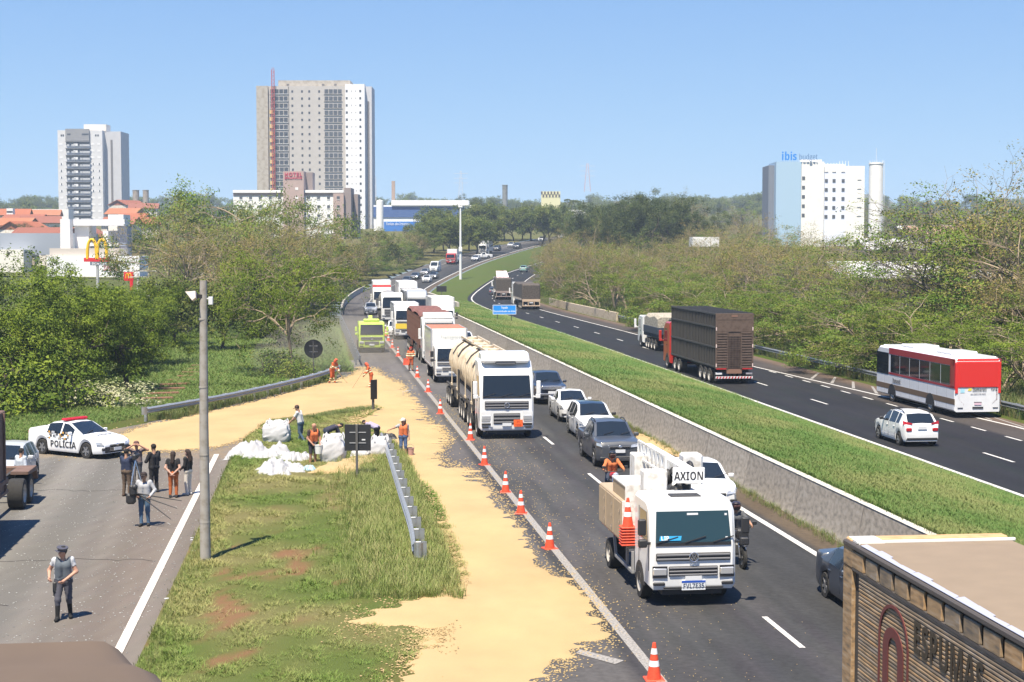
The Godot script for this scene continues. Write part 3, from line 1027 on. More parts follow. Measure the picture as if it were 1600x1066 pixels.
func kind(key: String, seed_: int) -> Array:  # [wood mesh, crown mesh, bark]: made once, about 10 m tall
	var id := key + str(seed_)
	if kinds.has(id): return kinds[id]
	var t := Growth.new()
	t.rng.seed = seed_ * 77 + hash(key) % 1000
	t.wood = geo()
	var bark := M("bark_tan", Color(0.42, 0.33, 0.225), 0.9, 0.0, "blotch", 0.8)
	var crown: ArrayMesh
	match key:
		"feather":  # open layered crown on forked stems
			t.spread = 0.62; t.flat = 0.30; t.levels = 5
			for k in 2: t.grow(Vector3(0.25 * k, -0.2, 0.1 * k), Vector3(t.rng.randfn(0, 0.22), 1, t.rng.randfn(0, 0.22)).normalized(), 3.2, 0.17, 0)
			var pts := []
			for e in t.ends:
				if t.rng.randf() < 0.7: pts.append(e[0])
			crown = leaves(pts, int(clampf(15000.0 / maxi(pts.size(), 1), 8, 80)), 0.15, Vector3(0.62, 0.2, 0.62), pal_olive if seed_ % 2 else pal_bright, seed_, Vector3(0, 4, 0))
		"umbrella":  # a wide flat crown carried by spreading limbs
			t.spread = 0.85; t.flat = 0.42; t.levels = 5
			for k in 2: t.grow(Vector3(0.3 * k, -0.2, 0.1 * k), Vector3(t.rng.randfn(0, 0.16), 1, t.rng.randfn(0, 0.16)).normalized(), 4.6, 0.2, 0)
			var pts := []
			for e in t.ends:
				if t.rng.randf() < 0.85: pts.append(e[0])
			crown = leaves(pts, int(clampf(19000.0 / maxi(pts.size(), 1), 10, 90)), 0.17, Vector3(0.8, 0.3, 0.8), pal_olive if seed_ % 2 else pal_bright, seed_, Vector3(0, 4, 0))
		"dry":  # a broom of tan limbs with few browning leaves
			t.spread = 0.5; t.flat = 0.04; t.levels = 6; t.wob = 0.13
			for k in 2: t.grow(Vector3(0.3 * k - 0.2, -0.2, 0.2 * k), Vector3(t.rng.randfn(0, 0.3), 1, t.rng.randfn(0, 0.3)).normalized(), 2.9, 0.17, 0)
			var pts := []
			for e in t.ends:
				if t.rng.randf() < 0.55: pts.append(e[0])
			crown = leaves(pts, int(clampf(8000.0 / maxi(pts.size(), 1), 3, 30)), 0.12, Vector3(0.4, 0.25, 0.4), pal_brown, seed_, Vector3(0, 4, 0))
		"bare":
			t.spread = 0.55; t.flat = 0.16; t.levels = 6; t.wob = 0.16
			bark = M("bark_grey", Color(0.30, 0.265, 0.23), 0.9, 0.0, "blotch", 0.8)
			for k in 2: t.grow(Vector3(0.3 * k, -0.2, 0), Vector3(t.rng.randfn(0, 0.3), 1, t.rng.randfn(0, 0.3)).normalized(), 3.2, 0.18, 0)
			var pts := []
			for e in t.ends:
				if t.rng.randf() < 0.14: pts.append(e[0])
			crown = leaves(pts, 26, 0.13, Vector3(0.5, 0.16, 0.5), pal_olive, seed_, Vector3(0, 4, 0))
		"broad", "evergreen", "round", "low":
			bark = M("bark_dark", Color(0.11, 0.085, 0.06), 0.95, 0.0, "blotch", 0.8)
			t.spread = 0.6; t.levels = 3
			t.grow(Vector3(0, -0.2, 0), Vector3(0, 1, 0), 2.6 if key != "low" else 1.2, 0.24, 0)
			var n: int = {"broad": 420, "evergreen": 300, "round": 170, "low": 140}[key]
			var centre := Vector3(0, {"broad": 4.9, "evergreen": 5.4, "round": 5.4, "low": 3.2}[key], 0)
			var rad := Vector3(4.6, 4.7, 4.6) if key != "low" else Vector3(4.6, 3.2, 4.6)
			if key == "round": rad = Vector3(4.6, 3.9, 4.6)
			var lobes := []
			for k in 17: lobes.append([centre + Vector3(clampf(t.rng.randfn(0, 0.5), -0.75, 0.75) * rad.x, t.rng.randf_range(-0.6, 0.65) * rad.y, clampf(t.rng.randfn(0, 0.5), -0.75, 0.75) * rad.z), t.rng.randf_range(0.24, 0.42)])
			var pts := []
			while pts.size() < n:
				var l: Array = lobes[t.rng.randi() % lobes.size()]
				var dir := Vector3(t.rng.randfn(0, 1), t.rng.randfn(0.25, 1), t.rng.randfn(0, 1)).normalized()
				var p: Vector3 = l[0] + dir * rad * l[1] * t.rng.randf_range(0.72, 1.08)
				if p.y > 0.5: pts.append(p)
			var far_kind: bool = key in ["round", "low"]
			crown = leaves(pts, 64 if not far_kind else 34, 0.18 if not far_kind else 0.36, Vector3(0.5, 0.36, 0.5) * (1.0 if not far_kind else 1.5), pal_bright if key == "broad" else pal_dark if key == "evergreen" else pal_mid, seed_, centre)
		"palm":
			bark = M("bark_grey", Color(0.30, 0.265, 0.23), 0.9, 0.0, "blotch", 0.8)
			t.wood.tube([Vector3(0, -0.2, 0), Vector3(0.1, 4, 0), Vector3(0, 8.4, 0)], [0.22, 0.17, 0.14], 7, false)
			var pts := []
			for k in 15:
				var a := TAU * k / 15.0
				var lift := t.rng.randf_range(-0.1, 0.9)
				for q in range(1, 12):
					var s := q / 11.0 * 2.9
					pts.append(Vector3(cos(a) * s, 8.4 + s * lift - s * s * 0.22, sin(a) * s))
			crown = leaves(pts, 8, 0.4, Vector3(0.16, 0.12, 0.16), pal_mid, seed_, Vector3(0, 8, 0))
		"shrub":
			bark = M("bark_dark", Color(0.11, 0.085, 0.06), 0.95, 0.0, "blotch", 0.8)
			t.spread = 0.8; t.levels = 2
			for k in 3: t.grow(Vector3(0, -0.1, 0), Vector3(t.rng.randfn(0, 0.5), 1, t.rng.randfn(0, 0.5)).normalized(), 0.8, 0.04, 0)
			var pts := []
			for k in 60: pts.append(Vector3(t.rng.randfn(0, 0.8), t.rng.randf_range(0.1, 1.5) , t.rng.randfn(0, 0.8)))
			crown = leaves(pts, 30, 0.16, Vector3(0.4, 0.3, 0.4), pal_olive if seed_ % 2 else pal_bright, seed_, Vector3(0, 0.3, 0))
		"blossom":
			bark = M("bark_dark", Color(0.11, 0.085, 0.06), 0.95, 0.0, "blotch", 0.8)
			t.spread = 0.8; t.levels = 2
			for k in 3: t.grow(Vector3(0, -0.1, 0), Vector3(t.rng.randfn(0, 0.5), 1, t.rng.randfn(0, 0.5)).normalized(), 0.6, 0.04, 0)
			var pts := []
			for k in 90: pts.append(Vector3(t.rng.randfn(0, 0.75), t.rng.randf_range(0.1, 1.25) * (1.0 - 0.0), t.rng.randfn(0, 0.5)))
			crown = leaves(pts, 28, 0.11, Vector3(0.3, 0.22, 0.3), [Color(0.42, 0.41, 0.25), Color(0.34, 0.35, 0.19), Color(0.22, 0.25, 0.10), Color(0.48, 0.46, 0.32)], seed_, Vector3(0, 0.3, 0))
	kinds[id] = [t.wood.mesh(60), crown, bark]
	return kinds[id]


func tree(called: String, key: String, seed_: int, label: String, at: Vector3, size: float, turn: float, group := "", wide := 1.0) -> Node3D:
	var k := kind(key, seed_)
	var t := thing(called, label, "tree" if not key in ["shrub", "blossom"] else "bush", at, turn, group)
	t.scale = Vector3(size * wide, size, size * wide)
	put("trunk" if not key in ["shrub", "blossom"] else "stems", k[0], k[2], t)
	put("crown" if not key in ["shrub", "blossom"] else "foliage", k[1], leaf_mat(), t)
	return t


func nth(i: int) -> String:
	return ["first", "second", "third", "fourth", "fifth", "sixth", "seventh", "eighth", "ninth"][i] if i < 9 else "%d%s" % [i + 1, ["th", "st", "nd", "rd"][(i + 1) % 10] if (i + 1) % 10 < 4 and i > 19 else "th"]


func across(list: Array) -> Array:  # from left to right as seen from the footbridge
	list.sort_custom(func(a, b): return a[0] / float(a[1]) < b[0] / float(b[1]))
	return list


func make_plants():
	var r := RandomNumberGenerator.new()
	r.seed = 19
	# the dense green trees at the left edge
	var broad := [[-25.8, 92, 0.82, "tallest bright green leafy tree at the left edge of the grass"], [-23.6, 97, 0.72, "bright green leafy tree right of the tallest one at the left edge"], [-30.0, 88, 0.92, "bright green leafy tree cut off by the left border of the photo"], [-27.5, 110, 0.70, "dark green leafy tree where the left thicket meets the lawn"], [-28.5, 104, 0.86, "leafy tree standing behind the tallest one of the left thicket"], [-27.0, 118, 0.66, "lower green tree at the right end of the left thicket"]]
	for i in broad.size():
		var b: Array = broad[i]
		tree("broadleaf_tree", "broad", 1 + i % 2, b[3], P(b[0], b[1]), b[2], r.randf() * TAU, "green trees of the left thicket")
	tree("shrub", "shrub", 2, "pale green young bush in front of the left thicket, at the photo border", P(-26.8, 83.5), 1.9, 0.6)
	tree("shrub", "shrub", 4, "green bush low in front of the left thicket", P(-24.6, 86.5), 1.5, 2.2)
	tree("blossom_bush", "blossom", 1, "cream white flowering bush on the grass behind the police car", P(-22.6, 87.2), 1.25, 0.0, "", 1.0).scale = Vector3(1.7, 1.15, 1.2)
	# the spreading tree by the ramp
	tree("spreading_tree", "umbrella", 2, "green spreading tree with two pale forked stems beside the ramp guard rail", P(-15.2, 109), 0.98, 0.9, "", 0.66)
	tree("shrub", "shrub", 1, "scrubby bush at the foot of the forked spreading tree", P(-13.9, 104.5), 0.9, 1.0)
	tree("shrub", "shrub", 3, "grey green scrub behind the ramp guard rail", P(-16.4, 109), 1.1, 4.0)
	# trees behind the lawn on the left
	var row_11703 := across([[-30, 140, "round", 1, 0.72], [-36, 132, "round", 2, 0.62], [-24.5, 134, "round", 3, 0.7], [-30, 124, "low", 1, 0.62], [-20.5, 138, "low", 2, 0.75], [-42, 140, "round", 3, 0.62], [-33, 150, "low", 1, 0.8], [-24, 152, "round", 2, 0.85], [-50, 150, "round", 1, 0.66], [-26, 170, "low", 2, 1.0]])
	for e in row_11703:
		tree("thicket_tree", e[2], e[3], "%s tree from the left in the dark thicket behind the left lawn" % nth(row_11703.find(e)), on(e[0], e[1]), e[4], r.randf() * TAU, "thicket behind the left lawn")
	for e in [[-36.5, 203, 1.95, 0.8], [-29.5, 214, 1.7, 0.85]]:
		tree("canopy_tree", "umbrella", 1 if e[0] != -32 else 3, "wide flat-topped feathery tree rising over the left thicket", on(e[0], e[1]), e[2], r.randf() * TAU, "flat-topped trees over the left thicket", e[3])
	var row_12513 := across([[-33, 160, 1.25, 1], [-28, 168, 1.2, 2], [-37, 172, 1.3, 3], [-24, 150, 0.95, 2], [-27, 185, 1.3, 1], [-32, 190, 1.35, 3], [-26, 200, 1.3, 2], [-30, 225, 1.25, 1], [-29, 238, 1.3, 3], [-33, 215, 1.3, 2]])
	for e in row_12513:
		tree("dry_tree", "dry" if e[3] < 3 else "bare", e[3], "%s half-bare tan tree from the left behind the spreading green tree" % nth(row_12513.find(e)), on(e[0], e[1]), e[2], r.randf() * TAU, "half-bare trees on the left")
	for i in 26:
		var d := 196.0 + i * 8.0
		tree("verge_tree", ["round", "feather", "low", "dry"][i % 4], 1 + i % 3, "%s tree along the left shoulder of the bend, counted from the near end" % nth(i), on(EL(d) - r.randf_range(6.5, 12), d), r.randf_range(0.85, 1.1) * (0.8 if i > 20 else 1.0), r.randf() * TAU, "trees along the left shoulder of the bend")
	# trees on the hill left of the far road
	for i in 26:
		var d := 455.0 + r.randf() * 50
		var x := lerpf(-24.0, 44.0, i / 25.0)
		tree("hill_tree", "round", 1 + i % 3, "%s round tree from the left in the row on the far grassy hill" % nth(i), on(x, d), r.randf_range(1.05, 1.35), r.randf() * TAU, "row of round trees on the far hill")
	for i in 8:
		tree("hill_tree", "round", 1 + i % 3, "%s round green tree from the left below the blue building" % nth(i), on(-23.0 + i * 2.3, 405.0 + 12.0 * (i % 3)), r.randf_range(0.95, 1.2), r.randf() * TAU, "round trees below the blue building")
	# the dark evergreen mass right of the far road
	for e in [[22, 372, 1.25], [30, 366, 1.4], [38, 374, 1.35], [15, 380, 0.9], [45, 382, 1.05], [33, 384, 1.4], [26, 384, 1.3]]:
		tree("evergreen_tree", "evergreen", 1 + int(e[0]) % 2, "large dark evergreen tree right of the far road", on(e[0], e[1]), e[2] * 1.35, r.randf() * TAU, "dark evergreens right of the far road")
	for i in 36:
		var x := lerpf(40, 280, i / 35.0) + r.randfn(0, 1.5)
		var d := r.randf_range(470, 600)
		tree("ridge_tree", ["round", "low", "round", "bare"][i % 4], 1 + i % 3, "%s tree from the left on the far ridge behind the dry right-hand trees" % nth(i), on(x, d), r.randf_range(0.85, 1.3), r.randf() * TAU, "trees on the far right ridge")
	for e in [[38, 500, 1.5, "dry"], [56, 505, 1.6, "dry"], [78, 520, 1.5, "bare"], [118, 520, 1.5, "bare"], [22, 478, 1.2, "bare"]]:
		tree("dry_tree", e[3], 1 + int(e[0]) % 2, "brown bare-crowned tree standing above the far treeline", on(e[0], e[1]), e[2], r.randf() * TAU, "brown trees above the far treeline")
	# the belt of dry and green trees along the right guard rail: three rows
	var d := 76.0
	var i := 0
	while d < 345.0:
		var off := (17.0 if d < 105 else 14.8) + r.randf_range(-1.5, 2.0)
		tree("belt_tree", "feather" if d < 190 or i % 3 == 0 else "dry", 1 + i % 4, "%s tree of the front row behind the right guard rail, counted from the right border" % nth(i), on(RL(d) + off + 1.6 * smoothstep(180.0, 215.0, d) * smoothstep(300.0, 270.0, d), d), r.randf_range(0.52, 0.72) * (1.0 + 0.6 * smoothstep(150.0, 230.0, d)), r.randf() * TAU, "front row behind the right guard rail", 1.25 if d < 170 else 0.85)
		if i % 3 == 0: tree("belt_shrub", "shrub", 1 + i % 4, "green scrub under the belt trees behind the right guard rail", on(RL(d + 2) + 12.6, d + 2), r.randf_range(0.7, 1.2), r.randf() * TAU, "scrub behind the right guard rail")
		d += 4.6 if d < 200 else 6.5
		i += 1
	d = 92.0
	var second := i
	while d < 320.0:
		var k: String = ["dry", "feather", "feather", "dry", "bare", "feather"][i % 6]
		tree("belt_tree_tall" if k != "feather" else "belt_tree", k, 1 + i % 3, ("%s tree in the second row of the right belt from the right border, half-bare tan" if k != "feather" else "%s tree in the second row of the right belt from the right border, olive feathery") % nth(i - second), on(RL(d) + r.randf_range(20, 30), d), r.randf_range(0.68, 1.12), r.randf() * TAU, "half-bare trees of the right belt" if k != "feather" else "olive trees of the right belt", 1.1)
		d += 4.4
		i += 1
	d = 150.0
	var third := i
	while d < 420.0:
		var k: String = ["dry", "feather", "feather", "dry"][i % 4]
		tree("belt_tree_tall" if k != "feather" else "belt_tree", k, 1 + i % 3, ("%s tree in the back row of the right belt from the right border, dry" if k != "feather" else "%s tree in the back row of the right belt from the right border, olive") % nth(i - third), on(RL(d) + r.randf_range(34, 60), d), r.randf_range(0.75, 1.2), r.randf() * TAU, "dry trees in the back of the right belt" if k != "feather" else "olive trees in the back of the right belt", 1.15)
		d += 5.5
		i += 1
	# the tall airy trees at the right border
	var row_17027 := across([[38.5, 118, 1.45, "dry", 1], [42, 126, 1.5, "bare", 2], [46, 124, 1.35, "dry", 2], [35, 128, 1.35, "bare", 1], [50, 150, 1.35, "bare", 2], [58, 170, 1.5, "dry", 3], [40, 112, 1.35, "feather", 3], [48, 138, 1.55, "umbrella", 1], [37, 121, 1.5, "bare", 1], [62, 160, 1.7, "bare", 1]])
	for e in row_17027:
		tree("airy_tree", e[3], e[4], "%s tall airy tree from the left among those near the right border" % nth(row_17027.find(e)), on(e[0], e[1]), e[2], r.randf() * TAU, "tall airy trees near the right border", 1.15)
	# trees between the houses of the town
	for e in [[-128, 420, "evergreen", 1, 0.9], [-122, 426, "evergreen", 2, 0.85], [-150, 430, "bare", 1, 0.8], [-118, 400, "low", 1, 0.7], [-101, 420, "evergreen", 2, 0.75], [-96, 415, "low", 2, 0.8], [-250, 760, "low", 1, 1.9], [-228, 770, "low", 2, 2.1], [-206, 765, "round", 1, 1.5], [-265, 740, "bare", 2, 1.5], [-285, 730, "evergreen", 1, 1.6], [-188, 800, "round", 2, 1.4], [-160, 880, "round", 3, 1.2], [-176, 860, "palm", 1, 1.3], [-20, 660, "evergreen", 1, 1.35], [-15, 655, "evergreen", 2, 1.5], [-11, 662, "evergreen", 1, 1.3], [-25, 668, "evergreen", 2, 1.0], [-52, 700, "low", 1, 1.0], [-62, 705, "round", 1, 0.9], [2, 640, "palm", 1, 1.0], [6, 645, "palm", 1, 1.1], [25, 660, "palm", 1, 1.35], [-70, 690, "round", 2, 1.0], [-145, 640, "low", 3, 1.3], [110, 300, "round", 2, 1.2], [118, 290, "evergreen", 1, 1.1], [104, 310, "low", 1, 1.2], [128, 330, "round", 3, 1.4], [96, 280, "low", 2, 1.0], [80, 240, "low", 2, 0.95], [74, 260, "round", 1, 0.9]]:
		var where := "on the town slope at the left" if e[0] < -80 else "on the skyline behind the blue building" if e[0] < 40 else "among the roofs at the right"
		var what: String = {"evergreen": "dark evergreen tree", "bare": "bare grey tree", "low": "broad green tree", "round": "round green tree", "palm": "slender palm tree"}[e[2]]
		tree("palm_tree" if e[2] == "palm" else "town_tree", e[2], e[3], "%s %s" % [what, where], on(e[0], e[1]), e[4], r.randf() * TAU, "%ss %s" % [what, where])


func make_far_wood():
	var r := RandomNumberGenerator.new()
	r.seed = 77
	var k := kind("low", 1)
	var spots := []
	var cols := []
	for i in 420:
		var d := r.randf_range(880, 1250)
		var x := r.randf_range(-480, 480)
		var s := r.randf_range(0.9, 2.0)
		spots.append(Transform3D(Basis(Vector3.UP, r.randf() * TAU).scaled(Vector3(s, s * r.randf_range(0.8, 1.2), s)), on(x, d)))
		var w := r.randf_range(0.8, 1.25)
		cols.append(Color(w, w, w))
	scatter("distant_wood", k[1], leaf_mat(), spots, cols)


func blade_tuft(n: int, h: float, lean: float, sd: int) -> ArrayMesh:
	var r := RandomNumberGenerator.new()
	r.seed = sd
	var g := geo()
	for k in n:
		var a := r.randf() * TAU
		var o := Vector3(r.randfn(0, 0.06), 0, r.randfn(0, 0.06))
		var dir := Vector3(cos(a), 0, sin(a))
		var s := dir.cross(Vector3.UP) * 0.0065
		var hh := h * r.randf_range(0.5, 1.1)
		var mid := o + dir * lean * 0.3 * hh + Vector3(0, hh * 0.62, 0)
		var tip := o + dir * lean * hh + Vector3(0, hh, 0)
		g.tri(o - s, o + s, mid + s * 0.8); g.tri(o - s, mid + s * 0.8, mid - s * 0.8); g.tri(mid - s * 0.8, mid + s * 0.8, tip)
	return g.mesh(0)


func make_grass():
	var r := RandomNumberGenerator.new()
	r.seed = 3
	var low := blade_tuft(9, 0.17, 0.8, 1)
	var tall := blade_tuft(10, 0.42, 0.45, 2)
	var m := leaf_mat()
	var bare := noise(31, 0.28, 3)
	var clump := noise(33, 0.5, 3)
	var spots := []
	var cols := []
	for i in 120000:
		var d := lerpf(24.0, 87.0, pow(r.randf(), 1.25))
		var x := r.randf_range(-12.4, -0.8)
		if not Geometry2D.is_point_in_polygon(Vector2(x, d), island): continue
		if d < 42 and x > -3.9 - (d - 34) * 0.02 and Geometry2D.is_point_in_polygon(Vector2(x, d), spill): continue
		var b := bare.get_noise_2d(x * 1.9 + 60.0, d * 0.9)
		if b > 0.33 and d < 46 and x < -4 and r.randf() < 0.85: continue
		var c := clump.get_noise_2d(x * 2.0, d * 1.2)
		if c < -0.15 and r.randf() < 0.55: continue
		var s := r.randf_range(0.5, 1.0) * (1.0 + 0.6 * c) * (1.0 if d < 58 else 1.2)
		spots.append(Transform3D(Basis(Vector3.UP, r.randf() * TAU).scaled(Vector3(s * 1.2, s, s * 1.2)), P(x, d, 0.05)))
		var dry := clampf(0.45 + 1.2 * bare.get_noise_2d(x * 0.7, d * 0.4) + r.randfn(0, 0.2), 0, 1)
		cols.append(Color(0.135, 0.20, 0.04).lerp(Color(0.34, 0.30, 0.125), dry * 0.85))
	scatter("island_turf", low, m, spots, cols)
	spots = []; cols = []
	for i in 16000:  # tall grass by the guard rail and along the edges
		var k := r.randf()
		var d := lerpf(39.0, 70.0, r.randf())
		var x := -2.2 - (d - 41.0) * 0.118 + (absf(r.randfn(0, 0.9)) * -1.0 if k < 0.62 else r.randf_range(-0.3, 0.75))
		if k > 0.86:
			d = r.randf_range(26, 80)
			x = -8.35 - (d - 36.0) * 0.12 + absf(r.randfn(0, 0.35))
		if not Geometry2D.is_point_in_polygon(Vector2(x, d), island): continue
		var s := r.randf_range(0.5, 1.15) * (0.55 if k > 0.86 else 1.0)
		spots.append(Transform3D(Basis(Vector3.UP, r.randf() * TAU).scaled(Vector3(s, s, s)), P(x, d, 0.05)))
		cols.append(Color(0.16, 0.22, 0.05).lerp(Color(0.36, 0.32, 0.15), clampf(r.randfn(0.35, 0.3), 0, 1)))
	scatter("tall_grass", tall, m, spots, cols)
	spots = []; cols = []
	for i in 110000:  # between the carriageways
		var d := lerpf(38.0, 250.0, pow(r.randf(), 1.7))
		var t := r.randf()
		var a := ER(d) + 1.85
		var b := RL(d) - 0.35
		var x := lerpf(a, b, t)
		var s := r.randf_range(0.45, 1.0) * (1.0 if d < 90 else 1.5)
		spots.append(Transform3D(Basis(Vector3.UP, r.randf() * TAU).scaled(Vector3(s * 1.3, s, s * 1.3)), P(x, d, lerpf(HL(d) + wall_h(d), HR(d), t) + 0.22 * sin(t * PI))))
		cols.append(Color(0.10, 0.175, 0.04).lerp(Color(0.21, 0.225, 0.08), clampf(r.randfn(0.38, 0.25) + 1.1 * clump.get_noise_2d(x * 0.35, d * 0.22), 0, 1)))
	scatter("median_turf", low, m, spots, cols)
	spots = []; cols = []
	for i in 60000:  # left verge
		var d := lerpf(66.0, 170.0, pow(r.randf(), 1.3))
		var edge := -22.3
		if d > 72: edge = lerpf(-22.3, -12.2, clampf((d - 72.0) / 34.0, 0, 1)) - 0.2
		else: edge = -29.0
		if d > 112: edge = EL(d) - 4.4
		var x := edge - absf(r.randfn(0, 9.0))
		var s := r.randf_range(0.8, 1.7) * (1.0 if d < 100 else 1.5)
		spots.append(Transform3D(Basis(Vector3.UP, r.randf() * TAU).scaled(Vector3(s * 1.4, s, s * 1.4)), on(x, d)))
		cols.append(Color(0.10, 0.175, 0.035).lerp(Color(0.20, 0.21, 0.075), clampf(r.randfn(0.3, 0.3), 0, 1)))
	scatter("verge_grass", low, m, spots, cols)
	spots = []; cols = []
	for i in 22000:  # right verge and under the belt
		var d := lerpf(64.0, 260.0, pow(r.randf(), 1.5))
		var x := RL(d) + 10.9 + absf(r.randfn(0, 5.0))
		var s := r.randf_range(0.8, 2.0)
		spots.append(Transform3D(Basis(Vector3.UP, r.randf() * TAU).scaled(Vector3(s, s, s)), on(x, d)))
		cols.append(Color(0.09, 0.155, 0.035).lerp(Color(0.25, 0.21, 0.11), clampf(r.randfn(0.4, 0.35), 0, 1)))
	scatter("right_verge_grass", tall, m, spots, cols)
	spots = []; cols = []
	for i in 9000:  # weeds at the tip of the island and under the ramp guard rail
		var k := r.randf()
		var p := Vector2(r.randf_range(-12.2, -7.4), 0)
		if k < 0.35: p = Vector2(lerpf(-12.2, -7.5, r.randf()), 0); p.y = lerpf(79.0, 86.5, (p.x + 12.2) / 4.7) - r.randf() * 1.6
		elif k < 0.75: p.y = r.randf_range(81, 106); ; p.x = lerpf(-18.0, -12.3, (p.y - 81.0) / 25.0) + r.randfn(0.1, 0.3)
		else: p = Vector2(ER(0), r.randf_range(40, 150)); p.x = ER(p.y) + 1.05 + r.randfn(0, 0.12)
		if k < 0.35 and not Geometry2D.is_point_in_polygon(p, island): continue
		if k < 0.35 and r.randf() < 0.6: continue
		var s := r.randf_range(0.5, 1.5) * (0.5 if k < 0.35 else 0.8 if k < 0.75 else 0.4)
		spots.append(Transform3D(Basis(Vector3.UP, r.randf() * TAU).scaled(Vector3(s * 1.3, s, s * 1.3)), P(p.x, p.y, 0.04)))
		cols.append(Color(0.09, 0.15, 0.04).lerp(Color(0.24, 0.22, 0.10), clampf(r.randfn(0.4, 0.3), 0, 1)))
	scatter("weeds", tall, m, spots, cols)


# ---------- the town ----------
func wins(parent: Node, called: String, mesh: Mesh, m: Material, list: Array):
	for p in list: put(called, mesh, m, parent, p)


func box_mesh(s: Vector3, b := 0.0) -> ArrayMesh:
	var g := geo()
	g.box(Vector3.ZERO, s, b)
	return g.mesh(0)


func recess_mesh(w: float, h: float) -> ArrayMesh:  # a sunk opening: dark pane behind a rim
	var g := geo()
	g.box(Vector3(0, 0, 0.02), Vector3(w, h, 0.04))
	return g.mesh(0)


func gable_house(label: String, at: Vector3, size: Vector3, turn: float, wall: Color, roof: Color):
	var t := thing("house", label, "house", at, turn)
	put("wall", boxes([[Vector3(0, size.y / 2 - 1.5, 0), Vector3(size.x, size.y + 3, size.z)]]), M("house_%s" % wall.to_html(), wall, 0.9, 0.0, "dirt", 0.2), t)
	var g := geo()
	var e := 0.6
	var rise := size.z * 0.26
	var hx := size.x / 2 + e
	var hz := size.z / 2 + e
	var y := size.y - 0.1
	g.slab(Vector3(-hx, y, hz), Vector3(hx, y, hz), Vector3(hx, y + rise, 0), Vector3(-hx, y + rise, 0), 0.2)
	g.slab(Vector3(hx, y, -hz), Vector3(-hx, y, -hz), Vector3(-hx, y + rise, 0), Vector3(hx, y + rise, 0), 0.2)
	for s in [-1.0, 1.0]:
		g.tri(Vector3(s * (hx - e), y - 0.02, hz - e), Vector3(s * (hx - e), y - 0.02, -hz + e), Vector3(s * (hx - e), y + rise, 0))
	var rm := M("tiles_%s" % roof.to_html(), roof, 0.85)
	rm.albedo_texture = noise_tex("tiles", 0.08, 0.68, 1.0, 4)
	rm.uv1_triplanar = true
	rm.uv1_scale = Vector3(0.35, 0.35, 0.35)
	put("roof", g, rm, t)
	g = geo()
	for k in int(size.x * 1.2):
		var x := -hx + 0.4 + k / 1.2
		g.bar(Vector3(x, y + 0.24, hz), Vector3(x, y + rise + 0.24, 0), 0.16, 0.06)
	put("roof_tiles", g, rm, t)
	var pane := recess_mesh(1.2, 1.1)
	var n := maxi(2, int(size.x / 4.0))
	for k in n: put("window", pane, M("dark_pane", Color(0.06, 0.065, 0.075), 0.15), t, Vector3((k + 0.5 - n / 2.0) * size.x / n, size.y - 1.7, size.z / 2))


var frame_of: Node3D
var frame_mid := 0.0
var frame_px := 1.0
var frame_low := 0.0


func frame(t: Node3D, mid: float, px: float, low: float):
	frame_of = t; frame_mid = mid; frame_px = px; frame_low = low


func seg(called: String, a: float, b: float, top: float, z: float, dz: float, m: Material):  # a block of the facade between two columns, from the ground up
	var g := geo()
	var y := CAM_H + (385.0 - top) / frame_px
	g.box(Vector3(((a + b) / 2 - frame_mid) / frame_px, (y + frame_low) / 2, z - dz / 2), Vector3((b - a) / frame_px, y - frame_low, dz))
	put(called, g, m, frame_of)


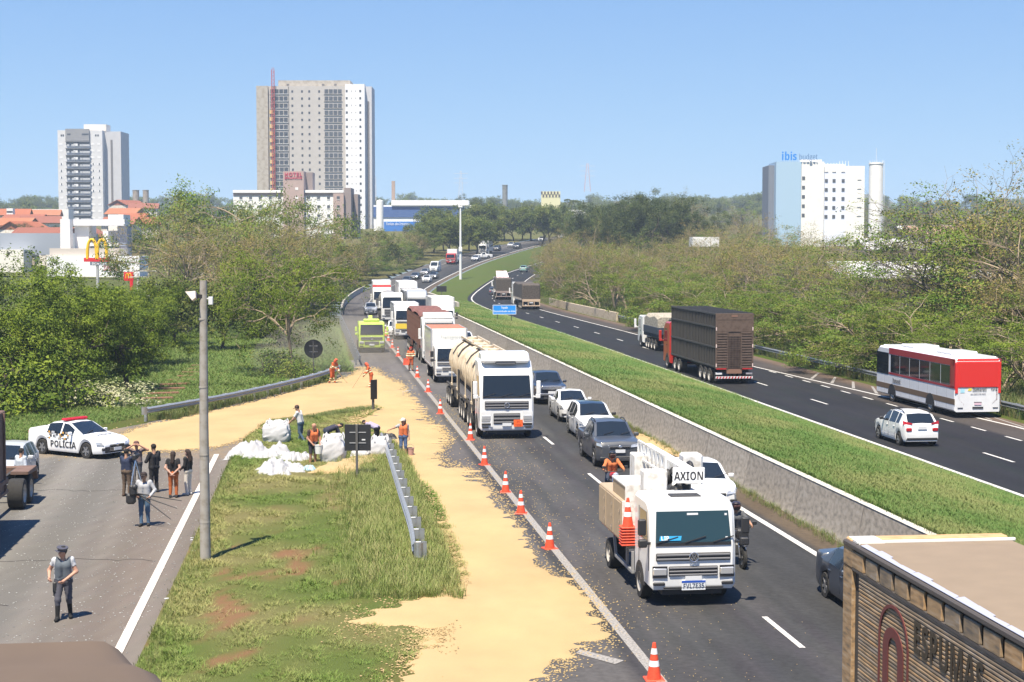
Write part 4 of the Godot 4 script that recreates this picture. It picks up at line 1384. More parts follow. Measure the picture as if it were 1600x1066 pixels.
func make_town():
	var pane_m := M("dark_pane", Color(0.06, 0.065, 0.075), 0.15)
	# the big tower under construction
	var D := 644.0
	var px := F / D
	var foot := far(491, 350, D)
	var t := thing("apartment_tower", "tall beige and white apartment tower under construction behind the hotel", "building", Vector3(foot.x, 0, -D))
	var X := func(p): return (p - frame_mid) / frame_px
	var Y := func(p): return CAM_H + (385.0 - p) / frame_px
	frame(t, 491.0, px, 12.0)
	var beige := M("tower_beige", Color(0.46, 0.43, 0.40), 0.9, 0.0, "soft", 0.06)
	var raw := M("tower_raw", Color(0.42, 0.385, 0.335), 0.9, 0.0, "dirt", 0.08)
	var white := M("tower_white", Color(0.74, 0.74, 0.75), 0.9, 0.0, "soft", 0.06)
	seg("wall", 421.0, 541.0, 137.0, 0.0, 18.0, beige)
	seg("raw_wall", 403.0, 421.0, 137.0, 1.0, 18.0, raw)
	seg("white_wing", 541.0, 571.0, 134.5, 1.6, 16.0, white)
	seg("side_wing", 571.0, 581.0, 137.0, -1.5, 14.0, M("tower_grey", Color(0.50, 0.50, 0.52), 0.9, 0.0, "soft", 0.06))
	seg("joint", 452.0, 453.2, 138.0, 0.1, 0.5, M("joint_dark", Color(0.15, 0.14, 0.14), 0.9))
	seg("stair_slot", 574.3, 577.0, 160.0, -1.3, 0.5, M("joint_dark"))
	var g := geo()
	g.box(Vector3(X.call(491.0), (Y.call(127.0) + Y.call(139.0)) / 2, -9), Vector3(112 / px, 12 / px, 12))
	put("roof_storey", g, raw, t)
	for p in [450.0, 505.0, 524.0]: put("vent", box_mesh(Vector3(1.0, 0.6, 0.1)), M("joint_dark"), t, Vector3(X.call(p), Y.call(133.5), -2.9))
	var opening := recess_mesh(1.55, 1.75)
	var small := recess_mesh(0.75, 0.95)
	var rail := box_mesh(Vector3(7.4, 0.12, 0.3))
	for f in 18:
		var y: float = Y.call(145.3 + 10.97 * f)
		for k in 4:
			put("balcony_opening", opening, pane_m, t, Vector3(X.call(427.3 + 6.9 * k), y, 0.0))
			put("balcony_opening", opening, M("dark_pane_cool", Color(0.085, 0.09, 0.10), 0.2), t, Vector3(X.call(511.3 + 6.9 * k), y, 0.0))
		put("balcony_slab", rail, white, t, Vector3(X.call(437.7), y - 1.0, 0.15))
		put("balcony_slab", rail, beige, t, Vector3(X.call(521.6), y - 1.0, 0.15))
		for p in [458.3, 473.4, 484.6, 500.0]: put("window", small, pane_m, t, Vector3(X.call(p), y, 0.0))
		for p in [543.4, 564.3]: put("window", small, pane_m, t, Vector3(X.call(p), y, 1.6))
		for p in [550.8, 557.3]: put("slit_window", box_mesh(Vector3(0.3, 0.5, 0.04)), M("slit", Color(0.3, 0.3, 0.3), 0.5), t, Vector3(X.call(p), y, 1.62))
	# the red hoist mast on its face
	var mast := thing("hoist_mast", "red lattice hoist mast on the face of the tall tower", "mast", Vector3(foot.x, 0, -D))
	var red := M("mast_red", Color(0.42, 0.08, 0.07), 0.7)
	g = geo()
	for s in [[-0.5, 0.6], [0.5, 0.6], [-0.5, 1.6], [0.5, 1.6]]: g.bar(Vector3(X.call(429.0) + s[0], 14, s[1]), Vector3(X.call(429.0) + s[0], Y.call(112.0), s[1]), 0.16, 0.16)
	var yy := 16.0
	while yy < Y.call(113.0):
		g.bar(Vector3(X.call(429.0) - 0.5, yy, 1.6), Vector3(X.call(429.0) + 0.5, yy + 1.4, 1.6), 0.12, 0.12)
		g.bar(Vector3(X.call(429.0) + 0.5, yy + 1.4, 0.6), Vector3(X.call(429.0) - 0.5, yy + 1.4, 1.6), 0.12, 0.12)
		yy += 1.5
	put("mast_frame", g, red, mast)
	for f in 16: put("landing_gate", box_mesh(Vector3(1.6, 1.5, 0.5)), M("gate_tan", Color(0.55, 0.42, 0.20), 0.8), mast, Vector3(X.call(426.0), Y.call(177.0 + 10.97 * f), 0.35))
	# left tower
	D = 750.0
	px = F / D
	foot = far(140, 345, D)
	t = thing("apartment_tower", "white and grey apartment tower with a stack of balconies at the left", "building", Vector3(foot.x, 0, -D))
	frame(t, 140.0, px, 18.0)
	var pale := M("tower_pale", Color(0.60, 0.60, 0.61), 0.9, 0.0, "soft", 0.06)
	var grey := M("tower_dark_grey", Color(0.25, 0.25, 0.26), 0.9, 0.0, "soft", 0.06)
	seg("wall", 92.0, 161.5, 205.0, 0.0, 22.0, pale)
	seg("side_wing", 161.5, 187.0, 206.0, -4.0, 16.0, M("tower_grey"))
	seg("stair_slot", 171.0, 174.0, 219.0, -3.8, 0.6, M("joint_dark"))
	g = geo()
	g.box(Vector3(X.call(123.5), (Y.call(203.0) + Y.call(221.5)) / 2, 0.5), Vector3(37 / px, 18.5 / px, 1.0))
	put("grey_crown", g, grey, t)
	g = geo()
	g.box(Vector3(X.call(147.0), (Y.call(195.0) + Y.call(207.0)) / 2, -8), Vector3(35 / px, 12 / px, 8))
	put("roof_storey", g, M("tower_cream", Color(0.66, 0.62, 0.56), 0.9), t)
	for f in 12:
		var y: float = Y.call(225.5 + 10.42 * f)
		put("balcony_opening", box_mesh(Vector3(11.0, 1.5, 0.1)), M("balcony_shade", Color(0.13, 0.13, 0.14), 0.6), t, Vector3(X.call(123.5), y, 0.05))
		put("balcony_slab", box_mesh(Vector3(11.4, 0.22, 1.5)), grey, t, Vector3(X.call(123.5), y + 0.85, 0.75))
		for s in [[109.5, 1.0], [137.0, 3.6], [117.5, 1.8], [129.5, 1.2]]: put("railing", box_mesh(Vector3(s[1], 0.95, 0.08)), M("rail_pale", Color(0.42, 0.43, 0.45), 0.5), t, Vector3(X.call(s[0]), y - 0.9, 1.4))
		put("balcony_screen", box_mesh(Vector3(2.0, 1.1, 0.1)), white, t, Vector3(X.call(121.0), y - 0.7, 1.3))
		for p in [97.0, 146.5, 156.0]:
			put("shutter", box_mesh(Vector3(1.5, 0.9, 0.06)), white, t, Vector3(X.call(p), y - 0.25, 0.03))
			if f > 2 and f < 8: put("window", box_mesh(Vector3(0.5, 0.95, 0.08)), pane_m, t, Vector3(X.call(p) + 0.1, y - 0.2, 0.05))
	for p in [98.0, 101.0, 151.5, 155.0]: put("window", box_mesh(Vector3(0.7, 0.9, 0.06)), pane_m, t, Vector3(X.call(p), Y.call(213.0), 0.03))
	for p in [110.5, 136.0]: put("window", box_mesh(Vector3(1.6 if p < 120 else 3.2, 0.7, 0.06)), pane_m, t, Vector3(X.call(p), Y.call(211.5), 1.03))
	# hotel
	D = 508.0
	px = F / D
	foot = far(480, 350, D)
	t = thing("hotel_building", "white and pinkish brown hotel with a sign tower before the tall tower", "hotel", Vector3(foot.x, 0, -D))
	frame(t, 480.0, px, 8.0)
	var pink := M("hotel_pink", Color(0.43, 0.32, 0.285), 0.9, 0.0, "soft", 0.1)
	var hw := M("hotel_white", Color(0.80, 0.79, 0.76), 0.9, 0.0, "soft", 0.1)
	seg("wall", 365.0, 537.0, 302.0, 0.0, 14.0, hw)
	seg("sign_tower", 444.0, 476.0, 268.8, 1.6, 8.0, pink)
	seg("tower_side", 476.0, 487.0, 269.5, -3.0, 6.0, M("hotel_taupe", Color(0.25, 0.205, 0.195), 0.9))
	seg("corner_panel", 521.0, 537.3, 301.0, 0.5, 0.6, pink)
	seg("corner_side", 537.3, 548.0, 294.0, -1.0, 10.0, M("hotel_taupe"))
	seg("rear_wing", 550.0, 556.5, 303.0, -6.0, 8.0, M("hotel_taupe"))
	for s in [[365.0, 444.0], [476.2, 537.0]]:
		g = geo()
		g.box(Vector3((X.call(s[0]) + X.call(s[1])) / 2, Y.call(299.7), 0.2), Vector3((s[1] - s[0]) / px, 4.0 / px, 0.8))
		put("parapet", g, M("hotel_parapet", Color(0.82, 0.81, 0.79), 0.9), t)
		g = geo()
		g.box(Vector3((X.call(s[0]) + X.call(s[1])) / 2, Y.call(304.2), 0.06), Vector3((s[1] - s[0]) / px, 4.6 / px, 0.14))
		put("eaves_band", g, pink, t)
	for f in 3:
		for p in [377.0, 392.0, 407.0, 422.7, 437.3, 482.4, 498.0, 513.4, 528.8]:
			put("window", box_mesh(Vector3(0.95, 0.85, 0.1)), M("dark_pane_cool", Color(0.085, 0.09, 0.10), 0.2), t, Vector3(X.call(p), Y.call(309.4 + 13.9 * f), 0.04 if p < 521 else 0.55))
			put("sill", box_mesh(Vector3(1.05, 0.12, 0.16)), hw, t, Vector3(X.call(p), Y.call(312.2 + 13.9 * f), 0.06 if p < 521 else 0.55))
	for f in 4: put("stair_window", box_mesh(Vector3(0.95, 0.8, 0.1)), hw, t, Vector3(X.call(465.0), Y.call(295.7 + 13.9 * f), 1.62))
	lettering("sign_letters", "HOTEL", 1.55, Color(0.50, 0.06, 0.10), t, Vector3(X.call(460.0), Y.call(273.8), 1.7), Vector3.ZERO, true, 0.15, 27.0 / px)
	lettering("sign_letters", "@sunville", 1.0, Color(0.50, 0.06, 0.10), t, Vector3(X.call(460.0), Y.call(279.2), 1.7), Vector3.ZERO, true, 0.15, 27.0 / px)
	# white and blue warehouse
	D = 600.0
	px = F / D
	foot = far(650, 366, D)
	t = thing("blue_warehouse", "long blue and white warehouse at the end of the road", "warehouse", Vector3(foot.x, 0, -D))
	frame(t, 650.0, px, 8.0)
	seg("wall", 584.0, 742.0, 321.0, 0.0, 20.0, M("store_white", Color(0.80, 0.80, 0.80), 0.8))
	for b in [["upper_band", 584.0, 725.0, 323.5, 340.0, Color(0.055, 0.11, 0.28)], ["lower_band", 600.0, 725.0, 346.5, 372.0, Color(0.03, 0.16, 0.52)]]:
		g = geo()
		g.box(Vector3((X.call(b[1]) + X.call(b[2])) / 2, (Y.call(b[3]) + Y.call(b[4])) / 2, 0.15), Vector3((b[2] - b[1]) / px, (b[4] - b[3]) / px, 0.3))
		put(b[0], g, M("blue_%s" % b[0], b[5], 0.6), t)
	g = geo()
	g.box(Vector3(X.call(672.0), Y.call(317.5), -6), Vector3(120 / px, 8 / px, 14))
	put("roof", g, M("store_roof", Color(0.83, 0.83, 0.83), 0.6), t)
	lettering("sign_letters", "Tintas do Interior", 1.4, Color(0.8, 0.82, 0.85), t, Vector3(X.call(622.0), Y.call(350.2), 0.35), Vector3.ZERO, false, 0.1, 38.0 / px)
	g = geo()
	g.lathe([Vector2(0, -2), Vector2(1.35, -2), Vector2(1.35, 8.6), Vector2(0.2, 9.0), Vector2(0, 9.0)], 16)
	solo("water_tank", g, hw, "white cylindrical water tank in front of the blue warehouse", "water tank", far(593.5, 352, 590.0) + Vector3(0, 0.4, 0))
	for e in [[615.0, 700, 6.0, 14.0], [690.0, 690, 8.0, 11.0], [640.0, 720, 7.0, 16.0]]:
		gable_house("terracotta roofed house on the skyline above the blue warehouse%s" % ["", ", right one", ", largest"][[615.0, 690.0, 640.0].find(e[0])], on(far(e[0], 320, e[1]).x, e[1], -1.0 if e[0] != 640.0 else 0.0), Vector3(e[3], e[2], 10), 0.2, Color(0.55, 0.45, 0.38), Color(0.30, 0.16, 0.11))
	# ibis-blue hotel at the right
	D = 483.0
	px = F / D
	foot = far(1282, 350, D)
	t = thing("hotel_building", "white six storey hotel block with a pale blue end panel at the right", "hotel", Vector3(foot.x, 0, -D))
	frame(t, 1282.0, px, 8.0)
	var cream := M("hotel_cream", Color(0.80, 0.785, 0.74), 0.9, 0.0, "soft", 0.08)
	seg("wall", 1251.0, 1287.0, 253.5, 0.0, 14.0, cream)
	seg("wall", 1287.0, 1351.0, 260.0, -0.8, 13.0, cream)
	seg("blue_panel", 1212.0, 1251.0, 253.8, 0.4, 14.0, M("hotel_pale_blue", Color(0.33, 0.47, 0.60), 0.8))
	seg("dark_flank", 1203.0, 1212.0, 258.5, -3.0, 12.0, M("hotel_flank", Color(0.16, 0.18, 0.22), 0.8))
	seg("window_field", 1287.5, 1322.0, 270.0, -0.72, 0.1, M("hotel_field", Color(0.68, 0.71, 0.80), 0.9))
	for f in 5:
		for p in [1291.2, 1303.2, 1317.4]: put("window", box_mesh(Vector3(0.9, 0.95, 0.14)), M("dark_pane_cool", Color(0.085, 0.09, 0.10), 0.2), t, Vector3(X.call(p), Y.call(282.8 + 13.95 * f), -0.64))
		put("window", box_mesh(Vector3(0.9, 0.95, 0.14)), M("dark_pane_cool"), t, Vector3(X.call(1255.0), Y.call(279.0 + 14.4 * f), 0.05))
		put("slit_window", box_mesh(Vector3(1.2, 0.16, 0.14)), M("slit", Color(0.3, 0.3, 0.3), 0.5), t, Vector3(X.call(1342.8), Y.call(281.5 + 14.1 * f), -0.75))
	for p in [1291.2, 1303.2, 1317.4]: put("slit_window", box_mesh(Vector3(1.2, 0.16, 0.14)), M("slit"), t, Vector3(X.call(p), Y.call(269.4), -0.66))
	put("roof_plant", boxes([[Vector3(X.call(1268.0), Y.call(252.0), -3), Vector3(6.5, 0.8, 3)], [Vector3(X.call(1300.0), Y.call(258.5), -4), Vector3(8, 0.7, 4)]]), M("roof_grey", Color(0.6, 0.62, 0.64), 0.8), t)
	g = geo()
	for k in 9: g.bar(Vector3(X.call(1290.0 + 4.6 * k), Y.call(261.0), -2), Vector3(X.call(1290.0 + 4.6 * k), Y.call(252.0 if k > 4 else 255.0), -2), 0.12, 0.12)
	put("aerials", g, hw, t)
	lettering("roof_letters", "ibis", 3.4, Color(0.02, 0.22, 0.66), t, Vector3(X.call(1232.0), Y.call(245.6), 0.5), Vector3.ZERO, true, 0.2, 23.0 / px)
	lettering("roof_letters", "budget", 2.4, Color(0.10, 0.19, 0.36), t, Vector3(X.call(1261.5), Y.call(246.5), 0.5), Vector3.ZERO, false, 0.2, 28.0 / px)
	D = 450.0
	px = F / D
	var sg := geo()
	sg.lathe([Vector2(0, 0), Vector2(1.95, 0), Vector2(1.95, 24.6), Vector2(2.08, 24.6), Vector2(2.08, 25.0), Vector2(0, 25.2)], 24)
	var silo := thing("water_tower", "slim white cylindrical water tower beside the white hotel at the right", "water tower", far(1367.5, 385, D) - Vector3(0, 1.5, 0))
	put("tank", sg, hw, silo)
	g = geo()
	g.rod(Vector3(0, 25, 0), Vector3(0, 29.2, 0), 0.06)
	for k in 8: g.rod(Vector3(cos(k * 0.785) * 1.9, 25, sin(k * 0.785) * 1.9), Vector3(cos(k * 0.785) * 1.9, 25.8, sin(k * 0.785) * 1.9), 0.05)
	put("aerial", g, M("roof_grey"), silo)
	g = geo()
	for k in 2: g.bar(Vector3(1.7 + 0.4 * k, 1, 1.2), Vector3(1.7 + 0.4 * k, 25.6, 1.2), 0.07, 0.07)
	for k in 40: g.bar(Vector3(1.7, 1.0 + 0.6 * k, 1.2), Vector3(2.1, 1.0 + 0.6 * k, 1.2), 0.05, 0.05)
	put("ladder", g, M("roof_grey"), silo)
	# warehouses behind the right belt
	for e in [[1590, 440, 190, 44, 5.0, Color(0.62, 0.62, 0.63), "long light grey warehouse roof behind the right-hand trees"], [1540, 402, 260, 40, 7.0, Color(0.60, 0.60, 0.60), "pale warehouse farther back behind the right-hand trees"], [1570, 372, 330, 40, 8.0, Color(0.42, 0.25, 0.17), "reddish roofed shed at the back right"], [1450, 366, 380, 14, 7.0, Color(0.5, 0.5, 0.48), "low grey house with a teal front at the back right"]]:
		var at := far(e[0], e[1], e[2])
		t = thing("warehouse", e[6], "warehouse", Vector3(at.x, ground_at(at.x, e[2]), at.z), -0.1)
		put("wall", boxes([[Vector3(0, e[4] / 2 - 1, 0), Vector3(e[3], e[4] + 2, 16)]]), M("shed_wall", Color(0.40, 0.39, 0.38), 0.9, 0.0, "dirt", 0.1), t)
		g = geo()
		g.slab(Vector3(-e[3] / 2 - 0.5, e[4], 9), Vector3(e[3] / 2 + 0.5, e[4], 9), Vector3(e[3] / 2 + 0.5, e[4] + 1.8, 0), Vector3(-e[3] / 2 - 0.5, e[4] + 1.8, 0), 0.15)
		g.slab(Vector3(e[3] / 2 + 0.5, e[4], -9), Vector3(-e[3] / 2 - 0.5, e[4], -9), Vector3(-e[3] / 2 - 0.5, e[4] + 1.8, 0), Vector3(e[3] / 2 + 0.5, e[4] + 1.8, 0), 0.15)
		put("roof", g, M("shed_roof_%d" % e[0], e[5], 0.6, 0.0, "dirt", 0.15), t)
		if e[0] == 1450: put("shop_front", box_mesh(Vector3(7, 3.2, 0.2)), M("teal", Color(0.03, 0.30, 0.28), 0.6), t, Vector3(-2, 4.6, 8.1))
		for k in int(e[3] / 6.0): put("window", box_mesh(Vector3(2.4, 1.0, 0.12)), pane_m, t, Vector3(-e[3] / 2 + 4 + 6 * k, e[4] - 1.6, 8.03))
	# the mall and yard on the left
	D = 330.0
	px = F / D
	foot = far(140, 400, D)
	t = thing("shopping_store", "white store with a tall square pylon and portal frame behind the arches sign", "store", Vector3(foot.x, 0, -D))
	frame(t, 140.0, px, 2.0)
	var sw := M("store_white2", Color(0.74, 0.73, 0.71), 0.85, 0.0, "soft", 0.1)
	seg("pylon", 101.0, 116.0, 343.0, 3.0, 2.2, sw)
	seg("wall", 117.0, 139.0, 353.0, 0.0, 6.0, sw)
	g = geo()
	g.box(Vector3((X.call(117.0) + X.call(197.0)) / 2, Y.call(348.0), -1), Vector3(80 / px, 10 / px, 4))
	put("portal_beam", g, M("portal_grey", Color(0.60, 0.60, 0.62), 0.85), t)
	seg("portal_leg", 182.0, 197.0, 353.0, -1.0, 4.0, M("portal_blue_grey", Color(0.30, 0.31, 0.35), 0.85))
	seg("column", 163.0, 171.0, 361.0, 1.0, 2.0, sw)
	seg("roof_block", 162.0, 186.0, 335.0, -4.0, 6.0, sw)
	g = geo()
	g.box(Vector3(X.call(150.0), Y.call(394.0), 4), Vector3(106 / px, 12 / px, 10))
	put("canopy", g, M("canopy_beige", Color(0.48, 0.43, 0.38), 0.85), t)
	seg("front_wall", 95.0, 235.0, 400.0, 10.0, 8.0, M("store_front", Color(0.78, 0.78, 0.78), 0.85))
	g = geo()
	g.box(Vector3(X.call(175.0), Y.call(382.0), 5), Vector3(52 / px, 5 / px, 6))
	put("roof_edge", g, sw, t)
	lettering("wall_letters", "BAZAR", 3.0, Color(0.55, 0.25, 0.25), t, Vector3(X.call(192.0), Y.call(414.0), 10.1), Vector3.ZERO, false, 0.1, 22.0 / px)
	t = thing("blue_grey_shed", "blue grey roofed shed left of the store", "shed", Vector3(far(70, 390, 345).x, 0, -345))
	put("roof", boxes([[Vector3(0, 9.4, 0), Vector3(20, 4.6, 12)]]), M("slate", Color(0.27, 0.30, 0.35), 0.6), t)
	put("front_wall", boxes([[Vector3(-4.5, 5.6, 9), Vector3(7.0, 5.2, 6)]]), M("yard_white", Color(0.70, 0.67, 0.61), 0.9), t)
	# yellow arches sign on its red board
	var at := far(151.5, 405, 250.0)
	t = thing("arches_sign", "large sign of two yellow arches on a red board, left of the dense trees", "sign", at)
	px = F / 250.0
	for s in [-1.0, 1.0]:
		g = geo()
		var pts := []
		var rr := []
		for k in 17:
			var a := PI * k / 16.0
			pts.append(Vector3(s * 0.80 - cos(a) * 0.72, 3.1 * pow(sin(a), 0.62), 0))
			rr.append(0.2 + 0.06 * absf(cos(a)))
		g.tube(pts, rr, 8)
		put("arch", g, M("arch_yellow", Color(0.86, 0.50, 0.01), 0.4), t)
	put("board", box_mesh(Vector3(4.1, 0.62, 0.4), 0.03), M("sign_red", Color(0.62, 0.02, 0.025), 0.4), t, Vector3(0, -0.1, 0))
	put("panel", box_mesh(Vector3(2.9, 0.55, 0.3), 0.02), M("sign_slate", Color(0.16, 0.19, 0.24), 0.5), t, Vector3(0.35, -0.7, 0))
	lettering("panel_letters", "Drive Thru", 0.5, Color(0.8, 0.8, 0.8), t, Vector3(0.35, -0.7, 0.16), Vector3.ZERO, true, 0.02, 2.2)
	g = geo()
	g.rod(Vector3(0, -9, -0.1), Vector3(0, -0.9, -0.1), 0.22, 10)
	put("pole", g, M("pole_grey", Color(0.4, 0.4, 0.4), 0.6), t)
	at = far(201, 432, 190.0)
	t = thing("red_sign", "small red drive-in sign with yellow arches beside the utility pole", "sign", at)
	put("panel", box_mesh(Vector3(1.15, 1.05, 0.22), 0.03), M("sign_red"), t)
	put("stem", box_mesh(Vector3(0.36, 1.4, 0.2), 0.02), M("sign_red"), t, Vector3(0.32, -1.1, 0))
	for s in [-1.0, 1.0]:
		g = geo()
		var pts := []
		for k in 9:
			var a := PI * k / 8.0
			pts.append(Vector3(s * 0.17 - cos(a) * 0.15, -0.25 + 0.6 * pow(sin(a), 0.62), 0.13))
		g.tube(pts, [0.05, 0.05, 0.05, 0.05, 0.05, 0.05, 0.05, 0.05, 0.05], 6)
		put("arch", g, M("arch_yellow"), t)
	# houses on the slope
	var walls := [Color(0.70, 0.66, 0.60), Color(0.62, 0.58, 0.52), Color(0.75, 0.74, 0.72), Color(0.60, 0.50, 0.42)]
	var tiles := [Color(0.46, 0.145, 0.065), Color(0.40, 0.13, 0.07), Color(0.34, 0.12, 0.075), Color(0.50, 0.19, 0.09)]
	var hs := [[10, 338, 560, 16, "far left, upper row"], [40, 347, 545, 14, "beside the small white tank"], [64, 350, 530, 12, "left of the white annex"], [12, 354, 480, 16, "at the left border, middle row"], [38, 360, 470, 12, "below the white tank"], [8, 380, 430, 12, "behind the dry tree at the left border"], [72, 372, 390, 14, "with a bright orange roof left of the store"], [20, 392, 370, 9, "small one at the left border above the yard"], [95, 385, 372, 10, "in front of the bright orange roof"], [200, 322, 720, 16, "right of the left tower, upper"], [225, 327, 700, 12, "right of the left tower, among bare trees"], [196, 336, 610, 12, "right of the left tower, lower"], [216, 352, 520, 12, "above the canopy tree, with bright tiles"], [190, 352, 500, 10, "behind the store portal"], [130, 372, 400, 9, "seen through the store portal"], [70, 338, 640, 12, "under the hill left of the tower"], [210, 345, 560, 10, "white walled one above the canopy tree"]]
	for i in hs.size():
		var h: Array = hs[i]
		var p := far(h[0], h[1], h[2])
		gable_house("red tiled house %s" % h[4], Vector3(p.x, p.y - 3.2, p.z), Vector3(h[3], 3.4, 9), [0.15, -0.2, 0.35, -0.1, 1.2][i % 5], walls[i % 4], tiles[i % 4])
	for e in [["white_annex", 79, 340, 700, Vector3(18, 9, 8), "white annex block at the foot of the left tower"], ["tank_house", 16.5, 333, 550, Vector3(2.2, 4, 2.2), "small white roof tank tower among the red roofs"]]:
		var p := far(e[1], e[2], e[3])
		t = thing(e[0], e[5], "building", Vector3(p.x, p.y - e[4].y * 0.6, p.z))
		put("wall", boxes([[Vector3(0, e[4].y / 2, 0), e[4]]]), sw, t)
		for k in 3: put("window", recess_mesh(0.8, 0.6), pane_m, t, Vector3(-e[4].x * 0.3 + k * e[4].x * 0.3, e[4].y * 0.7, e[4].z / 2))
	# tanks, masts and pylons on the skyline
	for e in [[212, 297, 840, 3.4, "left one of two round concrete water tanks on the left skyline"], [227.5, 297, 840, 3.1, "right one of two round concrete water tanks on the left skyline"], [789, 289, 700, 2.3, "dark grey cylindrical tank on the skyline above the far trees"]]:
		var p := far(e[0], e[1], e[2])
		g = geo()
		g.lathe([Vector2(0, -16), Vector2(e[3] / 2, -16), Vector2(e[3] / 2, -0.3), Vector2(e[3] / 2 + 0.15, -0.3), Vector2(e[3] / 2 + 0.15, 0), Vector2(0, 0)], 18)
		solo("water_tank", g, M("tank_concrete" if e[0] < 300 else "tank_slate", Color(0.34, 0.29, 0.25) if e[0] < 300 else Color(0.22, 0.24, 0.25), 0.9, 0.0, "dirt", 0.1), e[4], "water tank", p)
	g = geo()
	g.box(Vector3(0, -5, 0), Vector3(1.3, 10, 1.3))
	solo("brick_chimney", g, M("chimney", Color(0.28, 0.21, 0.17), 0.9), "slim brick tower on the skyline right of the tall tower", "tower", far(614.5, 283, 620))
	g = geo()
	for f in 2:
		for k in 6: g.box(Vector3(-3.0 + k * 1.2 + 0.6 * f, -0.6 - 1.1 * f, 0.05), Vector3(0.6, 1.05, 0.1))
	t = thing("checkered_building", "cream building with a checkered top on the far skyline", "building", far(859, 299, 600))
	put("wall", boxes([[Vector3(0.4, -3.5, -2), Vector3(7.2, 7, 4)]]), M("house_cream", Color(0.62, 0.60, 0.38), 0.9), t)
	put("checker_tiles", g, M("checker", Color(0.10, 0.09, 0.10), 0.8), t)
	for e in [[918, 255, 900, 16, "red and white lattice power pylon on the far skyline"], [720, 267, 950, 20, "faint grey lattice power pylon behind the conifers"], [587, 275, 900, 14, "thin radio mast just right of the tall tower"]]:
		var p := far(e[0], e[1], e[2])
		t = thing("power_pylon" if e[0] != 587 else "radio_mast", e[4], "pylon" if e[0] != 587 else "mast", p)
		g = geo()
		var g2 := geo()
		var w := 0.9 if e[0] != 587 else 0.12
		for s in [[-1, -1], [1, -1], [1, 1], [-1, 1]]: g.bar(Vector3(s[0] * w * 2.0, -e[3], s[1] * w * 2.0), Vector3(s[0] * w * 0.4, 0, s[1] * w * 0.4), 0.12, 0.12)
		for k in 8:
			var y0: float = -e[3] * k / 8.0
			var y1: float = -e[3] * (k + 1) / 8.0
			var a: float = w * (0.4 + 1.6 * k / 8.0)
			var b: float = w * (0.4 + 1.6 * (k + 1) / 8.0)
			g2.bar(Vector3(-a, y0, a), Vector3(b, y1, b), 0.1, 0.1); g2.bar(Vector3(a, y0, a), Vector3(-b, y1, b), 0.1, 0.1)
		put("legs", g, M("pylon_red" if e[0] == 918 else "pylon_grey", Color(0.50, 0.22, 0.2) if e[0] == 918 else Color(0.45, 0.47, 0.5), 0.7), t)
		put("lattice", g2, M("pylon_pale", Color(0.6, 0.55, 0.55), 0.7), t)
		if e[0] != 587:
			for k in 3:
				var arm := geo()
				arm.bar(Vector3(-4.2, -1.6 - 2.8 * k, 0), Vector3(4.2, -1.6 - 2.8 * k, 0), 0.14, 0.14)
				put("cross_arm", arm, M("pylon_pale"), t)
	# tall white lamp mast beside the far road
	var lp := far(719.5, 395, 330)
	t = thing("lamp_mast", "tall white lamp mast beside the far road", "lamp post", Vector3(lp.x, ground_at(lp.x, 330), lp.z))
	var top: float = far(719.5, 323, 330).y - ground_at(lp.x, 330)
	g = geo()
	g.tube([Vector3(0, -0.2, 0), Vector3(0, top, 0)], [0.3, 0.16], 10)
	put("pole", g, M("mast_white", Color(0.7, 0.7, 0.68), 0.6), t)
	put("lamp_head", box_mesh(Vector3(0.9, 0.35, 0.5), 0.05), M("mast_white"), t, Vector3(0, top, 0))
	put("control_box", box_mesh(Vector3(0.7, 0.9, 0.5), 0.04), M("mast_white"), t, Vector3(0, top * 0.42, 0.2))
	# low white walls among the roofs behind the far trees
	for e in [[880, 338, 520, 14, "low white house under the trees on the far hill"], [1100, 378, 300, 5, "white wall glimpsed in the right belt"], [700, 372, 520, 10, "white low house under the round trees on the hill"]]:
		var p := far(e[0], e[1], e[2])
		solo("white_house", boxes([[Vector3(0, 0, 0), Vector3(e[3], 4 if e[0] != 1100 else 1.8, 6)]]), sw, e[4], "house", p)
	# utility poles on the left
	for e in [[216, 492, 170, 427, "pale concrete utility pole with cross-arms by the red sign"], [232.5, 455, 185, 418, "second slim utility pole right of the red sign"], [81, 420, 290, 398, "short utility pole in the yard left of the arches sign"]]:
		var p := far(e[0], e[1], e[2])
		var q := far(e[0], e[3], e[2])
		t = thing("utility_pole", e[4], "utility pole", Vector3(p.x, 0, p.z))
		g = geo()
		g.tube([Vector3(0, 0, 0), Vector3(0, q.y, 0)], [0.17, 0.11], 8)
		put("pole", g, M("pole_concrete", Color(0.45, 0.42, 0.37), 0.9), t)
		for k in 2: put("cross_arm", box_mesh(Vector3(2.0, 0.12, 0.12)), M("pole_concrete"), t, Vector3(0, q.y - 0.4 - 1.6 * k, 0.12))


# ---------- vehicles: local +z is forward, the front end lies at z = 0, the ground at y = 0 ----------
func black() -> StandardMaterial3D: return M("black_trim", Color(0.022, 0.022, 0.024), 0.55)
func rubber() -> StandardMaterial3D: return M("rubber", Color(0.025, 0.024, 0.023), 0.9, 0.0, "dirt", 1.5)
func frame_m() -> StandardMaterial3D: return M("chassis", Color(0.045, 0.042, 0.04), 0.8, 0.0, "dirt", 0.8)
func lamp_m() -> StandardMaterial3D:
	var m := M("lamp_lens", Color(0.55, 0.56, 0.57), 0.08, 0.5)
	m.clearcoat_enabled = true
	return m
func tail_m() -> StandardMaterial3D: return M("tail_lens", Color(0.36, 0.015, 0.02), 0.15)
func chrome() -> StandardMaterial3D: return M("chrome", Color(0.62, 0.62, 0.64), 0.22, 0.9)
func plate_m() -> StandardMaterial3D: return M("number_plate", Color(0.62, 0.63, 0.64), 0.4)


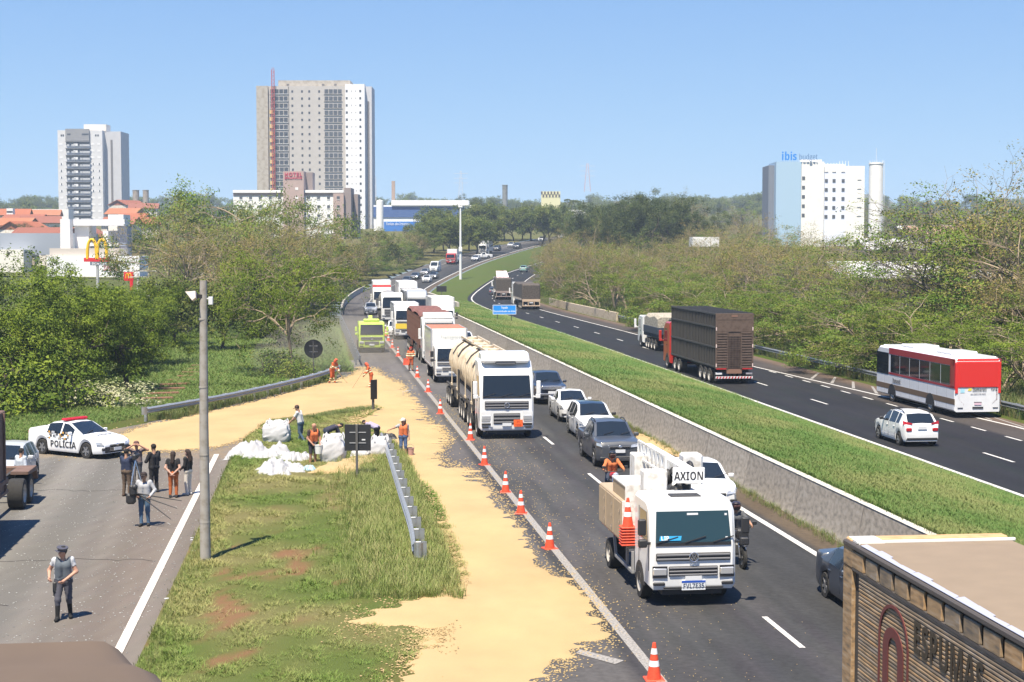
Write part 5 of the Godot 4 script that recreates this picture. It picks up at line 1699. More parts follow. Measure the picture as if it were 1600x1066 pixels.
func wheel(t: Node, at: Vector3, r: float, w: float, style := "car"):
	var id := "wheel%s_%.2f_%.2f" % [style, r, w]
	if not cache.has(id):
		var g := geo()
		g.x = Transform3D(Basis(Vector3.BACK, -PI / 2), Vector3.ZERO)
		var h := w / 2
		g.lathe([Vector2(r * 0.62, -h), Vector2(r * 0.93, -h), Vector2(r, -h * 0.7), Vector2(r, h * 0.7), Vector2(r * 0.93, h), Vector2(r * 0.62, h), Vector2(r * 0.58, h * 0.5), Vector2(r * 0.58, -h * 0.5), Vector2(r * 0.62, -h)], 22)
		var f := geo()
		f.x = g.x
		if style == "car":
			f.lathe([Vector2(0, -h * 0.55), Vector2(r * 0.6, -h * 0.55), Vector2(r * 0.64, -h * 0.9), Vector2(r * 0.64, h * 0.9), Vector2(r * 0.6, h * 0.4), Vector2(0, h * 0.4)], 18)
			for s in [-1.0, 1.0]:
				for k in 5:
					var a := TAU * k / 5.0
					f.bar(Vector3(0, s * h * 0.8, 0), Vector3(cos(a) * r * 0.62, s * h * 0.86, sin(a) * r * 0.62), r * 0.2, r * 0.07)
		else:
			f.lathe([Vector2(0, -h * 0.3), Vector2(r * 0.3, -h * 0.3), Vector2(r * 0.58, -h * 0.85), Vector2(r * 0.61, -h * 1.0), Vector2(r * 0.61, h * 1.0), Vector2(r * 0.58, h * 0.85), Vector2(r * 0.3, h * 0.3), Vector2(r * 0.18, h * 0.9), Vector2(0, h * 0.95)], 16)
			f.lathe([Vector2(r * 0.18, -h * 0.3), Vector2(r * 0.18, -h * 0.9), Vector2(0, -h * 0.95)], 12)
		cache[id] = [g.mesh(50), f.mesh(35)]
	var o := put("wheel", cache[id][0], rubber(), t, at + Vector3(0, r, 0))
	put("rim", cache[id][1], M("rim_alloy", Color(0.34, 0.34, 0.35), 0.35, 0.7) if style == "car" else M("rim_dark", Color(0.10, 0.10, 0.105), 0.4, 0.6) if style == "dark" else M("rim_truck", Color(0.42, 0.40, 0.37), 0.6, 0.2, "dirt", 1.0), o)


func place(t: Node3D, px: float, py: float, turn: float, back := 0.0, h := 0.0):  # puts the ground under the end (0 front, or the length for the rear) where the photograph shows it
	t.rotation.y = turn
	t.position = W(px, py, h) + Vector3(sin(turn), 0, cos(turn)) * back


func heading(fx: Callable, d: float) -> float:  # yaw of traffic coming towards the bridge
	return atan2(fx.call(d - 2.0) - fx.call(d + 2.0), 4.0)


func lerp_table(t: Array, s: float) -> float:
	for i in t.size() - 1:
		if s <= t[i + 1].x: return lerpf(t[i].y, t[i + 1].y, clampf((s - t[i].x) / maxf(1e-4, t[i + 1].x - t[i].x), 0, 1))
	return t[-1].y


func car_meshes(o: Dictionary) -> Dictionary:
	var l: float = o.l
	var w: float = o.w / 2
	var r: float = o.r
	var top: Array = o.top
	var st := []
	for k in range(0, int(l / 0.22)): st.append(0.1 + 0.22 * k)
	st.append_array([0.0, 0.03, 0.09, l - 0.03, l - 0.09, l, o.cowl, o.rf, o.rr, o.deck])
	for p in top: st.append(p.x)
	for q in o.glass: st.append_array([q[0], q[1]])
	for ws in o.axles:
		for k in [-1.0, -0.97, -0.85, -0.6, -0.3, 0.0, 0.3, 0.6, 0.85, 0.97, 1.0]: st.append(ws + r * 1.16 * k)
	st.sort()
	var ss := []
	for s in st:
		if s >= 0 and s <= l and (ss.is_empty() or s - ss[-1] > 0.012): ss.append(s)
	ss[-1] = l
	var roof_w: float = o.get("roof_w", 0.74)
	var secs := []
	for s in ss:
		var e := maxf(0.0, 0.75 - s) / 0.75
		var e2 := maxf(0.0, 0.55 - (l - s)) / 0.55
		var hw := w * (1.0 - 0.20 * e * e * e - 0.02 * e - 0.13 * e2 * e2 * e2 - 0.02 * e2)
		var ty := lerp_table(top, s)
		if s < 0.02: ty -= 0.07
		elif s < 0.05: ty -= 0.025
		if s > l - 0.02: ty -= 0.08
		elif s > l - 0.05: ty -= 0.03
		var yb: float = o.get("clear", 0.2) + 0.05 * e + 0.06 * e2
		for ws in o.axles:
			var q: float = r * 1.16
			if absf(s - ws) < q: yb = maxf(yb, r + sqrt(q * q - (s - ws) * (s - ws)) * 1.0)
		var belt := lerpf(o.belt0, o.belt1, s / l)
		var cabin: float = 0.0
		if s > o.cowl and s < o.tail:
			var roof_y: float = o.roof_y
			cabin = clampf((ty - belt) / (roof_y - belt), 0, 1)
		var by := minf(belt, ty - 0.05)
		var rw := lerpf(hw * 0.90, w * roof_w, cabin)
		var mid := lerpf(yb, by, 0.5)
		secs.append([Vector3(hw * 0.94, yb, -s), Vector3(hw * 0.985, minf(yb + 0.10, by - 0.02), -s), Vector3(hw, maxf(mid, yb + 0.12) if maxf(mid, yb + 0.12) < by else by - 0.01, -s), Vector3(hw * 0.975, by, -s), Vector3(rw, ty - (0.045 if cabin > 0 else 0.018), -s), Vector3(rw - 0.10, ty - 0.008, -s), Vector3(0, ty + 0.025, -s)])
	var body := geo()
	var gl := {}
	for i in ss.size() - 1:
		var a: float = (ss[i] + ss[i + 1]) / 2
		for j in 6:
			for sd in [1.0, -1.0]:
				var f := Vector3(sd, 1, 1)
				var p: Vector3 = secs[i][j] * f
				var q: Vector3 = secs[i][j + 1] * f
				var u: Vector3 = secs[i + 1][j + 1] * f
				var v: Vector3 = secs[i + 1][j] * f
				var dest: Geo = body
				var key := ""
				if j == 3:
					for k in o.glass.size():
						if a > o.glass[k][0] and a < o.glass[k][1]: key = "side_window%d%d" % [k, int(sd)]
				elif j == 5:
					if a > o.cowl and a < o.rf: key = "windscreen"
					elif a > o.rr and a < o.deck: key = "rear_window"
					elif o.has("bed") and a > o.bed[0] and a < o.bed[1]: key = "bed_cover"
					elif o.has("sunroof") and a > o.rf and a < o.rr: key = "black_roof"
				elif j == 4 and o.has("bed") and a > o.bed[0] and a < o.bed[1]: key = "bed_cover"
				if key:
					if not gl.has(key): gl[key] = geo()
					dest = gl[key]
				if sd > 0: dest.quad(p, v, u, q)
				else: dest.quad(q, u, v, p)
	for e in [0, ss.size() - 1]:  # close the ends
		var ring := []
		for j in 7: ring.append(secs[e][j])
		for j in range(5, -1, -1): ring.append(secs[e][j] * Vector3(-1, 1, 1))
		var c := Vector3(0, (secs[e][0].y + secs[e][6].y) / 2, secs[e][0].z)
		for k in ring.size():
			var n := (k + 1) % ring.size()
			if e == 0: body.tri(c, ring[k], ring[n])
			else: body.tri(c, ring[n], ring[k])
	var out := {"body": body.mesh(38)}
	for k in gl: out[k] = gl[k].mesh(38)
	var under := geo()
	under.box(Vector3(0, 0.42, -l / 2), Vector3(o.w * 0.80, 0.36, l - 0.5), 0.05)
	out["floor"] = under.mesh(0)
	return out


# profile points: (distance behind the front end, height)
func car_spec(shape: String) -> Dictionary:
	match shape:
		"suv": return {"l": 4.25, "w": 1.8, "r": 0.34, "belt0": 0.98, "belt1": 1.06, "roof_y": 1.60, "cowl": 1.12, "rf": 1.85, "rr": 3.72, "deck": 4.12, "tail": 4.2, "glass": [[1.5, 2.18], [2.27, 3.05], [3.14, 3.62]], "axles": [0.82, 3.42], "top": [Vector2(0, 0.84), Vector2(0.15, 0.98), Vector2(0.6, 1.04), Vector2(1.12, 1.08), Vector2(1.85, 1.55), Vector2(2.4, 1.6), Vector2(3.3, 1.58), Vector2(3.72, 1.52), Vector2(4.12, 1.08), Vector2(4.2, 0.9), Vector2(4.25, 0.75)]}
		"pickup": return {"l": 5.1, "w": 1.86, "r": 0.38, "belt0": 1.06, "belt1": 1.12, "roof_y": 1.72, "cowl": 1.32, "rf": 2.0, "rr": 3.30, "deck": 3.50, "tail": 3.52, "clear": 0.28, "glass": [[1.66, 2.38], [2.47, 3.16]], "axles": [0.92, 3.95], "bed": [3.62, 4.98], "top": [Vector2(0, 0.96), Vector2(0.12, 1.08), Vector2(0.7, 1.14), Vector2(1.32, 1.17), Vector2(2.0, 1.68), Vector2(2.5, 1.73), Vector2(3.30, 1.70), Vector2(3.50, 1.18), Vector2(5.0, 1.16), Vector2(5.1, 1.08)]}
		"small_pickup": return {"l": 4.45, "w": 1.7, "r": 0.32, "belt0": 0.95, "belt1": 1.02, "roof_y": 1.50, "cowl": 1.15, "rf": 1.85, "rr": 2.65, "deck": 2.85, "tail": 2.87, "clear": 0.24, "glass": [[1.5, 2.5]], "axles": [0.78, 3.35], "bed": [2.95, 4.36], "top": [Vector2(0, 0.80), Vector2(0.12, 0.92), Vector2(0.6, 1.0), Vector2(1.15, 1.04), Vector2(1.85, 1.46), Vector2(2.2, 1.5), Vector2(2.65, 1.48), Vector2(2.85, 1.08), Vector2(4.38, 1.04), Vector2(4.45, 0.98)]}
		"sedan": return {"l": 4.63, "w": 1.78, "r": 0.33, "belt0": 0.88, "belt1": 1.0, "roof_y": 1.45, "cowl": 1.28, "rf": 2.12, "rr": 3.2, "deck": 3.92, "tail": 3.95, "glass": [[1.72, 2.42], [2.50, 3.32]], "axles": [0.94, 3.63], "top": [Vector2(0, 0.66), Vector2(0.1, 0.76), Vector2(0.5, 0.88), Vector2(1.28, 0.98), Vector2(2.12, 1.41), Vector2(2.55, 1.455), Vector2(3.2, 1.40), Vector2(3.92, 1.10), Vector2(4.5, 1.09), Vector2(4.58, 1.0), Vector2(4.63, 0.84)]}
		"van": return {"l": 4.9, "w": 1.95, "r": 0.34, "belt0": 1.2, "belt1": 1.3, "roof_y": 2.35, "cowl": 0.75, "rf": 1.5, "rr": 4.84, "deck": 4.86, "tail": 4.9, "roof_w": 0.86, "glass": [[1.0, 1.75]], "axles": [0.85, 3.9], "top": [Vector2(0, 0.95), Vector2(0.12, 1.15), Vector2(0.75, 1.32), Vector2(1.5, 2.15), Vector2(1.9, 2.35), Vector2(4.7, 2.35), Vector2(4.86, 2.1), Vector2(4.9, 1.9)]}
	return {"l": 4.05, "w": 1.72, "r": 0.31, "belt0": 0.93, "belt1": 1.02, "roof_y": 1.52, "cowl": 1.05, "rf": 1.75, "rr": 3.52, "deck": 3.93, "tail": 3.98, "glass": [[1.42, 2.08], [2.16, 2.92], [3.0, 3.38]], "axles": [0.78, 3.33], "top": [Vector2(0, 0.74), Vector2(0.1, 0.86), Vector2(0.5, 0.95), Vector2(1.05, 1.02), Vector2(1.75, 1.47), Vector2(2.3, 1.525), Vector2(3.1, 1.50), Vector2(3.52, 1.44), Vector2(3.93, 1.04), Vector2(4.0, 0.9), Vector2(4.05, 0.72)]}


func car(called: String, shape: String, m: Material, label: String, category := "car", extra := {}) -> Node3D:
	var o := car_spec(shape)
	o.merge(extra, true)
	var id := "car_%s%s" % [shape, "s" if o.has("sunroof") else ""]
	if not cache.has(id): cache[id] = car_meshes(o)
	var ms: Dictionary = cache[id]
	var t := thing(called, label, category)
	for k in ms:
		var n: String = "side_window" if k.begins_with("side_window") else k
		put(n, ms[k], glass() if n.ends_with("window") or n == "windscreen" or n == "black_roof" else m if n == "body" else black(), t)
	for ws in o.axles:
		for s in [-1.0, 1.0]: wheel(t, Vector3(s * (o.w / 2 - 0.115), 0, -ws), o.r, 0.21, o.get("rim", "car"))
	var l: float = o.l
	var w: float = o.w / 2
	var hy: float = o.top[0].y
	var rear: float = o.top[-1].y
	var dark: bool = o.get("rear_only", false)
	for s in [-1.0, 1.0]:
		var g := geo()
		g.slab(Vector3(s * w * 0.46, hy - 0.10, 0.005), Vector3(s * w * 0.80, hy - 0.07, -0.02), Vector3(s * w * 0.84, hy + 0.06, -0.12), Vector3(s * w * 0.50, hy + 0.0, -0.02), 0.03)
		g.slab(Vector3(s * w * 0.80, hy - 0.07, -0.02), Vector3(s * w * 0.96, hy - 0.04, -0.30), Vector3(s * w * 0.96, hy + 0.07, -0.34), Vector3(s * w * 0.84, hy + 0.06, -0.12), 0.02 * s)
		put("headlight", g, lamp_m(), t)
		g = geo()
		g.box(Vector3(s * w * 0.74, 0.43, -0.04), Vector3(0.26, 0.12, 0.12), 0.03)
		put("fog_lamp", g, black(), t)
		g = geo()
		g.box(Vector3(s * w * 0.70, rear + (-0.14 if o.has("bed") else 0.06), -l + 0.05), Vector3(0.26, 0.16 if shape != "van" else 0.5, 0.14), 0.03)
		put("tail_light", g, tail_m(), t)
		g = geo()
		var my: float = lerpf(o.belt0, o.belt1, 0.35) + 0.10
		g.box(Vector3(s * (w + 0.10), my, -o.cowl - 0.48), Vector3(0.20, 0.14, 0.10), 0.03)
		g.bar(Vector3(s * (w - 0.08), my - 0.08, -o.cowl - 0.5), Vector3(s * (w + 0.05), my - 0.02, -o.cowl - 0.48), 0.05, 0.05)
		put("mirror", g, o.get("mirror", m), t)
		g = geo()
		for q in o.glass:
			g.bar(Vector3(s * w * 0.998, o.get("clear", 0.2) + 0.16, -q[1] - 0.045), Vector3(s * w * 0.982, lerpf(o.belt0, o.belt1, q[1] / l) - 0.01, -q[1] - 0.045), 0.012, 0.012)
		put("door_seam", g, black(), t)
		g = geo()
		for q in o.glass.slice(0, 2): g.box(Vector3(s * (w + 0.005), lerpf(o.belt0, o.belt1, 0.5) - 0.14, -q[1] + 0.1), Vector3(0.03, 0.03, 0.16), 0.01)
		put("door_handle", g, m, t)
	var g := geo()
	g.box(Vector3(0, hy - 0.10, -0.005), Vector3(w * 0.9, 0.10, 0.06), 0.02)
	g.box(Vector3(0, 0.42, -0.005), Vector3(w * 1.05, 0.18, 0.06), 0.03)
	put("grille", g, black(), t)
	g = geo()
	for k in 3: g.box(Vector3(0, 0.36 + 0.055 * k, 0.02), Vector3(w * 0.98, 0.014, 0.03))
	g.box(Vector3(0, hy - 0.07, 0.03), Vector3(w * 0.86, 0.016, 0.02)); g.ball(Vector3(0, hy - 0.07, 0.035), Vector3(0.075, 0.055, 0.02), 10)
	put("grille_bars", g, chrome(), t)
	g = geo()
	g.box(Vector3(0, hy - 0.24, 0.04), Vector3(0.4, 0.13, 0.02))
	g.box(Vector3(0, rear - 0.16 if shape != "hatch" else 0.86, -l - 0.012), Vector3(0.4, 0.13, 0.02))
	put("number_plate", g, plate_m(), t)
	g = geo()
	g.box(Vector3(0, 0.36, -l + 0.04), Vector3(w * 1.7, 0.16, 0.12), 0.04)
	put("rear_bumper_strip", g, black(), t)
	g = geo()
	for s in [-0.42, 0.28]: g.bar(Vector3(s, lerp_table(o.top, o.cowl + 0.04) + 0.035, -o.cowl - 0.03), Vector3(s + 0.42, lerp_table(o.top, o.cowl + 0.16) + 0.04, -o.cowl - 0.15), 0.02, 0.02)
	put("wiper", g, black(), t)
	if o.get("rails", false):
		g = geo()
		for s in [-1.0, 1.0]: g.tube([Vector3(s * w * 0.68, lerp_table(o.top, o.rf + 0.1) + 0.0, -o.rf - 0.1), Vector3(s * w * 0.68, o.roof_y + 0.05, -o.rf - 0.4), Vector3(s * w * 0.68, o.roof_y + 0.05, -o.rr + 0.4), Vector3(s * w * 0.68, lerp_table(o.top, o.rr - 0.1), -o.rr + 0.1)], [0.025, 0.025, 0.025, 0.025], 6)
		put("roof_rail", g, black(), t)
	return t


# ---------- lorries ----------
func cab(t: Node3D, o: Dictionary):  # o: w width, b underside, h roof, d depth, wy and wt windscreen foot and top, lean, m paint
	var w: float = o.w / 2
	var lean: float = o.get("lean", 0.22)
	var m: Material = o.m
	var head: float = o.h - o.wt
	var g := geo()
	g.prism([Vector2(-o.d, o.b), Vector2(-0.06, o.b), Vector2(0, o.b + 0.12), Vector2(0, o.wy - 0.02), Vector2(-lean, o.wt), Vector2(-lean - 0.10 - head * 0.9, o.h - 0.03), Vector2(-lean - 0.3 - head, o.h), Vector2(-o.d, o.h)], w, 0.09)
	put("cab_shell", g, m, t)
	g = geo()
	var top_in := 0.17
	g.slab(Vector3(-w + 0.13, o.wy + 0.02, 0.0), Vector3(w - 0.13, o.wy + 0.02, 0.0), Vector3(w - top_in, o.wt - 0.03, -lean), Vector3(-w + top_in, o.wt - 0.03, -lean), 0.012)
	put("windscreen", g, o.get("screen", glass()), t)
	g = geo()
	g.slab(Vector3(-w + 0.13, o.wy - 0.06, 0.0), Vector3(w - 0.13, o.wy - 0.06, 0.0), Vector3(w - 0.13, o.wy + 0.018, 0.0), Vector3(-w + 0.13, o.wy + 0.018, 0.0), 0.02)
	put("cowl_strip", g, black(), t)
	g = geo()
	for s in [-0.75, -0.1, 0.55]: g.bar(Vector3(s * w - 0.1, o.wy + 0.02, 0.03), Vector3(s * w + 0.42, o.wy + 0.16, 0.0), 0.025, 0.025)
	put("wiper", g, black(), t)
	for s in [-1.0, 1.0]:
		g = geo()
		var x: float = s * w
		var q := [Vector3(x, o.wy - 0.02, -0.30), Vector3(x, o.wy + 0.0, -minf(1.25, o.d - 0.25)), Vector3(x, o.wt - 0.08, -minf(1.25, o.d - 0.25)), Vector3(x, o.wt - 0.08, -0.30 - lean)]
		if s > 0: g.slab(q[0], q[1], q[2], q[3], 0.008)
		else: g.slab(q[3], q[2], q[1], q[0], 0.008)
		put("door_window", g, glass(), t)
		g = geo()
		g.box(Vector3(x, (o.b + o.wy) / 2 + 0.2, -0.22), Vector3(0.02, o.wy - o.b - 0.5, 0.02)); g.box(Vector3(x, (o.b + o.wt) / 2 + 0.2, -minf(1.36, o.d - 0.12)), Vector3(0.02, o.wt - o.b - 0.5, 0.02)); g.box(Vector3(x * 1.005, o.wy - 0.25, -minf(1.2, o.d - 0.3)), Vector3(0.04, 0.05, 0.2))
		put("door_seam", g, black(), t)
		# wheel arch
		g = geo()
		var arch := []
		for k in 9:
			var a := PI * k / 8.0
			arch.append(Vector2(-o.axle + cos(a) * (o.r + 0.12), minf(o.r + sin(a) * (o.r + 0.12), o.wy - 0.3)))
		arch.append(Vector2(-o.axle - o.r - 0.12, o.b - 0.02)); arch.append(Vector2(-o.axle + o.r + 0.12, o.b - 0.02))
		g.x = Transform3D(Basis(), Vector3(x - s * 0.055, 0, 0))
		g.prism(arch, 0.065)
		put("wheel_arch", g, black(), t)
		wheel(t, Vector3(s * (w - 0.12), 0, -o.axle), o.r, 0.28, "truck")
		# mirror
		g = geo()
		g.box(Vector3(s * (w + 0.22), o.wy + 0.42, 0.02), Vector3(0.20, 0.62 if o.h > 2.7 else 0.4, 0.12), 0.03)
		g.box(Vector3(s * (w + 0.20), o.wy + 0.02, 0.02), Vector3(0.22, 0.2, 0.14), 0.03)
		g.bar(Vector3(s * (w - 0.05), o.wy + 0.0, -0.12), Vector3(s * (w + 0.2), o.wy + 0.0, 0.0), 0.06, 0.06)
		put("mirror", g, o.get("mirror", black()), t)
		g = geo()
		g.box(Vector3(s * w * 0.78, o.lamp_y, 0.01), Vector3(w * 0.34, 0.20, 0.08), 0.03)
		put("headlight", g, lamp_m(), t)
		g = geo()
		g.box(Vector3(s * w * 0.80, o.b + 0.16, 0.01), Vector3(0.3, 0.08, 0.06), 0.02)
		put("fog_lamp", g, black(), t)
	for q in o.grilles:  # [low, high, bars, half width]
		g = geo()
		g.box(Vector3(0, (q[0] + q[1]) / 2, 0.0), Vector3(q[3] * 2, q[1] - q[0], 0.05), 0.02)
		put("grille", g, o.get("grille_m", black()), t)
		for k in q[2]:
			g = geo()
			g.box(Vector3(0, lerpf(q[0], q[1], (k + 0.5) / q[2]), 0.03), Vector3(q[3] * 1.96, (q[1] - q[0]) / q[2] * 0.45, 0.03), 0.008)
			put("grille_bar", g, o.get("bar_m", M("grille_grey", Color(0.20, 0.20, 0.21), 0.4, 0.3)), t)
	g = geo()
	g.box(Vector3(0, o.b + 0.28, 0.02), Vector3(0.42, 0.14, 0.05))
	put("number_plate", g, plate_m(), t)
	if o.has("badge"):
		g = geo()
		var ring := []
		var rr := []
		for k in 17: ring.append(Vector3(cos(TAU * k / 16.0) * 0.115, o.badge + sin(TAU * k / 16.0) * 0.115, 0.065)); rr.append(0.012)
		g.tube(ring, rr, 6, false)
		for b in [[-0.06, 0.09, -0.02, -0.02], [-0.02, -0.02, 0.0, 0.03], [0.0, 0.03, 0.02, -0.02], [0.02, -0.02, 0.06, 0.09], [-0.095, 0.05, -0.045, -0.09], [-0.045, -0.09, 0.0, -0.01], [0.0, -0.01, 0.045, -0.09], [0.045, -0.09, 0.095, 0.05]]: g.bar(Vector3(b[0], o.badge + b[1], 0.065), Vector3(b[2], o.badge + b[3], 0.065), 0.018, 0.018)
		put("emblem", g, chrome(), t)
	g = geo()
	g.box(Vector3(0, (o.b + 0.25) / 2 + 0.2, -o.d / 2), Vector3(o.w * 0.7, 0.5, o.d - 0.3))
	put("engine_bay", g, black(), t)


func axle_pair(t: Node3D, z: float, w: float, r := 0.5):
	for s in [-1.0, 1.0]: wheel(t, Vector3(s * (w / 2 - 0.22), 0, z), r, 0.5, "truck")


func chassis(t: Node3D, z0: float, z1: float, y := 0.85):
	var g := geo()
	for s in [-0.42, 0.42]: g.box(Vector3(s, y, (z0 + z1) / 2), Vector3(0.1, 0.28, absf(z1 - z0)))
	for k in 5: g.box(Vector3(0, y, lerpf(z0, z1, (k + 0.5) / 5.0)), Vector3(0.8, 0.2, 0.1))
	put("chassis", g, frame_m(), t)


func cargo_box(t: Node3D, w: float, y0: float, y1: float, z0: float, z1: float, m: Material, roof: Material):
	var g := geo()
	g.box(Vector3(0, (y0 + y1) / 2, (z0 + z1) / 2), Vector3(w, y1 - y0, absf(z1 - z0)), 0.03)
	put("cargo_box", g, m, t)
	g = geo()
	g.box(Vector3(0, y1 + 0.004, (z0 + z1) / 2), Vector3(w - 0.12, 0.02, absf(z1 - z0) - 0.12))
	put("roof", g, roof, t)
	g = geo()
	for s in [-1.0, 1.0]:
		g.box(Vector3(s * w / 2, y1 - 0.05, (z0 + z1) / 2), Vector3(0.05, 0.1, absf(z1 - z0)))
		g.box(Vector3(s * w / 2, y0 + 0.05, (z0 + z1) / 2), Vector3(0.05, 0.1, absf(z1 - z0)))
		for z in [z0, z1]: g.box(Vector3(s * (w / 2 - 0.03), (y0 + y1) / 2, z), Vector3(0.1, y1 - y0, 0.05))
	put("box_edging", g, M("edging", Color(0.45, 0.45, 0.45), 0.4, 0.5), t)


func truck_cab(style: String, m: Material, extra := {}) -> Dictionary:
	var o := {}
	match style:
		"heavy": o = {"w": 2.5, "b": 0.42, "h": 3.65, "d": 2.2, "wy": 1.98, "wt": 2.98, "lean": 0.20, "axle": 1.4, "r": 0.5, "lamp_y": 0.92, "grilles": [[1.40, 1.78, 3, 1.02], [0.72, 1.22, 3, 0.62]], "badge": 1.59, "mirror": m}
		"heavy_dark": o = {"w": 2.5, "b": 0.42, "h": 3.6, "d": 2.2, "wy": 2.0, "wt": 2.85, "lean": 0.18, "axle": 1.4, "r": 0.5, "lamp_y": 0.85, "grilles": [[0.75, 1.80, 6, 0.85]]}
		"mid": o = {"w": 2.16, "b": 0.44, "h": 2.62, "d": 1.95, "wy": 1.60, "wt": 2.40, "lean": 0.16, "axle": 1.25, "r": 0.42, "lamp_y": 0.90, "grilles": [[1.16, 1.36, 2, 0.94], [0.78, 1.03, 3, 0.62]], "badge": 1.26}
	o.m = m
	o.merge(extra, true)
	return o


func make_traffic():
	var white := paint("paint_white", Color(0.74, 0.74, 0.73))
	var fleet := paint("paint_fleet_white", Color(0.72, 0.71, 0.68))
	var ly := 0.1263
	bucket_truck(white)
	tanker_truck(white)
	# queue on the oncoming carriageway
	var charcoal := paint("paint_charcoal", Color(0.055, 0.06, 0.07), false)
	var o := car("pickup_truck", "pickup", charcoal, "dark grey double cab pickup leading the lane beside the median wall", "pickup", {"rails": true})
	place(o, 969, 733, ly)
	o = car("suv", "suv", white, "white sport utility car with a black roof behind the dark grey pickup", "car", {"sunroof": true, "mirror": black()})
	place(o, 936, 690, ly)
	o = car("small_pickup", "small_pickup", white, "small white pickup between the navy pickup and the white car with a black roof", "pickup")
	place(o, 901, 661, ly)
	o = car("pickup_truck", "pickup", paint("paint_navy", Color(0.018, 0.025, 0.045), false), "navy blue pickup with a chrome grille half hidden by the tanker cab", "pickup")
	place(o, 862, 633, ly)
	var g := geo()
	g.box(Vector3(0, 0.98, 0.06), Vector3(1.1, 0.2, 0.06), 0.02); g.box(Vector3(0, 0.6, 0.05), Vector3(1.3, 0.12, 0.06), 0.02)
	put("chrome_grille", g, chrome(), o)
	o = car("hatchback", "hatch", white, "white hatchback behind the lift arm of the utility truck", "car")
	place(o, 1117, 803, ly)
	o = car("sedan", "sedan", paint("paint_blue_black", Color(0.035, 0.045, 0.065), false), "dark blue grey car partly hidden by the box lorry in the foreground", "car")
	o.position = P(9.25, 36.3); o.rotation.y = ly
	o = car("hatchback", "hatch", white, "white car between the small delivery lorry and the median wall", "car")
	place(o, 728, 548, ly)
	o = car("hatchback", "hatch", white, "white car half hidden behind the lorry with the yellow stripe", "car")
	place(o, 619, 527, ly)
	queue_trucks(white, fleet, ly)
	green_truck()
	away_traffic(white)
	far_traffic(white, charcoal)
	ramp_vehicles(white)
	foreground_trucks()
	motorcycles(ly)


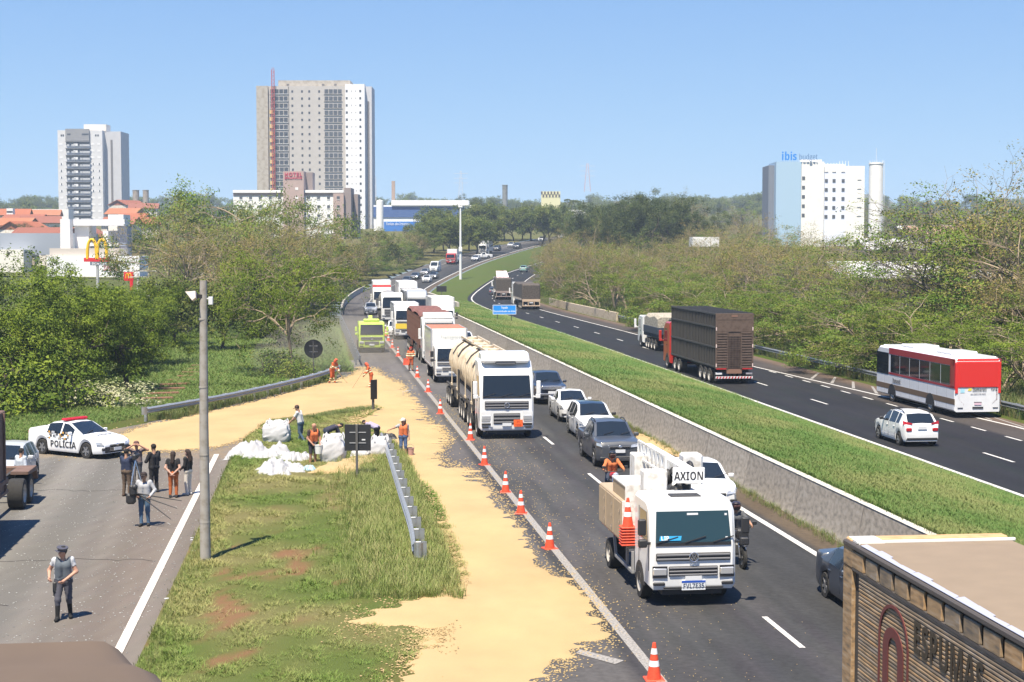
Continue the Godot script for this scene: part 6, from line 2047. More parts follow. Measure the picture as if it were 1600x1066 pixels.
func bucket_truck(white: Material):
	var t := thing("utility_truck", "white bucket truck with a folded lift arm and tan tool lockers in the near lane", "truck")
	var screen := M("screen_teal", Color(0.02, 0.045, 0.055), 0.05)
	cab(t, truck_cab("mid", white, {"screen": screen}))
	place(t, 1083, 949, 0.1263)
	var tan := M("locker_tan", Color(0.40, 0.305, 0.20), 0.6, 0.0, "soft", 0.5)
	var box_white := M("locker_white", Color(0.72, 0.72, 0.71), 0.55, 0.0, "dirt", 0.6)
	# sun visor rim, roof hatch, badge of the windscreen
	var g := geo()
	g.box(Vector3(0, 2.63, -1.0), Vector3(0.78, 0.05, 0.42), 0.02)
	put("roof_hatch", g, black(), t)
	g = geo()
	g.slab(Vector3(-0.86, 1.67, 0.006), Vector3(-0.32, 1.67, 0.006), Vector3(-0.30, 1.78, -0.016), Vector3(-0.84, 1.78, -0.016), 0.015)
	put("sticker", g, M("sticker_blue", Color(0.03, 0.32, 0.60), 0.5), t)
	lettering("sticker_letters", "LIP", 0.14, Color(0.75, 0.8, 0.82), t, Vector3(-0.72, 1.735, 0.025), Vector3(-0.2, 0, 0), true, 0.004)
	g = geo()
	for p in [[0.0, 2.30], [0.84, 2.28], [0.84, 1.72]]: g.slab(Vector3(p[0] - (0.14 if p[0] == 0.0 else 0.03), p[1] - 0.025, -0.2 * (p[1] - 1.6) + 0.006), Vector3(p[0] + (0.14 if p[0] == 0.0 else 0.03), p[1] - 0.025, -0.2 * (p[1] - 1.6) + 0.006), Vector3(p[0] + (0.14 if p[0] == 0.0 else 0.03), p[1] + 0.025, -0.2 * (p[1] - 1.6)), Vector3(p[0] - (0.14 if p[0] == 0.0 else 0.03), p[1] + 0.025, -0.2 * (p[1] - 1.6)), 0.014)
	put("sticker", g, plate_m(), t)
	g = geo()
	for s in [-1.0, 1.0]: g.slab(Vector3(s * 1.03, 0.75, 0.01), Vector3(s * 0.66, 0.75, 0.02), Vector3(s * 0.66, 1.04, 0.02), Vector3(s * 1.03, 1.04, 0.01), 0.015 * -s)
	put("lamp_surround", g, black(), t)
	g = geo()
	g.box(Vector3(0, 0.56, 0.03), Vector3(0.60, 0.24, 0.03))
	put("number_plate", g, M("plate_white", Color(0.66, 0.68, 0.7), 0.4), t)
	g = geo()
	g.box(Vector3(0, 0.65, 0.047), Vector3(0.60, 0.05, 0.006))
	put("plate_band", g, M("plate_blue", Color(0.02, 0.08, 0.4), 0.4), t)
	lettering("plate_letters", "FVL7E35", 0.17, Color(0.05, 0.07, 0.12), t, Vector3(0, 0.54, 0.048), Vector3.ZERO, true, 0.004, 0.52)
	g = geo()
	g.box(Vector3(0, 0.5, 0.02), Vector3(1.5, 0.05, 0.05), 0.01)
	put("bumper_slot", g, black(), t)
	chassis(t, -1.2, -6.6)
	# body deck
	g = geo()
	g.box(Vector3(0, 1.08, -4.55), Vector3(2.2, 0.12, 4.3), 0.02)
	put("deck", g, box_white, t)
	for s in [-1.0, 1.0]:
		g = geo()
		g.box(Vector3(s * 1.0, 1.68, -4.4), Vector3(0.5, 1.1, 3.3), 0.03)
		put("tool_locker", g, tan if s < 0 else box_white, t)
		g = geo()
		g.box(Vector3(s * 1.0, 1.68, -2.735), Vector3(0.5, 1.1, 0.03), 0.01)
		put("locker_end", g, box_white, t)
		g = geo()
		g.box(Vector3(s * 1.10, 1.04, -4.4), Vector3(0.03, 0.05, 3.9))
		put("reflector_strip", g, M("strip_red", Color(0.45, 0.03, 0.03), 0.4), t)
		for k in 3:
			g = geo()
			g.box(Vector3(s * 1.262, 1.68, -3.3 - 1.08 * k), Vector3(0.025, 0.98, 1.0), 0.01)
			var d := put("locker_door", g, tan if s < 0 else box_white, t)
			g = geo()
			for q in 3: g.box(Vector3(s * 1.285, 1.35 + 0.3 * q, -2.95 - 1.08 * k), Vector3(0.02, 0.08, 0.06))
			put("latch", g, chrome(), d)
	g = geo()
	g.box(Vector3(-0.72, 2.40, -3.6), Vector3(0.9, 0.42, 1.7), 0.02)
	put("top_locker", g, tan, t)
	g = geo()
	g.box(Vector3(-0.72, 2.63, -3.6), Vector3(0.94, 0.04, 1.76)); g.box(Vector3(-0.72, 2.40, -2.735), Vector3(0.9, 0.42, 0.03))
	put("locker_lid", g, box_white, t)
	g = geo()
	g.box(Vector3(-0.50, 2.1, -2.32), Vector3(0.62, 2.0, 0.5), 0.03)
	put("front_locker", g, box_white, t)
	g = geo()
	g.box(Vector3(-0.05, 2.45, -5.6), Vector3(0.7, 1.3, 0.7), 0.03)
	put("rear_cabinet", g, box_white, t)
	g = geo()
	g.box(Vector3(0.1, 2.9, -5.24), Vector3(0.22, 0.06, 0.02))
	put("label_strip", g, M("strip_red"), t)
	# turret and folded arms
	g = geo()
	g.lathe([Vector2(0.42, 1.14), Vector2(0.42, 1.5), Vector2(0.26, 1.6), Vector2(0.26, 2.4), Vector2(0.0, 2.4)], 16)
	put("turret", g, box_white, t, Vector3(0.25, 0, -4.6))
	g = geo()
	g.bar(Vector3(0.25, 2.35, -4.6), Vector3(0.12, 2.85, -6.3), 0.28, 0.30)
	g.bar(Vector3(0.10, 3.12, -6.2), Vector3(0.42, 2.95, -1.9), 0.32, 0.36)
	put("lift_arm", g, box_white, t)
	g = geo()
	for k in 8: g.bar(Vector3(-0.16, 2.95, -5.9 + 0.5 * k), Vector3(-0.16, 3.42, -5.9 + 0.5 * k), 0.05, 0.05)
	for q in [0.0, 0.47]: g.bar(Vector3(-0.16, 2.95 + q, -5.9), Vector3(-0.16, 2.95 + q, -2.4), 0.06, 0.06)
	put("arm_ladder", g, box_white, t)
	g = geo()
	g.bar(Vector3(0.2, 2.35, -4.3), Vector3(0.2, 3.0, -3.0), 0.14, 0.14); g.bar(Vector3(0.45, 2.2, -4.4), Vector3(0.45, 2.85, -2.6), 0.1, 0.1); g.box(Vector3(0.35, 2.3, -2.9), Vector3(0.5, 0.5, 0.5), 0.06); g.ball(Vector3(0.1, 2.75, -3.4), Vector3(0.22, 0.22, 0.22), 10); g.ball(Vector3(0.35, 2.62, -2.5), Vector3(0.2, 0.16, 0.2), 10)
	put("hydraulics", g, black(), t)
	g = geo()
	g.box(Vector3(0.30, 3.02, -1.78), Vector3(0.84, 0.40, 0.06), 0.02)
	put("name_board", g, M("board_white", Color(0.78, 0.78, 0.77), 0.5), t)
	lettering("board_letters", "AXION", 0.3, Color(0.02, 0.02, 0.025), t, Vector3(0.30, 3.0, -1.745), Vector3.ZERO, true, 0.006, 0.76)
	g = geo()
	g.box(Vector3(1.02, 2.78, -4.5), Vector3(0.55, 0.9, 0.6), 0.06)
	put("bucket", g, box_white, t)
	g = geo()
	g.ball(Vector3(0.86, 2.86, -4.0), Vector3(0.13, 0.24, 0.2), 10); g.bar(Vector3(0.84, 2.9, -4.0), Vector3(0.5, 2.8, -3.6), 0.12, 0.12)
	put("bucket_joint", g, black(), t)
	g = geo()
	g.box(Vector3(0.80, 2.36, -3.2), Vector3(0.60, 0.3, 1.8), 0.03)
	put("top_locker", g, box_white, t)
	g = geo()
	g.tube([Vector3(-0.05, 2.5, -3.9), Vector3(-0.05, 2.75, -3.7), Vector3(0.1, 2.78, -3.4)], [0.09, 0.09, 0.09], 8)
	put("hose", g, box_white, t)
	axle_pair(t, -5.05, 2.3, 0.42)
	g = geo()
	for z in [-2.05, -2.75]: g.bar(Vector3(-1.1, 1.02, z), Vector3(-1.1, 0.5, z), 0.07, 0.07)
	g.bar(Vector3(-1.1, 0.5, -2.0), Vector3(-1.1, 0.5, -4.3), 0.08, 0.08); g.bar(Vector3(-1.1, 0.5, -4.3), Vector3(-1.1, 1.0, -4.55), 0.07, 0.07); g.bar(Vector3(1.1, 0.5, -2.0), Vector3(1.1, 0.5, -4.3), 0.08, 0.08)
	put("side_guard", g, M("rail_grey", Color(0.25, 0.25, 0.25), 0.6), t)
	g = geo()
	g.box(Vector3(-0.95, 1.1, -2.4), Vector3(0.45, 0.05, 0.5))
	put("cone_tray", g, black(), t)
	for k in 7:
		var c := cone("stacked traffic cone %s on the side of the utility truck" % ["lowest", "second from the bottom", "third from the bottom", "fourth from the bottom", "third from the top", "second from the top", "topmost"][k], Vector3.ZERO, "cones stacked on the utility truck")
		c.position = t.transform * Vector3(-1.16, 1.13 + 0.075 * k, -2.42)
		c.rotation.y = t.rotation.y


var cone_meshes := []


func cone(label: String, at: Vector3, group: String) -> Node3D:
	if cone_meshes.is_empty():
		var g := geo()
		g.box(Vector3(0, 0.02, 0), Vector3(0.40, 0.04, 0.40), 0.012)
		var c := geo()
		var r := func(y): return lerpf(0.15, 0.035, (y - 0.04) / 0.74)
		var prof := [Vector2(0.17, 0.03)]
		for y in [0.04, 0.3]: prof.append(Vector2(r.call(y), y))
		c.lathe(prof, 18)
		c.lathe([Vector2(r.call(0.42), 0.42), Vector2(r.call(0.55), 0.55)], 18)
		c.lathe([Vector2(r.call(0.67), 0.67), Vector2(r.call(0.76), 0.76), Vector2(0.03, 0.785), Vector2(0, 0.785)], 18)
		var b := geo()
		b.lathe([Vector2(r.call(0.3) + 0.003, 0.3), Vector2(r.call(0.42) + 0.003, 0.42)], 18)
		b.lathe([Vector2(r.call(0.55) + 0.003, 0.55), Vector2(r.call(0.67) + 0.003, 0.67)], 18)
		cone_meshes = [g.mesh(0), c.mesh(), b.mesh()]
	var t := thing("traffic_cone", label, "cone", at, 0.1, group)
	var m := M("cone_orange", Color(0.75, 0.085, 0.035), 0.5, 0.0, "dirt", 2.0)
	put("base", cone_meshes[0], m, t)
	put("cone_body", cone_meshes[1], m, t)
	put("reflective_band", cone_meshes[2], M("band_white", Color(0.72, 0.72, 0.72), 0.35), t)
	return t


func tanker_truck(white: Material):
	var t := thing("tanker_truck", "white tractor lorry pulling long cream ribbed tanks with an orange hazard plate", "truck")
	cab(t, truck_cab("heavy", white))
	place(t, 792, 687, 0.1263)
	var g := geo()
	g.prism([Vector2(-0.5, 3.5), Vector2(-0.36, 3.62), Vector2(-0.75, 4.0), Vector2(-1.8, 4.0), Vector2(-2.1, 3.5)], 1.12, 0.08)
	put("roof_fairing", g, white, t)
	g = geo()
	g.box(Vector3(0, 3.52, -0.55), Vector3(0.95, 0.16, 0.3), 0.04)
	put("roof_vent", g, M("vent_grey", Color(0.14, 0.14, 0.145), 0.5), t)
	lettering("cab_letters", "METEOR", 0.22, Color(0.45, 0.45, 0.46), t, Vector3(0, 3.12, -0.30), Vector3(-0.9, 0, 0), true, 0.01, 1.15)
	g = geo()
	for s in [-1.0, 1.0]: g.slab(Vector3(s * 1.18, 0.66, 0.012), Vector3(s * 0.66, 0.6, 0.012), Vector3(s * 0.72, 1.32, 0.012), Vector3(s * 1.2, 1.30, 0.012), 0.02 * -s)
	put("lamp_panel", g, white, t)
	for s in [-1.0, 1.0]:
		g = geo()
		g.box(Vector3(s * 0.96, 1.02, 0.03), Vector3(0.40, 0.2, 0.06), 0.02)
		put("headlight", g, lamp_m(), t)
		g = geo()
		g.box(Vector3(s * 0.96, 0.72, 0.03), Vector3(0.42, 0.11, 0.06), 0.02)
		put("fog_lamp", g, black(), t)
	g = geo()
	g.box(Vector3(0.52, 0.76, 0.08), Vector3(0.42, 0.32, 0.02), 0.005)
	var hp := put("hazard_plate", g, M("hazard_orange", Color(0.85, 0.13, 0.02), 0.5), t)
	lettering("plate_digits", "30\n1203", 0.13, Color(0.45, 0.05, 0.02), hp, Vector3(0.52, 0.76, 0.092), Vector3.ZERO, true, 0.003, 0.28)
	chassis(t, -1.2, -6.0)
	axle_pair(t, -4.1, 2.5); axle_pair(t, -5.4, 2.5)
	var cream := M("tank_cream", Color(0.60, 0.51, 0.38), 0.45, 0.0, "dirt", 0.35)
	for k in 2:
		var z0 := -2.9 - 7.6 * k
		g = geo()
		g.x = Transform3D(Basis(Vector3.RIGHT, PI / 2), Vector3(0, 2.52, z0 - 3.6))
		g.lathe([Vector2(0, -3.75), Vector2(0.5, -3.7), Vector2(0.95, -3.5), Vector2(1.14, -3.2), Vector2(1.14, 3.2), Vector2(0.95, 3.5), Vector2(0.5, 3.7), Vector2(0, 3.75)], 28)
		var tank := put("tank", g, cream, t)
		g = geo()
		g.x = Transform3D(Basis(Vector3.RIGHT, PI / 2), Vector3(0, 2.52, z0 - 3.6))
		for q in 8: g.lathe([Vector2(1.14, -3.05 + 0.87 * q), Vector2(1.19, -3.0 + 0.87 * q), Vector2(1.19, -2.93 + 0.87 * q), Vector2(1.14, -2.88 + 0.87 * q)], 28)
		put("tank_ribs", g, cream, tank)
		for q in 2:
			g = geo()
			g.lathe([Vector2(0.3, 3.6), Vector2(0.3, 3.86), Vector2(0.0, 3.9)], 14)
			put("manhole", g, cream, tank, Vector3(0, 0, z0 - 2.2 - 2.8 * q))
			g = geo()
			g.box(Vector3(-0.45, 3.72, z0 - 1.4 - 2.8 * q), Vector3(0.3, 0.16, 0.24), 0.04); g.tube([Vector3(-0.5, 3.62, z0 - 2.0 - 2.8 * q), Vector3(-0.85, 3.35, z0 - 2.0 - 2.8 * q), Vector3(-1.1, 2.95, z0 - 2.0 - 2.8 * q)], [0.06, 0.06, 0.06], 6)
			put("hose_tray", g, black(), tank)
		g = geo()
		g.bar(Vector3(-0.45, 3.78, z0 - 0.6), Vector3(-0.45, 3.78, z0 - 6.6), 0.07, 0.12); g.bar(Vector3(0.45, 3.78, z0 - 0.6), Vector3(0.45, 3.78, z0 - 6.6), 0.07, 0.12); g.box(Vector3(0, 3.72, z0 - 3.6), Vector3(0.8, 0.05, 6.0))
		put("catwalk", g, cream, tank)
		chassis(t, z0 - 0.4, z0 - 7.0, 1.25)
		for q in 3: axle_pair(t, z0 - 4.6 - 1.15 * q, 2.5)
		g = geo()
		for s in [-1.0, 1.0]:
			g.box(Vector3(s * 1.15, 1.0, z0 - 2.4), Vector3(0.14, 0.55, 1.1), 0.03); g.box(Vector3(s * 1.22, 1.18, z0 - 5.6), Vector3(0.1, 0.1, 3.6))
		g.box(Vector3(-1.2, 1.7, z0 - 0.6), Vector3(0.08, 1.4, 0.5))
		put("side_equipment", g, frame_m(), t)
		g = geo()
		for q in 2: g.rod(Vector3(-1.24, 0.8, z0 - 0.9 - 3.2 * q), Vector3(-1.24, 3.3, z0 - 0.9 - 3.2 * q), 0.03); g.box(Vector3(-1.26, 1.35, z0 - 0.9 - 3.2 * q), Vector3(0.06, 0.12, 0.6))
		put("drop_pipe", g, cream, t)


func queue_trucks(white: Material, fleet: Material, ly: float):
	var rust := M("roof_rust", Color(0.40, 0.165, 0.105), 0.9, 0.0, "dirt", 0.4)
	var pale_roof := M("roof_pale", Color(0.62, 0.62, 0.62), 0.6, 0.0, "dirt", 0.3)
	# small delivery lorry
	var t := thing("delivery_truck", "small white delivery lorry with a rust red box roof behind the tanker", "truck")
	cab(t, truck_cab("mid", fleet, {"h": 2.45, "wt": 2.28, "wy": 1.5}))
	cargo_box(t, 2.4, 0.95, 3.45, -2.05, -7.8, fleet, rust)
	lettering("box_letters", "Transporte", 0.3, Color(0.35, 0.38, 0.36), t, Vector3(0.15, 2.9, -2.01), Vector3.ZERO, false, 0.008)
	chassis(t, -1.2, -7.6); axle_pair(t, -6.2, 2.2, 0.42)
	place(t, 706, 599, ly)
	# grain lorry with two brown trailers
	t = thing("grain_truck", "white cab lorry pulling two rust brown slatted grain trailers", "truck")
	cab(t, truck_cab("heavy", fleet, {"h": 3.5}))
	var g := geo()
	g.box(Vector3(0, 3.2, -0.12), Vector3(2.2, 0.36, 0.34), 0.1)
	put("sun_visor", g, fleet, t)
	g = geo()
	g.prism([Vector2(-0.55, 3.45), Vector2(-1.0, 3.85), Vector2(-2.1, 3.85), Vector2(-2.1, 3.45)], 1.1, 0.06)
	put("roof_fairing", g, fleet, t)
	var brown := M("trailer_brown", Color(0.15, 0.075, 0.055), 0.8, 0.0, "dirt", 0.4)
	var tarp := M("tarp_rust", Color(0.27, 0.11, 0.085), 0.9, 0.0, "blotch", 0.3)
	for k in 2:
		var z0 := -2.9 - 8.4 * k
		g = geo()
		for s in [-1.0, 1.0]:
			g.box(Vector3(s * 1.2, 2.35, z0 - 3.9), Vector3(0.06, 2.2, 7.8))
		for z in [z0, z0 - 7.8]: g.box(Vector3(0, 2.35, z), Vector3(2.4, 2.2, 0.06))
		put("trailer_body", g, brown, t)
		for s in [-1.0, 1.0]:
			for q in 12:
				g = geo()
				g.box(Vector3(s * 1.26, 2.35, z0 - 0.3 - 0.65 * q), Vector3(0.07, 2.2, 0.12))
				put("stake", g, brown, t)
		g = geo()
		g.prism([Vector2(z0 + 0.05, 3.42), Vector2(z0 + 0.05, 3.55), Vector2(z0 - 2.0, 3.78), Vector2(z0 - 5.8, 3.78), Vector2(z0 - 7.85, 3.55), Vector2(z0 - 7.85, 3.42)], 1.28, 0.12)
		put("tarpaulin", g, tarp, t)
		chassis(t, z0, z0 - 7.6, 1.1)
		for q in 3: axle_pair(t, z0 - 4.6 - 1.15 * q, 2.5)
		g = geo()
		for s in [-1.0, 1.0]: g.box(Vector3(s * 1.2, 0.95, z0 - 2.6), Vector3(0.12, 0.6, 2.4), 0.03)
		put("side_box", g, brown, t)
	chassis(t, -1.2, -6); axle_pair(t, -4.1, 2.5)
	place(t, 686, 569, ly)
	# white box lorry by the wall
	t = thing("box_truck", "white box lorry in the wall-side lane behind the grain trailers", "truck")
	cab(t, truck_cab("mid", fleet))
	cargo_box(t, 2.45, 1.0, 3.65, -2.05, -8.6, fleet, pale_roof)
	chassis(t, -1.2, -8); axle_pair(t, -6.6, 2.3, 0.45)
	place(t, 694, 522, ly)
	# lorry with a yellow stripe behind the grain trailers
	t = thing("box_truck", "white lorry with a yellow stripe just behind the brown grain trailers", "truck")
	cab(t, truck_cab("heavy", fleet, {"h": 3.2, "wt": 2.8}))
	g = geo()
	g.box(Vector3(-0.4, 1.3, 0.02), Vector3(1.5, 0.5, 0.06))
	put("stripe", g, M("stripe_yellow", Color(0.72, 0.52, 0.05), 0.5), t)
	cargo_box(t, 2.45, 1.0, 3.4, -2.3, -8.0, fleet, pale_roof)
	chassis(t, -1.2, -8); axle_pair(t, -6.2, 2.4)
	place(t, 637, 531, ly)
	# white tanker at the bend with a hazard plate
	t = thing("tanker_truck", "white tanker lorry with a dark grille at the bend behind the green truck", "truck")
	cab(t, truck_cab("heavy", fleet, {"wy": 1.85, "wt": 2.95, "grilles": [[0.75, 1.65, 5, 0.9]], "h": 3.55}))
	g = geo()
	g.box(Vector3(0, 3.05, -0.18), Vector3(2.0, 0.22, 0.2), 0.06)
	put("sun_visor", g, fleet, t)
	g = geo()
	g.box(Vector3(0.6, 0.75, 0.09), Vector3(0.42, 0.32, 0.02))
	put("hazard_plate", g, M("hazard_orange", Color(0.85, 0.13, 0.02), 0.5), t)
	g = geo()
	g.x = Transform3D(Basis(Vector3.RIGHT, PI / 2), Vector3(0, 2.4, -8))
	g.lathe([Vector2(0, -5.2), Vector2(0.9, -5.0), Vector2(1.15, -4.6), Vector2(1.15, 4.6), Vector2(0.9, 5.0), Vector2(0, 5.2)], 20)
	put("tank", g, M("tank_steel", Color(0.45, 0.42, 0.38), 0.4, 0.3, "dirt", 0.3), t)
	chassis(t, -1.2, -12, 1.1)
	for z in [-4.1, -9.5, -10.7, -11.9]: axle_pair(t, z, 2.5)
	place(t, 613, 505.5, heading(EL, 184))
	# black and silver lorry beside it
	t = thing("box_truck", "dark lorry with a silver roof fairing in the wall-side lane at the bend", "truck")
	var dark := paint("paint_graphite", Color(0.05, 0.055, 0.06), false)
	cab(t, truck_cab("heavy_dark", dark))
	g = geo()
	g.prism([Vector2(-0.35, 3.0), Vector2(-0.6, 3.65), Vector2(-1.2, 3.85), Vector2(-2.1, 3.85), Vector2(-2.1, 3.0)], 1.15, 0.1)
	put("roof_fairing", g, M("fairing_silver", Color(0.5, 0.51, 0.52), 0.35, 0.4), t)
	cargo_box(t, 2.55, 1.1, 3.7, -2.9, -13.0, M("curtain_grey", Color(0.10, 0.11, 0.11), 0.8), pale_roof)
	chassis(t, -1.2, -12)
	for z in [-4.1, -10.5, -11.7]: axle_pair(t, z, 2.5)
	place(t, 652, 506, heading(EL, 183))
	# white lorry behind the dark one
	t = thing("box_truck", "white lorry with a tall fairing behind the dark lorry at the bend", "truck")
	cab(t, truck_cab("heavy", white))
	g = geo()
	g.prism([Vector2(-0.4, 3.5), Vector2(-0.55, 3.7), Vector2(-1.0, 4.2), Vector2(-2.1, 4.2), Vector2(-2.1, 3.5)], 1.15, 0.1)
	put("roof_fairing", g, white, t)
	g = geo()
	g.box(Vector3(0, 3.42, -0.42), Vector3(1.0, 0.16, 0.2), 0.04)
	put("roof_vent", g, M("vent_grey"), t)
	cargo_box(t, 2.55, 1.1, 4.2, -2.9, -13.5, fleet, pale_roof)
	for z in [-4.1, -11.5, -12.7]: axle_pair(t, z, 2.5)
	place(t, 638.5, 492, heading(EL, 206))
	# lorry with a red band
	t = thing("box_truck", "white lorry with a red band over its windscreen, last in the queue by the trees", "truck")
	cab(t, truck_cab("heavy_dark", fleet, {"h": 3.3, "wy": 1.7, "wt": 2.75, "mirror": fleet}))
	cargo_box(t, 2.6, 1.1, 4.1, -2.6, -12.0, fleet, pale_roof)
	g = geo()
	g.box(Vector3(0, 3.35, -2.57), Vector3(2.5, 0.42, 0.05))
	put("red_band", g, M("sign_red", Color(0.62, 0.02, 0.025), 0.4), t)
	for z in [-4.1, -9.5, -10.7]: axle_pair(t, z, 2.5)
	place(t, 597, 487, heading(EL, 217))
	for e in [[585, 497, "silver"], [622, 478, "white"]]:
		var c := car("hatchback", "hatch", white if e[2] == "white" else paint("paint_silver", Color(0.42, 0.43, 0.44)), "%s car squeezed between the lorries at the bend" % e[2])
		place(c, e[0], e[1], heading(EL, 215))
		if e[2] == "silver": c.position = P(EL(206) + 0.4, 206)


func green_truck():
	var t := thing("tow_truck", "lime green service truck driving on the left shoulder in the dust", "truck")
	var lime := paint("paint_lime", Color(0.52, 0.68, 0.09))
	cab(t, truck_cab("mid", lime, {"grilles": [[1.1, 1.35, 2, 0.9], [0.72, 0.98, 3, 0.6]], "mirror": lime}))
	var g := geo()
	g.box(Vector3(0, 2.72, -0.8), Vector3(1.35, 0.24, 0.6), 0.08)
	put("light_bar", g, lime, t)
	g = geo()
	g.box(Vector3(0, 1.25, -4.2), Vector3(2.2, 0.35, 4.3), 0.05); g.box(Vector3(-0.75, 1.9, -2.9), Vector3(0.65, 1.3, 1.2), 0.04); g.box(Vector3(0.75, 1.9, -2.9), Vector3(0.65, 1.3, 1.2), 0.04)
	put("service_body", g, lime, t)
	g = geo()
	g.bar(Vector3(0, 1.6, -5.6), Vector3(0, 2.9, -2.8), 0.3, 0.3)
	put("crane_arm", g, lime, t)
	chassis(t, -1.2, -6); axle_pair(t, -4.6, 2.2, 0.42)
	place(t, 581, 552, heading(EL, 130))


func away_traffic(white: Material):
	var ry := PI + 0.122
	# cattle lorry
	var t := thing("cattle_truck", "red cab lorry with a tall dark livestock body driving away on the right carriageway", "truck")
	var L := 15.5
	var brown := M("cattle_brown", Color(0.115, 0.078, 0.06), 0.8, 0.0, "dirt", 0.5)
	var dark := M("cattle_dark", Color(0.022, 0.02, 0.02), 0.8)
	cab(t, truck_cab("heavy", paint("paint_red", Color(0.42, 0.025, 0.02)), {"h": 3.4, "mirror": paint("paint_red", Color(0.42, 0.025, 0.02))}))
	chassis(t, -1.2, -L + 0.4)
	for z in [-4.0, -5.3, -L + 1.5, -L + 2.7, -L + 3.9]: axle_pair(t, z, 2.5)
	var z0 := -2.6
	var g := geo()
	for s in [-1.0, 1.0]: g.box(Vector3(s * 1.16, 2.75, (z0 - L) / 2), Vector3(0.03, 3.3, L + z0 - 0.1))
	g.box(Vector3(0, 2.75, z0), Vector3(2.4, 3.5, 0.06)); g.box(Vector3(0, 1.1, (z0 - L) / 2), Vector3(2.4, 0.1, L + z0))
	put("inner_wall", g, dark, t)
	for s in [-1.0, 1.0]:
		for k in 30:
			g = geo()
			g.box(Vector3(s * 1.22, 2.85, z0 - 0.1 - k * (L + z0 - 0.2) / 29.0), Vector3(0.06, 3.5, 0.06))
			put("stake", g, M("cattle_stake", Color(0.05, 0.047, 0.045), 0.7), t)
		for y in [1.15, 2.4, 3.7, 4.55]:
			g = geo()
			g.box(Vector3(s * 1.235, y, (z0 - L) / 2), Vector3(0.05, 0.1, L + z0))
			put("side_rail", g, M("cattle_stake"), t)
	for k in 7:
		g = geo()
		g.bar(Vector3(-1.2 + 0.4 * k, 4.58, z0), Vector3(-1.2 + 0.4 * k, 4.58, -L), 0.06, 0.06)
		put("roof_rail", g, M("cattle_stake"), t)
	g = geo()
	for k in 10: g.box(Vector3(0, 4.53, z0 - 0.2 - k * 1.35), Vector3(2.4, 0.05, 0.06))
	put("roof_bows", g, M("cattle_stake"), t)
	# rear wall
	g = geo()
	g.box(Vector3(0, 4.38, -L), Vector3(2.5, 0.42, 0.08), 0.01); g.box(Vector3(0, 3.78, -L), Vector3(2.5, 0.76, 0.06), 0.01); g.box(Vector3(0, 2.2, -L + 0.03), Vector3(2.5, 2.4, 0.05))
	for s in [-1.0, 1.0]: g.box(Vector3(s * 1.2, 2.8, -L - 0.01), Vector3(0.1, 3.5, 0.1)); g.box(Vector3(s * 0.44, 2.2, -L - 0.03), Vector3(0.06, 2.4, 0.06))
	put("rear_frame", g, brown, t)
	for s in [-1.0, 1.0]:
		for k in 14:
			g = geo()
			g.box(Vector3(s * 0.81, 1.12 + 0.17 * k, -L - 0.02), Vector3(0.66, 0.10, 0.05), 0.01)
			put("rear_slat", g, brown, t)
	for k in 15:
		g = geo()
		g.box(Vector3(0, 1.1 + 0.145 * k, -L - 0.03), Vector3(0.82, 0.035, 0.03))
		put("door_bar", g, brown, t)
	g = geo()
	for k in 4: g.box(Vector3(-0.3 + 0.2 * k, 2.1, -L - 0.045), Vector3(0.03, 2.0, 0.02))
	put("door_grille", g, brown, t)
	g = geo()
	g.box(Vector3(0, 0.86, -L), Vector3(1.0, 0.3, 0.06)); g.box(Vector3(0, 4.42, -L - 0.045), Vector3(0.4, 0.1, 0.02))
	put("loading_flap", g, M("cattle_flap", Color(0.22, 0.12, 0.08), 0.7), t)
	for s in [-1.0, 1.0]:
		g = geo()
		g.box(Vector3(s * 0.86, 1.02, -L - 0.06), Vector3(0.66, 0.07, 0.03))
		put("red_strip", g, M("strip_red", Color(0.45, 0.03, 0.03), 0.4), t)
		g = geo()
		for y in [1.25, 2.5, 3.6]: g.box(Vector3(s * 1.2, y, -L - 0.07), Vector3(0.06, 0.22, 0.02))
		put("reflector", g, M("reflector_white", Color(0.7, 0.55, 0.5), 0.4), t)
		g = geo()
		g.box(Vector3(s * 1.0, 0.72, -L + 0.05), Vector3(0.42, 0.14, 0.06))
		put("tail_light", g, plate_m() if s > 0 else M("lamp_dull", Color(0.3, 0.28, 0.3), 0.4), t)
	g = geo()
	for k in 12:
		g.slab(Vector3(1.2 - 0.2 * k, 0.40, -L - 0.06), Vector3(1.1 - 0.2 * k, 0.40, -L - 0.06), Vector3(1.04 - 0.2 * k, 0.52, -L - 0.06), Vector3(1.14 - 0.2 * k, 0.52, -L - 0.06), 0.006)
	var bar := geo()
	bar.box(Vector3(0, 0.46, -L - 0.03), Vector3(2.44, 0.14, 0.05))
	var b := put("underrun_bar", bar, M("band_white", Color(0.72, 0.72, 0.72), 0.35), t)
	put("bar_stripes", g, M("strip_red"), b)
	g = geo()
	for s in [-1.0, 1.0]: g.box(Vector3(s * 0.95, 0.5, -L + 0.35), Vector3(0.55, 0.6, 0.04))
	put("mud_flap", g, black(), t)
	place(t, 1147, 601, ry, L)
	# lorry with a cream tarpaulin ahead
	t = thing("tarpaulin_truck", "lorry with a cream tarpaulin roped over its load, ahead of the cattle lorry", "truck")
	L = 8.6
	cab(t, truck_cab("heavy", white, {"h": 2.8, "wt": 2.55, "wy": 1.7}))
	chassis(t, -1.2, -L); for_axles(t, [-4.0, -L + 1.3, -L + 2.5, -L + 3.7])
	g = geo()
	g.box(Vector3(0, 1.3, -L / 2 - 1.3), Vector3(2.5, 0.3, L - 2.6), 0.02)
	put("flatbed", g, frame_m(), t)
	g = geo()
	g.prism([Vector2(-2.7, 1.45), Vector2(-2.7, 2.8), Vector2(-3.6, 3.1), Vector2(-5, 2.95), Vector2(-7, 3.15), Vector2(-L, 2.9), Vector2(-L, 1.45)], 1.25, 0.2)
